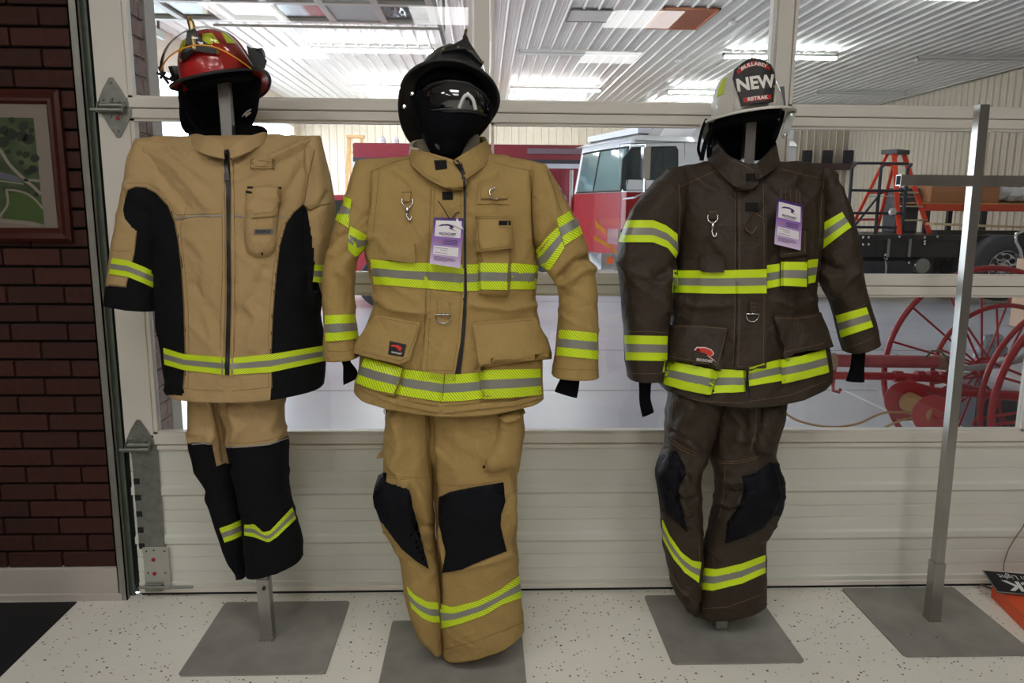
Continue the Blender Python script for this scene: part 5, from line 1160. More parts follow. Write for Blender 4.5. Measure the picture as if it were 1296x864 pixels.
for poly, flp, lf, nm in (([(843, 455), (912, 466), (901, 500), (837, 486)], [(845, 411), (883, 410.5), (922, 413.5), (916, 440), (911, 467), (876, 461.5), (843, 456.5), (844, 430)], ((880, 415), (876, 465), .024), 'l'),
                          ([(988, 452), (1046, 440), (1049, 472), (990, 486)], [(977, 399), (1008, 400), (1036, 395.5), (1042, 415), (1046.5, 438.5), (1018, 444), (991, 450), (984, 425)], ((1008, 400), (1012, 446), .026), 'r')):
    pk2, gp = patch('cargo_pocket', poly, S, BRN, c3, .001, .003, puff=.014, pr=7)
    Sp = Skin([tor, gf, gp], Y3); fo, gfo = patch('pocket_flap', flp, Sp, BRN, pk2, .006, .006, puff=.004, pr=5, lift=lf, rnd=1.5, wr=.002, cell=6)
    Sf = Skin([tor, gf, gp, gfo], Y3)
    if nm == 'l':
        A = Sp; Sl = Sf; fl2 = fo
        for P in ([(848, 413), (883, 413), (920, 416)], [(845, 451), (876, 456), (909, 462)], [(919, 417), (914, 440), (908, 461)]): stitch('stitching', P, Sf, THREAD_L, fo, .7, .0008, .0007, dash=2)
    else:
        B = Sp
        for P in ([(980, 402), (1008, 403), (1034, 399)], [(990, 446), (1018, 440), (1044, 434)]): stitch('stitching', P, Sf, THREAD_L, fo, .7, .0008, .0007, dash=2)
hivis([(843, 456.5), (876, 463), (909.5, 469.5)], [(837, 484), (867, 492.5), (899.5, 498.5)], A, c3, LIME, SILV, .006)
hivis([(910, 467), (943.5, 468.5)], [(900.5, 497.5), (944, 495.5)], S, c3, LIME, SILV, .003)
hivis([(948, 465), (969, 459), (989, 453.7)], [(948, 488.5), (969, 485), (989.6, 481.5)], S, c3, LIME, SILV, .003)
hivis([(989.6, 455), (1017, 450), (1044, 442.5)], [(990, 485), (1020, 478), (1048.5, 470.5)], B, c3, LIME, SILV, .003)
logo(893, 447, 27, .13, Sl, fl2)
Sl_, Sr_ = Skin([sl], Y3), Skin([sr], Y3)
hivis([(794, 279), (826.7, 278.4), (843, 285), (857, 296)], [(783.5, 306.4), (826.7, 306.4), (845, 313.7), (857, 329)], Sl_, c3, LIME, SILV, .003)
hivis([(791, 424), (844, 425)], [(793, 455.4), (843.5, 456.6)], Sl_, c3, LIME, SILV, .003)
hivis([(1036, 286), (1066, 268)], [(1035, 320), (1077, 287)], Sr_, c3, LIME, SILV, .003)
hivis([(1058.5, 399), (1096, 388.5)], [(1065, 427), (1104.5, 413.5)], Sr_, c3, LIME, SILV, .003)
loft('wristlet', [(809, 474, 826, 474, .018, -.04), (809, 490, 823, 490, .015, -.04), (809, 505, 823, 505, .014, -.04), (811, 518, 826, 516, .014, -.04), (813, 527, 827, 521, .010, -.04)], Y3, KNIT, c3, 34, 30, .002, 8, hem=0)
loft('wristlet', [(1080, 438, 1094, 434, .018, -.04), (1079, 450, 1093.5, 450, .015, -.04), (1077, 465, 1093, 465, .014, -.04), (1071, 482, 1093, 483, .012, -.04)], Y3, KNIT, c3, 34, 30, .002, 9, hem=0)

# ================================================================== HANG TAGS (each hangs from its coat)
def hangtag(name, TL, TR, BR, BL, Y, label, fold=None):
    C4 = [PY(*p, Y) for p in (TL, TR, BR, BL)]
    def at(s, t, h=0):  # s across, t down
        p = (C4[0]*(1-s)+C4[1]*s)*(1-t)+(C4[3]*(1-s)+C4[2]*s)*t
        return p+np.array([0, -h-.006*math.sin(PI*t)-.010*t**4, 0])
    e = empty(name, at(.5, 1), label, 'tag')
    def sheet(nm, s0, s1, t0, t1, h, m, ns=4, nt_=14, par=e):
        V = []; F = []
        for hh in (h+.0006, h):
            for j in range(nt_+1):
                for i in range(ns+1): V.append(at(s0+(s1-s0)*i/ns, t0+(t1-t0)*j/nt_, hh))
        w = ns+1; n = w*(nt_+1)
        for j in range(nt_):
            for i in range(ns): a = j*w+i; F += [(a, a+w, a+w+1, a+1), (n+a, n+a+1, n+a+w+1, n+a+w)]
        for j in range(nt_): F += [(j*w, n+j*w, n+(j+1)*w, (j+1)*w), (j*w+ns, (j+1)*w+ns, n+(j+1)*w+ns, n+j*w+ns)]
        for i in range(ns): F += [(i, i+1, n+i+1, n+i), (nt_*w+i, n+nt_*w+i, n+nt_*w+i+1, nt_*w+i+1)]
        uv = [(i/ns, 1-j/nt_) for _ in (0, 1) for j in range(nt_+1) for i in range(ns+1)]
        return mk(nm, V, F, m, par, False, uv=uv)
    if 'tag_purple_print' not in bpy.data.materials:
        m, nt, b = node_mat('tag_purple_print'); uv = nt.nodes.new('ShaderNodeUVMap'); uv.uv_map = 'uv'; sx = nt.nodes.new('ShaderNodeSeparateXYZ'); cr = nt.nodes.new('ShaderNodeValToRGB')
        nt.links.new(uv.outputs[0], sx.inputs[0]); nt.links.new(sx.outputs[1], cr.inputs[0]); nt.links.new(cr.outputs[0], b.inputs['Base Color'])
        el = cr.color_ramp; el.elements[0].color = (*srgb(216, 196, 226), 1); el.elements[1].color = (*srgb(70, 28, 110), 1); el.elements[1].position = .95
        k = el.elements.new(.55); k.color = (*srgb(150, 112, 186), 1); b.inputs['Roughness'].default_value = .35
    PUR = bpy.data.materials['tag_purple_print']
    c = sheet('card', 0, 1, 0, 1, 0, PUR)
    W_ = bpy.data.materials.get('tag_white') or mat('tag_white', srgb(232, 228, 232), .4)
    D_ = bpy.data.materials.get('tag_ink') or mat('tag_ink', srgb(60, 30, 90), .5)
    G_ = bpy.data.materials.get('tag_small_print') or mat('tag_small_print', srgb(120, 100, 140), .5)
    sheet('white_panel', .07, .93, .06, .40, .0008, W_, par=c); sheet('white_panel', .08, .90, .60, .78, .0008, W_, par=c)
    sw = [(-.46, .0), (-.30, -.12), (.0, -.15), (.22, -.09), (.30, .0), (.20, .07), (.42, .19), (.06, .08), (.12, .02), (.04, -.06), (-.2, -.05)]
    q = MB(); q.prism([(.48+x*.72, .19+y*.42) for x, y in sw], lambda s, t: at(s, t, .0017), lambda s, t: at(s, t, .0014)); q.build('swoosh', D_, c)
    text('word', 'RICOCHET', .115, lambda x, y, h: at(.5+x, .335-y*.55, .0015+h), D_, c, bold=.004)
    for t, a, b_ in ((.375, .3, .72),): sheet('print_line', a, b_, t-.004, t+.004, .0015, G_, 2, 1, c)
    for t, a, b_ in ((.46, .42, .86), (.49, .36, .86), (.52, .40, .86), (.55, .34, .86), (.83, .12, .78), (.855, .12, .84), (.88, .12, .8), (.905, .12, .55)): sheet('print_line', a, b_, t-.005, t+.005, .0009, D_ if t < .6 else G_, 2, 1, c)
    for t, a, b_ in ((.64, .12, .55), (.68, .3, .55), (.74, .12, .55)): sheet('print_line', a, b_, t-.004, t+.004, .0015, G_, 2, 1, c)
    q = MB(); q.lathe([(.0035, 0), (.0035, .0006)], at(.22, .505, .001), (0, -1, 0), 12); q.build('round_mark', mat('tag_orange_dot', srgb(200, 130, 110), .5) if 'tag_orange_dot' not in bpy.data.materials else bpy.data.materials['tag_orange_dot'], c)
    if fold:
        q = MB(); q.add([at(.76, -.01, .003), at(1.02, .23, .003), at(.70, .14, .010), at(.76, -.01, .0018), at(1.02, .23, .0018), at(.70, .14, .0088)], [(0, 1, 2), (5, 4, 3), (0, 3, 4, 1), (1, 4, 5, 2), (2, 5, 3, 0)]); q.build('folded_corner', W_, c)
    return e, at
e, at = hangtag('hang_tag', (549.5, 275), (587.5, 276), (582.5, 339), (544, 333), Y2-.185, 'purple and white paper tag with bent corner on the all tan coat', fold=True)
p1, _, d = S.hit(944, 245)
cord = mat('tag_cord', (.02, .018, .016), .8)
MB().tube(smoothp([PY(554.5, 254, Y2-.158), PY(562, 265, Y2-.175), at(.52, .03, .003)], 6), .0014, 6).tube(smoothp([PY(581, 268, Y2-.158), PY(576, 271, Y2-.175), at(.60, .03, .003)], 5), .0014, 6).build('cord', cord, e)
e, at = hangtag('hang_tag', (983.5, 251), (1015.5, 259), (1011.5, 316.5), (978.5, 308.5), Y3-.178, 'purple and white paper tag hanging on the dark brown coat')
MB().tube(smoothp([PY(996, 244, Y3-.14), PY(990, 250, Y3-.165), at(.12, .02, .003)], 6), .0014, 6).build('cord', cord, e)

# ================================================================== TROUSERS
def trousers(Y, wrows, Lrows, Rrows, m, label, nm, seed, fL=(), fR=(), pL=None, pR=None, m2=None):
    a = wrows[-1]; cx = (a[0]+a[2])/2
    base = PY(cx, max(r[1] for r in Lrows+Rrows), Y)
    e = empty('fire_trousers', base, label, 'trousers')
    w, g0 = loft('waist', wrows, Y, m, e, 50, 120, .005, seed, hem=0)
    l, g1 = loft('trouser_leg', Lrows, Y, m, e, 170, 90, .006, seed+1, fL, fx=7, fz=5, mats=[m, m2 or BLKC], paint=pL)
    r, g2 = loft('trouser_leg', Rrows, Y, m, e, 170, 90, .006, seed+2, fR, fx=7, fz=5, mats=[m, m2 or BLKC], paint=pR)
    return e, g0, g1, g2
# -- 1: tan over black
e, g0, g1, g2 = trousers(Y1, [(252, 470, 354, 470, .09, 0), (246, 482, 358, 482, .1, 0), (244, 492, 359, 490, .10, 0), (246, 497, 356, 495, .09, 0)],
    [(243, 486, 290, 486, .085, .02), (242, 505, 288, 505, .085, .02), (242, 530, 288, 528, .085, .025), (243, 562, 292, 560, .08, .03), (253, 591, 296, 590, .08, .03), (267, 613, 300, 612, .075, .035), (269, 632, 304, 632, .07, .035), (277, 663, 308, 658, .07, .03), (284, 684, 311, 680, .065, .03), (291, 705, 312, 702, .06, .03), (302, 724, 313, 727, .045, .03)],
    [(270, 484, 359, 482, .095, 0), (275, 505, 360, 498, .095, -.0), (280, 520, 358, 516, .095, -.005), (284, 542, 360, 536, .09, -.01), (286, 566, 364, 556, .09, -.012), (292, 590, 363.5, 582, .085, -.015), (303, 622, 364, 616, .08, -.015), (308, 650, 368, 640, .078, -.015), (310, 668, 371, 654, .076, -.015), (311, 690, 377, 672, .075, -.015), (312, 712, 381, 688, .075, -.015), (314, 725, 382, 704, .072, -.015)],
    TAN1, 'tan and black turnout trousers on the leftmost steel stand', 't1', 20,
    pL=[([(200, 560), (258, 560.5), (268, 561), (274, 592), (284, 588), (300, 588), (340, 588), (340, 760), (200, 760)], 1)], pR=[([(200, 568), (286, 566), (310, 565), (340, 562), (366, 551), (430, 540), (430, 760), (200, 760)], 1)],
    fL=[([(262, 500), (270, 535), (264, 560)], 5, .008), ([(270, 505), (278, 540), (284, 580)], 4, -.008)],
    fR=[([(290, 515), (300, 545), (295, 562)], 6, .008), ([(350, 520), (340, 545), (352, 558)], 6, .006), ([(282, 510), (284, 545), (290, 590)], 5, -.010)])
SL, SR, SAll = Skin([g1], Y1), Skin([g2], Y1), Skin([g0, g1, g2], Y1)
def wrapleg(poly, sk, m, par, nm='leg_panel'):
    patch(nm, poly, sk, m, par, .001, .0015, cell=5); patch(nm, poly, sk, m, par, .001, .0015, cell=6, back=True)
wrapleg([(240, 562), (258, 561), (268, 562), (274, 590), (284, 586), (298, 588), (304, 620), (309, 655), (312, 705), (313, 728), (301, 725), (288, 702), (272, 650), (266, 622), (265, 613), (252, 591)], SL, BLKC, e)
wrapleg([(286, 566), (310, 565), (340, 562), (366, 551), (365, 590), (366, 625), (372, 652), (378, 672), (384, 703), (345, 722), (312, 727), (309, 690), (305, 640), (294, 600)], SR, BLKC, e)
for P in ([(243, 562), (258, 561), (268, 562)], [(287, 566), (310, 565), (340, 562), (364, 554)]): stitch('reflective_piping', P, SAll, THREAD_G, e, 1.6, .001, .002)
stitch('stitching', [(284, 560), (310, 561), (340, 557), (362, 550)], SAll, THREAD_D, e, .8, .001, .0007, dash=3); stitch('stitching', [(276, 500), (279, 530), (284, 562)], SAll, THREAD_D, e, .8, .001, .0007, dash=3)
hivis([(278, 668), (292, 663), (310, 655)], [(284.5, 686), (296, 682), (310, 675)], SL, e, LIME_H, SILV, .003)
hivis([(310, 663.5), (322, 663), (333, 673), (341, 672), (354, 658), (369, 642)], [(310, 677), (322, 679), (340, 686), (352, 678), (362, 668), (374, 656)], SR, e, LIME_H, SILV, .003)
# -- 2: tan
e, g0, g1, g2 = trousers(Y2, [(497, 480, 655, 480, .11, 0), (493, 495, 660, 495, .12, 0), (492, 505, 660, 505, .12, 0), (495, 511, 655, 511, .11, 0)],
    [(492, 496, 548, 496, .10, 0), (491, 520, 546, 520, .10, 0), (488, 560, 545, 558, .10, 0), (486, 596, 546, 592, .10, -.01), (475, 615, 547, 615, .11, -.02), (477, 640, 548, 640, .11, -.022), (490, 668, 550, 668, .10, -.018), (507, 694, 552, 692, .085, -.01), (510, 720, 554, 718, .08, 0), (514, 745, 556, 743, .078, 0), (520, 772, 558, 770, .076, 0), (532, 800, 559, 795, .07, 0), (548, 816, 560, 819, .06, 0)],
    [(530, 496, 661, 496, .11, 0), (534, 520, 661, 520, .11, 0), (536, 548, 661, 548, .11, 0), (541, 580, 657, 578, .108, -.005), (547, 600, 653, 600, .108, -.012), (549, 630, 652, 628, .105, -.015), (552, 660, 653, 656, .10, -.012), (553, 690, 652, 684, .095, -.005), (554, 720, 655, 712, .092, 0), (556, 750, 658, 740, .09, 0), (558, 780, 660, 765, .09, 0), (560, 806, 662, 785, .09, 0), (562, 827, 663, 794, .088, 0)],
    TAN, 'all tan turnout trousers with black knee patches on the central steel stand', 't2', 30,
    pL=[([(440, 600), (489, 598), (489, 610), (515.5, 619), (513.5, 640), (516, 674), (529, 702), (542, 719), (526, 708), (508, 692), (488, 664), (440, 640)], 1)], m2=KNEE,
    fL=[([(500, 530), (508, 560), (498, 590)], 7, .008), ([(522, 622), (533, 650), (545, 690)], 4, -.010), ([(532, 660), (540, 668), (548, 665)], 3, -.006), ([(534, 672), (540, 690), (549, 700)], 3, -.006), ([(514, 610), (513, 640), (518, 665)], 4, .008)],
    fR=[([(542, 520), (545, 580), (548, 640), (552, 700), (556, 760)], 5, -.014), ([(570, 520), (580, 555), (575, 600)], 8, .007), ([(653, 620), (645, 640), (650, 660)], 4, .006), ([(562, 650), (556, 680), (565, 710)], 4, .008), ([(650, 600), (656, 640), (650, 690)], 4, -.008), ([(580, 720), (610, 712), (645, 700)], 5, .005)])
SL, SR, SAll = Skin([g1], Y2), Skin([g2], Y2), Skin([g0, g1, g2], Y2)
patch('knee_patch', [(556.5, 629), (569, 622.5), (600, 616), (637, 610), (639, 634), (634, 650), (633, 665), (641, 697), (618, 706), (585, 720), (560, 724.5), (564, 698), (560, 680), (556.5, 665)], SR, KNEE, e, .002, .004, puff=.006, pr=5, cell=5, wr=.003)
patch('knee_patch', [(476, 618), (481, 603), (487, 598), (489, 610), (515.5, 619), (513.5, 640), (516, 674), (529, 702), (542, 719), (526, 708), (508, 692), (488, 664), (476, 640), (474.5, 628)], SL, KNEE, e, .007, .003, cell=7)
for P in ([(489, 600), (515, 604), (543, 605)], [(549, 613), (580, 615), (608, 612), (634, 608)], [(538, 525), (541, 580), (547, 620), (549, 680)], [(553, 742), (556, 790), (561, 822)], [(562, 822), (600, 812), (661, 788)], [(552, 640), (553, 700)], [(488, 603), (514, 607)]): stitch('stitching', P, SAll, THREAD_D, e, .8, .001, .0007, dash=3)
pk3, g = patch('cargo_pocket', [(631, 523), (650, 520), (661, 522), (661, 552), (656, 592), (640, 595), (618, 598), (612, 594), (614, 585), (626, 565), (631, 540)], SAll, TAN, e, .002, .004, puff=.020, pr=8, rnd=3, wr=.003)
Sp = Skin([g0, g1, g2, g], Y2); patch('pocket_flap', [(631, 517), (662, 514), (662, 524), (650, 533), (640, 534), (631, 528)], Sp, TAN, pk3, .004, .004, lift=((645, 518), (645, 534), .010), rnd=2)
patch('snap_stud', [(611, 589), (614, 589), (614, 592), (611, 592)], Sp, VELCRO, pk3, .002, .002)
hivis([(515.5, 742), (524, 752), (540, 761), (553.5, 762)], [(521, 768.5), (534, 781), (547, 787), (556, 787)], SL, e, LIME_H, SILV, .003)
hivis([(557, 764), (573, 768), (604, 760), (631, 747), (656.5, 729)], [(559, 795), (582, 789), (613, 778), (636, 764), (659, 756)], SR, e, LIME_H, SILV, .003)
q = MB(); pt = [(488, 566), (478, 578), (477, 580), (488, 579)]
q.prism([(489, 565), (479, 574), (476, 580), (489, 579)], lambda u, v: PY(u, v, Y2-.02), lambda u, v: PY(u, v, Y2-.012)); q.build('side_tab', TAN, e)
q = MB(); q.prism([(487, 512), (495, 514), (495, 528), (492, 545), (487, 545), (489, 528)], lambda u, v: PY(u, v, Y2-.03), lambda u, v: PY(u, v, Y2-.02)); q.build('waist_strap', KNIT, e)
MB().ring(PY(490, 521, Y2-.035), .010, .002, (0, 1, 0), 16, 6).build('strap_buckle', SNAPM, e)
# -- 3: brown
e, g0, g1, g2 = trousers(Y3, [(850, 472, 993, 470, .10, 0), (847, 488, 994, 484, .11, 0), (847, 498, 992, 494, .11, 0), (852, 505, 988, 500, .09, 0)],
    [(847, 488, 922, 488, .10, 0), (846, 505, 917, 505, .10, 0), (845, 528, 908, 530, .095, 0), (842, 550, 902, 550, .09, -.005), (841, 570, 896, 572, .09, -.012), (833, 590, 887, 590, .095, -.022), (832, 608, 885, 608, .098, -.025), (836, 635, 886, 636, .09, -.018), (839, 662, 887, 664, .08, -.005), (841, 690, 888, 694, .076, 0), (845, 715, 886, 722, .074, 0), (850, 738, 884, 745, .072, 0), (862, 758, 883, 764, .068, 0), (872, 768, 882, 772, .06, 0)],
    [(897, 486, 993, 484, .10, 0), (899, 505, 992, 503, .10, 0), (898, 530, 992, 528, .10, 0), (898, 555, 984, 552, .095, -.005), (901, 580, 979, 572, .095, -.012), (906, 605, 985, 592, .098, -.02), (907, 625, 990, 612, .10, -.024), (906, 645, 989, 632, .095, -.02), (899, 668, 980, 656, .088, -.01), (893, 690, 968, 678, .08, -.003), (889, 715, 967, 702, .078, 0), (886, 738, 968.5, 726, .078, 0), (884, 758, 968, 748, .078, 0), (883, 777, 967, 760, .076, 0)],
    BRN, 'dark brown turnout trousers with bulging black knees on the third steel stand', 't3', 40,
    pL=[([(800, 590), (847, 572), (856, 570), (866, 589), (868, 600), (860, 612), (858, 630), (866, 656), (870, 673), (860, 664), (844, 650), (800, 640)], 1)], pR=[([(940, 603), (958, 598), (974, 585), (1020, 590), (1020, 660), (978, 652), (966, 667), (945, 678), (918, 687), (921, 660), (936, 640), (942, 622)], 1)], m2=KNEE,
    fL=[([(875, 515), (862, 545), (880, 565)], 7, .010), ([(860, 595), (864, 620), (856, 640)], 4, -.008), ([(868, 605), (862, 628), (870, 650)], 4, .010), ([(862, 655), (880, 668), (886, 690)], 4, .005), ([(850, 545), (865, 552), (885, 562)], 4, -.008), ([(858, 628), (868, 634), (880, 632)], 3, -.008)],
    fR=[([(905, 515), (902, 545), (905, 575)], 5, -.010), ([(925, 515), (940, 540), (930, 565)], 7, .009), ([(918, 608), (928, 612), (940, 609)], 3, .010), ([(916, 620), (930, 624), (938, 622)], 3, -.010), ([(914, 636), (926, 640), (936, 636)], 3, .010), ([(935, 555), (960, 560), (975, 570)], 5, .006), ([(950, 515), (952, 550), (948, 572)], 5, -.006)])
SL, SR, SAll = Skin([g1], Y3), Skin([g2], Y3), Skin([g0, g1, g2], Y3)
patch('knee_patch', [(833, 597), (847, 572), (856, 570), (866, 589), (868, 600), (860, 612), (858, 630), (866, 656), (870, 673), (860, 664), (844, 650), (837, 630), (833, 612)], SL, KNEE, e, .002, .005, puff=.008, pr=5, cell=4, wr=.003)
patch('knee_patch', [(940, 603), (958, 598), (974, 585), (982, 592), (988, 616), (988.5, 632), (978, 652), (966, 667), (945, 678), (918, 687), (921, 660), (936, 640), (942, 622)], SR, KNEE, e, .002, .005, puff=.010, pr=6, cell=4, wr=.003)
for P in ([(847, 553), (862, 565), (882, 574)], [(845, 557), (862, 569), (880, 577)], [(914, 584), (935, 583), (960, 577)], [(913, 586.5), (935, 586), (958, 580)], [(918, 590), (916, 625), (910, 655)], [(845, 720), (860, 745), (880, 762)], [(886, 770), (920, 768), (965, 752)], [(852, 505), (849, 535), (845, 552)], [(885, 690), (886, 740)], [(958, 510), (956, 545), (950, 570)]): stitch('stitching', P, SAll, THREAD_L, e, .8, .001, .0007, dash=2)
pk3, g = patch('cargo_pocket', [(966, 512), (991, 508), (992, 528), (984, 552), (980, 572), (968, 576), (955, 573), (960, 545)], SAll, BRN, e, .002, .004, puff=.016, pr=7, rnd=3, wr=.002)
hivis([(839, 658), (847, 676), (862, 698), (876, 709), (887, 711)], [(840, 682), (853, 707), (867, 724.5), (884, 737)], SL, e, LIME, SILV, .003)
hivis([(887, 718), (907, 720), (938, 713), (968, 702)], [(884.5, 745), (902, 747), (938, 738), (968, 724.5)], SR, e, LIME, SILV, .003)
# ================================================================== STEEL STANDS
ST_M = mat('mill_steel', srgb(170, 168, 164), .3, .9, nscale=12, namt=.15, stretch=(1, 1, .3))
PL_M = mat('steel_base_plate', srgb(150, 148, 142), .5, .1, nscale=7, namt=.22)
def stand(plate, post, top, armv, armu, label, visible_arm=True):
    (x0, x1, y0, y1) = plate; b = PZ(*post); Y = b[1]; t = PY(top[0], top[1], Y)
    e = empty('steel_stand', (b[0], b[1], 0), label, 'stand', 'steel garment stands')
    q = MB(); q.prism([(x0+.01, y0), (x1-.01, y0), (x1, y0+.01), (x1, y1-.01), (x1-.01, y1), (x0+.01, y1), (x0, y1-.01), (x0, y0+.01)], lambda x, y: (x, y, .0015), lambda x, y: (x, y, .0075)); q.build('base_plate', PL_M, e)
    w = .0165; d = (t-b)/(t-b)[2]
    def sect(mb, z0, z1, w, skipx=0):
        P = []
        for z in (z0, z1):
            c = b+d*z
            for sx, sy in ((-1, -1), (1, -1), (1, 1), (-1, 1)): P.append(c+np.array([sx*w, sy*w, 0]))
        mb.add(P, [(3, 2, 1, 0), (4, 5, 6, 7), (0, 1, 5, 4), (1, 2, 6, 5), (2, 3, 7, 6), (3, 0, 4, 7)]); return mb
    sect(MB(), .22, t[2], w).build('pole', ST_M, e); sect(MB(), .0075, .235, .0205).build('sleeve', ST_M, e)
    q = MB()
    for k in range(14):
        a = 2*PI*k/14; r = .024; c = b+np.array([max(-.021, min(.021, r*1.3*math.cos(a))), max(-.021, min(.021, r*1.3*math.sin(a))), .010]); q.lathe([(.0, -.004), (.005, -.002), (.005, .001), (0, .004)], c, (0, 0, 1), 7)
    tag(q.build('weld_bead', mat('weld', srgb(150, 140, 124), .4, .8) if 'weld' not in bpy.data.materials else bpy.data.materials['weld'], e), kind='stuff')
    za = PY(armu[0], armv, Y)[2]; xa_, xb_ = PY(armu[0], armv, Y)[0], PY(armu[1], armv, Y)[0]
    # hollow cross arm
    h = .0178; q = MB(); tk = .003; y_ = Y; hy = .0158
    for (a0, a1, c0, c1) in ((-hy, hy, h-tk, h), (-hy, hy, -h, -h+tk)): q.box(xa_, xb_, y_+a0, y_+a1, za+c0, za+c1)
    for (a0, a1) in ((-hy, -hy+tk), (hy-tk, hy)): q.box(xa_, xb_, y_+a0, y_+a1, za-h+tk, za+h-tk)
    q.build('cross_arm', ST_M, e)
    for x in (xa_, xb_): MB().box(x-.0008, x+.0008, y_-hy+tk, y_+hy-tk, za-h+tk, za+h-tk).build('arm_bore', M['blackgap'], e)  # dark sheet across each open tube end imitates the shade inside
    return e
stand((-.982, -.510, -.532, -.072), (340, 809), (283.5, 98), 184, (195, 395), 'steel stand with square base plate holding the red-helmeted tan and black gear')
stand((-.33, .14, -.68, -.22), (572, 832), (566, 100), 214, (472, 672), 'steel stand with square base plate under the all tan gear')
stand((.633, 1.082, -.509, -.057), (911, 795), (951.5, 112), 226, (858, 1035), 'steel stand with square base plate under the dark brown gear')
stand((1.437, 1.897, -.486, -.018), (1179, 785), (1243, 133), 228, (1137, 1345), 'bare steel cross stand with square base plate, far right')
for (u, v) in ((1154, 803), (1185, 806)):
    p = PZ(u, v, .0075); tag(MB().lathe([(.003, 0), (.003, .0004)], p, (0, 0, 1), 8).build('plate_mark', M['black'], bpy.data.objects['steel_stand.003']))
# bolt on stand one's sleeve
b = PZ(340, 809); MB().cyl(b+[0, -.02, .205], b+[0, -.028, .205], .006, 10).build('set_screw', M['black'], bpy.data.objects['steel_stand'])

# ================================================================== HELMETS
class Hel:
    def __init__(s, name, c, yaw, pitch, roll, label, k=1.0):
        s.e = empty(name, c, label, 'helmet'); s.c = np.array(c, float)
        s.R = np.array((Matrix.Rotation(yaw, 3, 'Z')@Matrix.Rotation(roll, 3, 'Y')@Matrix.Rotation(pitch, 3, 'X')))*k
    def T(s, P): return np.asarray(P, float)@s.R.T+s.c
    def mb(s): m_ = MB(); m_.T = (s.R, s.c); return m_
# local axes: x wearer's left seen as image right, -y front, z up
def dome(h, a, bf, bb, hh, m, z0=0., ridge=.004, nr=6):
    nu, nv = 72, 26; V = []
    for j in range(nv+1):
        t = j/nv*PI/2
        for i in range(nu):
            p = 2*PI*i/nu; cx, sy = math.cos(p), math.sin(p)
            b = bf if sy < 0 else bb
            r = math.cos(t)**.82 if j < nv else 0; z = math.sin(t)**1.0*hh
            rd = 1+ridge/.12*max(0, math.cos(p*nr+PI*(nr/2 % 1)))**10*math.cos(t)**.5
            V.append((a*cx*r*rd, b*sy*r*rd, z0+z*(1+.5*(rd-1))))
    V2 = [(x*.95, y*.95, z*.95+z0*.05) for x, y, z in V]; n = len(V); F = []
    for j in range(nv):
        for i in range(nu):
            k = (i+1) % nu; F.append((j*nu+i, j*nu+k, (j+1)*nu+k, (j+1)*nu+i)); F.append((n+j*nu+i, n+(j+1)*nu+i, n+(j+1)*nu+k, n+j*nu+k))
    for i in range(nu): k = (i+1) % nu; F.append((i, n+i, n+k, k))
    mb = h.mb(); mb.add(V+V2, F); return mb
def brim(h, a, bf, bb, ext, m, z0=0., th=.004):
    """ext(p) -> (outward, drop) of the brim edge at azimuth p"""
    nu = 96; rings = []
    for f in (0, .25, .5, .75, 1.0):
        r_ = []
        for i in range(nu):
            p = 2*PI*i/nu; cx, sy = math.cos(p), math.sin(p); b = bf if sy < 0 else bb; o, d = ext(p)
            L = math.hypot(a*cx, b*sy); r_.append((a*cx*(1+o*f/L), b*sy*(1+o*f/L), z0-d*f**1.5))
        rings.append(r_)
    V = [p for r in rings for p in r]; n = len(V); V += [(x, y, z-th) for x, y, z in V]; F = []
    for j in range(4):
        for i in range(nu):
            k = (i+1) % nu; F += [(j*nu+i, (j+1)*nu+i, (j+1)*nu+k, j*nu+k), (n+j*nu+i, n+j*nu+k, n+(j+1)*nu+k, n+(j+1)*nu+i)]
    for i in range(nu): k = (i+1) % nu; F += [(i, k, n+k, n+i), (4*nu+i, n+4*nu+i, n+4*nu+k, 4*nu+k)]
    return h.mb().add(V, F), [tuple(np.array(p)-[0, 0, th/2]) for p in rings[-1]]
def trad_ext(front=.035, side_=.032, rear=.085, drop=.02, rdrop=.035):
    def f(p):
        s = math.sin(p)
        if s < 0: t = (-s)**2; return side_+(front-side_)*t, drop*.5
        t = s**2.2; return side_+(rear-side_)*t, drop*.5+rdrop*t
    return f
def helmet_base(h, shell_m, brim_m, edge_m, a=.108, bf=.125, bb=.140, hh=.135, **k):
    s_ = dome(h, a, bf, bb, hh, shell_m).build('shell', shell_m, h.e, smooth='auto')
    bm_, edge = brim(h, a*.98, bf*.98, bb*.98, trad_ext(**k), brim_m); b_ = bm_.build('brim', brim_m, h.e, smooth='auto')
    h.mb().tube(edge, .0045, 8, closed=True).build('edge_trim', edge_m, b_, smooth=True)
    # liner
    q = h.mb(); V = []
    q.lathe([(.085, -.022), (.100, -.02), (.100, .03), (.090, .07), (.02, .09)], (0, .005, 0), (0, 0, 1), 32); q.build('liner', KNIT, h.e, smooth='auto')
    return s_, b_
def draped_hood(name, rows, Y0, m, parent, gap, nt=50, nph=70, seed=3):
    """cloth curtain hanging round the back and sides: rows (Lx, Ly, Rx, Ry, half depth, dY)"""
    o, g = loft(name, rows, Y0, m, parent, nt, nph, .004, seed, hem=0, ex=(.9, .9)); return o, g
def rtprism(h, poly, f0, f1, name, m, parent):
    q = h.mb(); q.prism(poly, f0, f1); return q.build(name, m, parent)
def shield_pt(h): pass
RED = mat('helmet_red_shell', srgb(176, 26, 24), .28, coat=.5); LIMEP = mat('lime_helmet_trapezoid', srgb(214, 232, 60), .45)
WHT = mat('helmet_white_shell', srgb(226, 222, 214), .3, coat=.5); BLKH = mat('helmet_black_shell', (.012, .012, .014), .3, coat=.5); BLKT = mat('helmet_black_trim', (.014, .014, .015), .55)
BRASS = mat('brass', (.50, .38, .18), .3, 1.0); BLKLEA = mat('black_leather', (.016, .014, .014), .45)
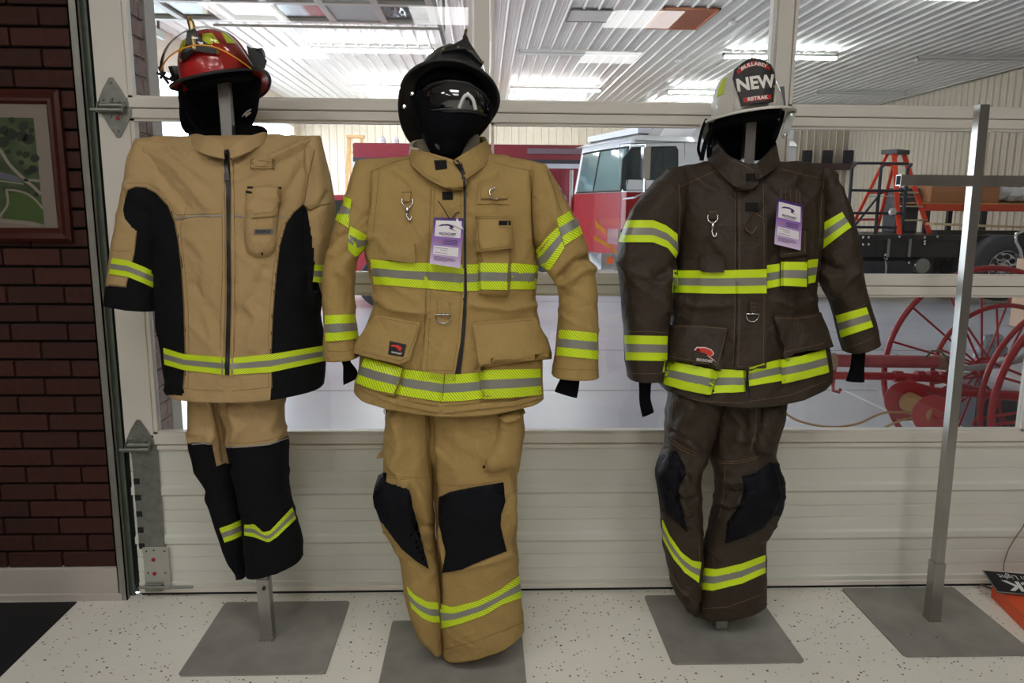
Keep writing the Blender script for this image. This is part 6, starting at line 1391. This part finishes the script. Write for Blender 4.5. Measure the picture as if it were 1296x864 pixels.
def on_dome(a, bf, bb, hh, p, t, k=1.0):
    """point of the crown at azimuth p and height angle t, k scales outward"""
    b = bf if math.sin(p) < 0 else bb; r = math.cos(t)**.82
    return (a*math.cos(p)*r*k, b*math.sin(p)*r*k, hh*math.sin(t)*k)
def dome_patch(h, p0, p1, t0, t1, name, m, parent, k=1.02, skew=0., taper=0., dims=(.108, .125, .140, .135)):
    n1, n2 = 10, 8; V = []
    for kk in (k, k-.015):
        for j in range(n2+1):
            for i in range(n1+1):
                f = j/n2; q0 = p0+taper*f; q1 = p1-taper*f; V.append(on_dome(*dims, q0+(q1-q0)*i/n1+skew*f, t0+(t1-t0)*f, kk))
    w = n1+1; n = w*(n2+1); F = []
    for j in range(n2):
        for i in range(n1): a_ = j*w+i; F += [(a_, a_+1, a_+w+1, a_+w), (n+a_, n+a_+w, n+a_+w+1, n+a_+1)]
    for j in range(n2): F += [(j*w, (j+1)*w, n+(j+1)*w, n+j*w), (j*w+n1, n+j*w+n1, n+(j+1)*w+n1, (j+1)*w+n1)]
    for i in range(n1): F += [(i, n+i, n+i+1, i+1), (n2*w+i, n2*w+i+1, n+n2*w+i+1, n+n2*w+i)]
    q = h.mb(); q.add(V, F); return q.build(name, m, parent, smooth='auto')

# ---- red helmet
Yh = Y1-.01; c = PY(276, 97, Yh)
H = Hel('fire_helmet', c, -.04, math.radians(4), math.radians(-12), 'red helmet with raised clear visor on the tan and black coat')
sh_, br_ = helmet_base(H, RED, RED, BLKT, front=.030, side_=.034, rear=.085, drop=.016, rdrop=.05)
hood, _ = draped_hood('neck_curtain', [(230, 96, 330, 90, .07, .0), (229, 112, 329, 108, .07, .0), (228, 130, 327, 124, .07, .01), (228, 148, 325, 142, .065, .02), (231, 160, 320, 154, .06, .025), (236, 168, 312, 166, .05, .03)], Yh+.115, KNIT, H.e, 0)
# lime patches
for p0, p1 in ((-2.45, -1.95), (-1.40, -.90), (-.66, -.28)):
    dome_patch(H, p0, p1, .58, .92, 'lime_patch', LIMEP, sh_, taper=.07)
# front holder
f_ = lambda x, z, d: (x, -.125*math.cos(min(1.4, z/.135*1.25))-.012-d, z)
q = H.mb(); q.tube(smoothp([(0, -.128, .060), (0, -.116, .095), (0, -.106, .120), (0, -.104, .142), (.0, -.112, .158)], 5), [.010]*16+[.008]*5, 10); hold = q.build('front_holder', BRASS, H.e, smooth=True)
q = H.mb(); q.prism([(-.012, .118), (-.024, .085), (-.058, .052), (-.056, .040), (-.030, .048), (0, .058), (.030, .048), (.056, .040), (.058, .052), (.024, .085), (.012, .118)], lambda x, z: (x, -.138+abs(x)*.42+max(0, z-.08)*.35, z), lambda x, z: (x, -.128+abs(x)*.42+max(0, z-.08)*.35, z)); q.build('holder_bracket', BLKLEA, hold)
for x in (-.056, .056): q = H.mb(); q.lathe([(.007, 0), (.007, .004), (.003, .008)], (x, -.116, .047), (0, -1, 0), 10); q.build('brass_stud', BRASS, hold)
# visor: curved clear sheet raised in front of the crown
CLR = glassy('clear_visor', (.97, .97, .95), 1.3)
vb = smoothp([PY(u, v, Yh+d) for u, v, d in [(204, 100, -.01), (204, 88, -.07), (214, 72, -.125), (232, 61, -.155), (252, 57, -.165), (276, 61, -.158), (300, 74, -.13), (318, 87, -.08)]], 5)
vt = smoothp([PY(u, v, Yh+d) for u, v, d in [(209, 101, .01), (206, 80, -.04), (213, 58, -.085), (230, 42, -.112), (252, 34, -.118), (276, 37, -.112), (298, 52, -.092), (320, 84, -.05)]], 5)
n1 = len(vb)-1; n2 = 8; V = []
for j in range(n2+1):
    f = j/n2
    for i in range(n1+1): V.append(vb[i]*(1-f)+vt[i]*f+np.array([0, -.014*math.sin(PI*f), .010*math.sin(PI*f)]))
w = n1+1
vis = mk('visor', V, [(j*w+i, j*w+i+1, j*w+w+i+1, j*w+w+i) for j in range(n2) for i in range(n1)], CLR, H.e, True)
MB().tube(vb, .0022, 7).build('visor_edge', mat('orange_visor_edge', srgb(240, 160, 40), .35), vis, smooth=True)
MB().tube(vt, .0019, 7).build('visor_edge', mat('clear_visor_edge', srgb(225, 225, 220), .2), vis, smooth=True)
q = MB(); q.prism([(312, 57), (332, 69), (338, 77), (335, 87), (318, 89)], lambda u, v: PY(u, v, Yh-.05), lambda u, v: PY(u, v, Yh+.03)); q.build('visor_bracket', BLKT, H.e)
for sx in (-1, 1):
    q = H.mb(); q.obox((sx*.128, .02, .035), (0, 1, .1), (1, 0, 0), (0, -.1, 1), .035, .006, .024); hb = q.build('visor_hinge', BLKT, H.e)
    q = H.mb(); q.cyl((sx*.122, .035, .045), (sx*.146, .035, .045), .015, 14); q.cyl((sx*.12, -.01, .02), (sx*.14, -.01, .02), .008, 10); q.build('visor_knob', BLKT, hb, smooth='auto')
q = H.mb(); q.tube(smoothp([(-.13, -.06, .0), (-.14, -.065, .03), (-.138, -.07, .05)], 3), .005, 6); q.tube([(-.15, -.06, .02), (-.125, -.075, .03)], .004, 6); q.tube([(-.15, -.075, .035), (-.125, -.055, .012)], .004, 6); q.build('visor_latch', BLKT, H.e)
q = H.mb(); q.tube(smoothp([(-.118, -.02, -.01), (-.126, -.02, -.05), (-.118, -.015, -.09), (-.112, -.01, -.12), (-.098, 0, -.16)], 5), .005, 7); q.tube(smoothp([(-.10, -.05, -.012), (-.115, -.03, -.03), (-.118, -.02, -.06)], 4), .006, 7); q.build('chin_strap', KNIT, H.e, smooth=True)
# embroidered mark on the neck curtain
SH = Skin([_], Yh); s1 = patch('curtain_mark', [(306, 148), (309, 143), (313, 139.5), (318, 137.5), (317, 140), (313, 142), (311.5, 144), (309, 146)], SH, LOGOW, hood, .001, .001, cell=2)[0]
patch('curtain_mark', [(311, 144.5), (316, 141.5), (318, 142.5), (314, 143.5), (312.5, 147), (310.5, 148)], SH, LOGOW, hood, .001, .001, cell=2)

# ---- black helmet, tipped back, goggles under the brim
Yh = Y2-.02; c = PY(570, 120, Yh)
H = Hel('fire_helmet', c, .22, math.radians(-30), math.radians(14), 'glossy black helmet tipped back with goggles on the all tan coat')
sh_, br_ = helmet_base(H, BLKH, BLKH, BLKT, hh=.145, front=.034, side_=.036, rear=.085, drop=.02, rdrop=.05)
hood, gh = draped_hood('hood', [(528, 118, 612, 118, .08, .0), (525, 135, 617, 135, .10, -.01), (527, 155, 616, 152, .105, -.01), (534, 170, 606, 165, .10, -.005), (541, 184, 592, 176, .085, 0), (548, 198, 582, 196, .07, 0)], Yh, KNIT, H.e, 0)
def gogf(u, v): return PY(u, v, Yh)
GY = Yh-.112
# goggle lens: curved band in front of the hood
V = []; n1, n2 = 28, 12; top = [(532, 118), (545, 107), (568, 102), (592, 105), (612, 118), (620, 132)]; bot = [(531, 134), (545, 139), (572, 141), (578, 140), (600, 141), (622, 148)]
A_, _l = resamp(top, n1+1); B_2, _l = resamp(bot, n1+1)
for kk in (0, .003):
    for j in range(n2+1):
        for i in range(n1+1):
            f = j/n2; u, v = A_[i]*(1-f)+B_2[i]*f; s = (i/n1-.5)*2; V.append(PY(u, v, GY+.085*abs(s)**2.6+kk-.022*math.sin(PI*(f*.8+.1))))
w = n1+1; n = w*(n2+1); F = []
for j in range(n2):
    for i in range(n1): a_ = j*w+i; F += [(a_, a_+w, a_+w+1, a_+1), (n+a_, n+a_+1, n+a_+w+1, n+a_+w)]
gg = mk('goggles', V, F, mat('goggle_lens', (.004, .004, .005), .03, coat=1.0, spec=.9), H.e, True)
ring_ = [V[i] for i in range(w)]+[V[j*w+n1] for j in range(n2+1)]+[V[n2*w+i] for i in range(n1, -1, -1)]+[V[j*w] for j in range(n2, -1, -1)]
MB().tube(ring_[::2], .0045, 7, closed=True).build('goggle_frame', BLKT, gg, smooth=True)
GP = lambda u, v, d=0: PY(u, v, GY-.026+d)
MB().tube(smoothp([GP(581, 137, .004), GP(585, 127), GP(589, 121), GP(594, 121), GP(599, 127), GP(602, 139, .006)], 5), .0052, 8).build('nose_edge', mat('lens_edge_light', srgb(205, 205, 205), .35), gg, smooth=True)
q = MB(); q.tube(smoothp([PY(535, 136, GY+.04), PY(548, 139, GY+.005), PY(560, 138, GY-.01), PY(574, 137, GY-.015)], 5), .0022, 6); q.build('lower_rim', mat('rim_gloss', srgb(90, 90, 95), .15, .6), gg, smooth=True)
for (u, v) in ((522, 119), (512, 135)): MB().lathe([(.006, 0), (.006, .004), (.003, .006)], PY(u, v, Yh-.09), (0, -1, .3), 10).build('rivet', SNAPM, H.e)
MB().tube(smoothp([PY(521, 122, Yh-.08), PY(522, 135, Yh-.08), PY(528, 150, Yh-.07), PY(533, 168, Yh-.05)], 5), .006, 8).build('chin_strap', KNIT, H.e, smooth=True)
MB().tube(smoothp([PY(618, 130, Yh-.08), PY(621, 140, Yh-.07), PY(616, 156, Yh-.06)], 5), .006, 8).build('chin_strap', KNIT, H.e, smooth=True)
MB().lathe([(.0, -.006), (.016, -.004), (.018, .002), (.010, .008), (0, .01)], PY(558, 183, Y2-.09), (.3, -1, .2), 14).build('strap_buckle', mat('dark_buckle', srgb(60, 60, 62), .4), H.e, smooth='auto')
# front holder with leaf bracket
q = H.mb(); q.tube(smoothp([(0, -.118, .062), (0, -.110, .092), (-.003, -.114, .120), (-.004, -.124, .138)], 5), [.006]*11+[.004]*5, 8); hold = q.build('front_holder', mat('dark_brass', (.10, .07, .03), .35, .9), H.e, smooth=True)
q = H.mb(); q.prism([(0, .126), (-.012, .098), (-.034, .074), (-.062, .054), (-.060, .044), (-.03, .054), (0, .058), (.03, .054), (.060, .044), (.062, .054), (.034, .074), (.012, .098)], lambda x, z: (x, -.134+abs(x)*.42+max(0, z-.07)*.30, z), lambda x, z: (x, -.122+abs(x)*.42+max(0, z-.07)*.30, z)); q.build('holder_bracket', BLKLEA, hold)
for x in (-.058, -.02, .02, .058): q = H.mb(); q.lathe([(.004, 0), (.004, .004), (.002, .006)], (x, -.130+abs(x)*.32, .050+.012*(abs(x) < .03)), (0, -1, 0), 8); q.build('brass_stud', BRASS, hold)

# ---- white helmet with NEW shield
Yh = Y3-.02; c = PY(946, 146, Yh)
H = Hel('fire_helmet', c, -.10, math.radians(-5), math.radians(-7), 'white helmet with black NEW front shield on the dark brown coat')
sh_, br_ = helmet_base(H, WHT, WHT, WHT, a=.110, bf=.125, bb=.14, hh=.150, front=.030, side_=.036, rear=.085, drop=.018, rdrop=.055)
hood, gh = draped_hood('neck_curtain', [(906, 146, 989, 144, .07, .0), (905, 160, 988, 158, .07, .0), (903, 175, 983, 172, .07, .0), (901, 190, 976, 188, .06, .0), (905, 204, 970, 202, .05, .0)], Yh+.115, KNIT, H.e, 0)
dome_patch(H, -2.86, -2.52, .42, .86, 'lime_patch', LIMEP, sh_, taper=.05, dims=(.110, .125, .14, .150))
for p in (-2.2, -1.0): 
    q = H.mb(); q.tube([on_dome(.110, .125, .14, .150, p, t, 1.012) for t in np.linspace(.02, 1.3, 14)], .0035, 6); q.build('seam_ridge', WHT, sh_, smooth=True)
# shield plate
SHK = 1.0
def sp(x, z, d=0): return (x*.92-.004, -.150+x*x*3.2-d+max(0, z-.06)*.22, z*.82+.004)
outl = [(-.052, .002), (.052, .002), (.055, .030), (.064, .075), (.067, .108), (.058, .138), (.030, .158), (0, .172), (-.030, .158), (-.058, .138), (-.067, .108), (-.064, .075), (-.055, .030)]
def shp(poly, d0, d1, name, m, parent, sub=True):
    P = []
    for i in range(len(poly)):
        a = np.array(poly[i]); b = np.array(poly[(i+1) % len(poly)])
        for t in (0, .5): P.append(tuple(a*(1-t)+b*t))
    bm = bmesh.new(); bm.faces.new([bm.verts.new((x, z, 0)) for x, z in P]); bmesh.ops.triangulate(bm, faces=bm.faces[:])
    xs_ = [p[0] for p in P]
    for i in range(1, 9):
        x = min(xs_)+(max(xs_)-min(xs_))*i/9; bmesh.ops.bisect_plane(bm, geom=bm.verts[:]+bm.edges[:]+bm.faces[:], plane_co=(x, 0, 0), plane_no=(1, 0, 0))
    bmesh.ops.remove_doubles(bm, verts=bm.verts, dist=1e-5); bm.verts.index_update()
    uvp = [(v.co.x, v.co.y) for v in bm.verts]; fc = [tuple(v.index for v in f.verts) for f in bm.faces]; ed = [(e.verts[0].index, e.verts[1].index) for e in bm.edges if len(e.link_faces) == 1]; bm.free()
    n = len(uvp); V = [sp(x, z, d1) for x, z in uvp]+[sp(x, z, d0) for x, z in uvp]
    F = fc+[tuple(n+i for i in reversed(f)) for f in fc]+[(a, b, n+b, n+a) for a, b in ed]
    q = H.mb(); q.add(V, F); o = q.build(name, m, parent)
    b2 = bmesh.new(); b2.from_mesh(o.data); bmesh.ops.recalc_face_normals(b2, faces=b2.faces); b2.to_mesh(o.data); b2.free(); return o
sd = shp(outl, 0, .004, 'front_shield', BLKLEA, H.e)
H.mb().tube([sp(x*.98, z*.985+.001, .004) for x, z in outl], .0032, 7, closed=True).build('shield_edge', BLKLEA, sd, smooth=True)
RB = mat('shield_red_banner', srgb(176, 26, 30), .45); SW = mat('shield_white_lettering', srgb(232, 228, 222), .45)
shp([(-.050, .118), (-.030, .132), (0, .140), (.030, .132), (.050, .118), (.054, .132), (.032, .149), (0, .157), (-.032, .149), (-.054, .132)], .004, .006, 'banner', RB, sd)
shp([(-.044, .010), (.044, .010), (.045, .027), (-.045, .027)], .004, .006, 'banner', RB, sd)
text('shield_word', 'NEW', .066, lambda x, y, h: tuple(H.T([sp(x, .074+y, .0045+h*3)])[0]), SW, sd, bold=.0022, sx=.80)
text('shield_word', 'BULLARD', .0190, lambda x, y, h: tuple(H.T([sp(x, .1465-.0175*(x/.048)**2+y, .0064+h)])[0]), SW, sd, bold=.0006, sx=1.0)
text('shield_word', 'RETRAK', .0180, lambda x, y, h: tuple(H.T([sp(x, .0185+y, .0064+h)])[0]), SW, sd, bold=.0006, sx=1.0)
for (x, z) in ((0, .168), (-.045, .140), (.045, .140), (-.058, .055), (.058, .055), (.061, .09)): q = H.mb(); q.lathe([(.003, 0), (.003, .003), (.001, .004)], sp(x, z, .004), (0, -1, 0), 8); q.build('brass_stud', BRASS, sd)
q = H.mb(); q.tube([sp(0, .150, -.006), sp(0, .172, .004), sp(0, .180, .006)], .003, 6); q.build('shield_hook', BRASS, sd)
q = H.mb(); q.tube(smoothp([(-.118, .0, -.010), (-.122, 0, -.03), (-.122, 0, -.06), (-.130, 0, -.085), (-.128, 0, -.11)], 4), .0055, 7); q.tube(smoothp([(-.10, -.03, -.01), (-.112, -.02, -.02), (-.122, 0, -.03)], 3), .006, 7); q.tube([(-.128, -.002, -.085), (-.130, 0, -.118)], .009, 8)
q.build('chin_strap', KNIT, H.e, smooth=True)
MB().tube(smoothp([PY(894, 151, Yh-.02), PY(889, 163, Yh-.03), PY(885, 180, Yh-.03), PY(884, 190, Yh-.03), PY(887, 199, Yh-.03)], 5), .005, 7).tube(smoothp([PY(903, 158, Yh-.02), PY(895, 175, Yh-.03), PY(890, 192, Yh-.03), PY(888, 203, Yh-.03)], 4), .0075, 7).build('chin_strap', KNIT, H.e, smooth=True)
q = H.mb(); q.tube(smoothp([(.10, -.04, -.008), (.085, -.05, -.05), (.06, -.05, -.09)], 4), .006, 7); q.build('chin_strap', KNIT, H.e, smooth=True)
q = H.mb(); q.prism([(.112, -.012), (.132, -.010), (.134, -.028), (.106, -.088), (.092, -.092), (.088, -.078)], lambda x, z: (x, -.045, z), lambda x, z: (x, -.040, z)); cl = q.build('steel_clip', M['galv'], H.e)
q = H.mb(); q.lathe([(.006, 0), (.006, .003), (.003, .005)], (.098, -.045, -.082), (0, -1, 0), 10); q.lathe([(.004, 0), (.004, .003)], (.122, -.045, -.022), (0, -1, 0), 8); q.build('rivet', SNAPM, cl)
q = H.mb(); q.obox((.116, .02, .045), (0, 1, 0), (1, 0, 0), (0, 0, 1), .018, .006, .032); q.build('side_bracket', mat('grey_bracket', srgb(90, 92, 92), .5, .3), H.e)

# ================================================================== LEFT WALL PICTURE, MAT, FALLEN SIGN
Yp = -.045
x0, x1 = -2.20, PY(88, 300, Yp)[0]+.006; zb_, zt2 = PY(70, 306, Yp)[2], PY(60, 113, Yp)[2]
pc = empty('framed_picture', ((x0+x1)/2, -.03, zb_), 'dark cherry framed aerial photograph of a park on the brick wall', 'picture')
fw = .048; WF = mat('cherry_frame', srgb(66, 20, 12), .35, coat=.3, nscale=14, namt=.2, stretch=(1, 1, 3))
def fbar(P0, P1, P2, P3): # mitred bar with a raised inner lip
    q = MB(); V = []
    for (a, b) in ((P0, P3), (P1, P2)):
        a = np.array(a, float); b = np.array(b, float)
        for t, y in ((0, -.026), (0, -.044), (.25, -.052), (.6, -.044), (.8, -.046), (1, -.036), (1, -.026)): p = a+(b-a)*t; V.append((p[0], y, p[1]))
    F = [(i, (i+1) % 7, 7+(i+1) % 7, 7+i) for i in range(7)]+[tuple(range(6, -1, -1)), tuple(range(7, 14))]
    q.add(V, F); return q.build('frame_bar', WF, pc)
a, b, c_, d_ = (x0, zb_), (x1, zb_), (x1, zt2), (x0, zt2); ia, ib, ic, id_ = (x0+fw, zb_+fw), (x1-fw, zb_+fw), (x1-fw, zt2-fw), (x0+fw, zt2-fw)
fbar(a, b, ib, ia); fbar(b, c_, ic, ib); fbar(c_, d_, id_, ic); fbar(d_, a, ia, id_)
mb_ = MB().box(x0+fw-.002, x1-fw+.002, -.034, -.030, zb_+fw-.002, zt2-fw+.002).build('mat_board', mat('grey_mat_board', srgb(140, 128, 118), .8), pc)
mw = .072; ax0, ax1, az0, az1 = x0+fw+mw, x1-fw-.048, zb_+fw+.050, zt2-fw-.045
m, nt, b_ = node_mat('aerial_photo_print'); N = nt.nodes; Lk = nt.links; tc = N.new('ShaderNodeUVMap'); tc.uv_map = 'uv'
n1_ = N.new('ShaderNodeTexNoise'); n1_.inputs['Scale'].default_value = 5; n1_.inputs['Detail'].default_value = 6; Lk.new(tc.outputs[0], n1_.inputs[0])
cr1 = N.new('ShaderNodeValToRGB'); cr1.color_ramp.elements[0].position = .35; cr1.color_ramp.elements[0].color = (*srgb(40, 60, 26), 1); cr1.color_ramp.elements[1].position = .7; cr1.color_ramp.elements[1].color = (*srgb(84, 102, 58), 1); Lk.new(n1_.outputs[0], cr1.inputs[0]); Lk.new(cr1.outputs[0], b_.inputs['Base Color']); b_.inputs['Roughness'].default_value = .5
pw, phh = ax1-ax0, az1-az0
pr = mk('aerial_print', [(ax0, -.0352, az0), (ax1, -.0352, az0), (ax1, -.0352, az1), (ax0, -.0352, az1), (ax0, -.034, az0), (ax1, -.034, az0), (ax1, -.034, az1), (ax0, -.034, az1)], [(0, 1, 2, 3), (7, 6, 5, 4), (0, 4, 5, 1), (1, 5, 6, 2), (2, 6, 7, 3), (3, 7, 4, 0)], m, mb_, uv=[(0, 0), (1, 0), (1, 1), (0, 1)]*2)
# roads and trees printed on the photograph (flat inked shapes)
ink = {k: mat('print_'+k, srgb(*v), .5) for k, v in dict(road=(150, 140, 130), tree=(22, 36, 20), field=(66, 92, 34), river=(96, 100, 112)).items()}
pp = lambda u, v, d=0: (lambda p: (p[0], -.0354-d, p[2]))(PY(u, v, -.0354))
def flat(name, poly, k, d=0): q = MB(); q.prism(poly, lambda u, v: pp(u, v, d+.0001), lambda u, v: pp(u, v, d-.00005)); q.build(name, ink[k], pr)
flat('printed_field', [(10, 246), (30, 242), (45, 250), (54, 262), (56, 284), (40, 280), (2, 276), (8, 262)], 'field')
flat('printed_river', [(-20, 214), (0, 217), (24, 224), (28, 231), (0, 226), (-20, 222)], 'river')
def road(pts, w):
    P = np.array(smoothp([(a, b, 0) for a, b in pts], 6))[:, :2]; T = np.gradient(P, axis=0); T /= np.linalg.norm(T, axis=1)[:, None]; Nn = np.stack([-T[:, 1], T[:, 0]], 1)*w/2
    q = MB(); V = []; n = len(P)
    for i in range(n): V += [pp(*(P[i]-Nn[i]), .0002), pp(*(P[i]+Nn[i]), .0002)]
    q.add(V, [(2*i, 2*i+1, 2*i+3, 2*i+2) for i in range(n-1)]); q.build('printed_road', ink['road'], pr)
road([(-10, 185), (0, 190), (12, 208), (30, 226), (42, 236), (52, 246)], 4); road([(30, 228), (42, 228), (50, 229)], 3); road([(8, 240), (20, 241), (34, 245), (46, 254), (54, 264)], 2.5); road([(8, 240), (10, 256), (4, 268), (-6, 276)], 3); road([(-10, 278), (10, 280), (30, 282), (50, 286)], 4); road([(-10, 228), (10, 230), (30, 233)], 1.5)
rg = np.random.RandomState(5); q = MB()
for (u, v, r) in [(5, 165, 7), (14, 170, 9), (3, 180, 8), (30, 160, 7), (28, 172, 8), (36, 176, 8), (24, 194, 4), (33, 196, 5), (44, 200, 6), (42, 214, 6), (27, 206, 4), (35, 218, 5), (46, 246, 3), (40, 165, 4), (-8, 170, 8), (-6, 196, 5), (15, 152, 5), (10, 192, 4)]:
    q.add([pp(u, v, .0004)]+[pp(u+r*(.8+.3*rg.rand())*math.cos(t), v+r*(.8+.3*rg.rand())*math.sin(t)*.9, .0004) for t in np.linspace(0, 2*PI, 14, endpoint=False)], [(0, i+1, (i+1) % 14+1) for i in range(14)])
q.build('printed_trees', ink['tree'], pr)
MB().box(x0+fw, x1-fw, -.0375, -.0368, zb_+fw, zt2-fw).build('picture_glass', glassy('picture_glazing', (1, 1, 1), .8), pc)
# floor mat
a = PZ(97.5, 762.5); tag(MB().box(-2.8, a[0], -2.2, a[1], .0, .006, .002).build('floor_mat', mat('black_mat', (.008, .008, .009), .95, bump=.3, bscale=300)), 'black rubber-backed mat on the speckled floor below the brick wall', 'mat')
# fallen panel sign leaning on an orange case, lower right
zA = .10
A_0 = PY(1243, 721, -.10); B_0 = PY(1262, 749, -.25)
ob = mat('orange_plastic', srgb(236, 84, 30), .4)
q = MB(); o0 = PZ(1255, 742, .03); P = [PZ(1256, 739, .055), PZ(1304, 786, .055), PZ(1420, 760, .055), PZ(1330, 722, .055)]
q.add([p for p in P]+[p-np.array([0, 0, .052]) for p in P], [(0, 1, 2, 3), (7, 6, 5, 4), (0, 4, 5, 1), (1, 5, 6, 2), (2, 6, 7, 3), (3, 7, 4, 0)])
tag(q.build('orange_case', ob), 'flat bright orange plastic case lying on the floor, lower right', 'case')
TLs, BLs_ = PZ(1243.5, 721.5, .105), PZ(1262.5, 749, .066); ex = PZ(1330, 729, .105)-TLs; ex /= np.linalg.norm(ex); dy = BLs_-TLs
nn = np.cross(ex, dy); nn /= np.linalg.norm(nn); nn *= np.sign(nn[2])
LW = .62
sg = MB(); V = [TLs, BLs_, BLs_+ex*LW, TLs+ex*LW]; sg.add([p for p in V]+[p-nn*.004 for p in V], [(0, 1, 2, 3), (7, 6, 5, 4), (0, 4, 5, 1), (1, 5, 6, 2), (2, 6, 7, 3), (3, 7, 4, 0)])
so = tag(sg.build('sign_panel', mat('black_sign_face', (.012, .012, .013), .4)), 'black sign board with upside-down white letters lying on the orange case', 'sign')
dl = np.linalg.norm(dy); dyn = dy/dl; ch = lambda x, y: TLs+ex*x+dyn*y
WL = mat('sign_white_letter', srgb(230, 230, 228), .5)
# the board lies upside down: text runs right to left, turned by 180 degrees
text('sign_word', 'BLACK', dl*.62, lambda x, y, h: ch(.055-x, dl*.60-y*-1.0*1.0, ) + nn*(.001+h) if False else ch(.05-x, dl*.62+y)+nn*(.0005+h), WL, so, align='RIGHT', bold=.002, sx=1.35)
text('sign_word', 'Station Light', dl*.30, lambda x, y, h: ch(.045-x, dl*.22+y)+nn*(.0005+h), WL, so, align='RIGHT', sx=1.1)
q = MB(); r0 = .0016; q.tube([V[0]+nn*.001, V[1]+nn*.001, V[2]+nn*.001], .0018, 6); q.build('sign_edge', mat('sign_edge_grey', srgb(150, 150, 145), .5), so)
tag(MB().tube(smoothp([PY(1305, 640, -.02), PY(1296, 664, -.02), PY(1288, 676, -.022), PY(1278, 692, -.024), PY(1274, 702, -.026), PY(1271, 712, -.05), PY(1270, 722, -.09)], 5), .0022, 6).build('pull_cord', mat('tan_cord', srgb(140, 124, 104), .9), smooth=True), 'thin tan cord hanging on the door panel above the fallen sign', 'cord')
tag(MB().tube(smoothp([PZ(1236, 738, .004), PZ(1246, 741, .006), PZ(1256, 745, .006), PZ(1264, 750, .005)], 5), .0035, 6).build('cable', mat('brown_cable', srgb(110, 80, 70), .7), smooth=True), 'short brown cable on the floor by the orange case', 'cable')
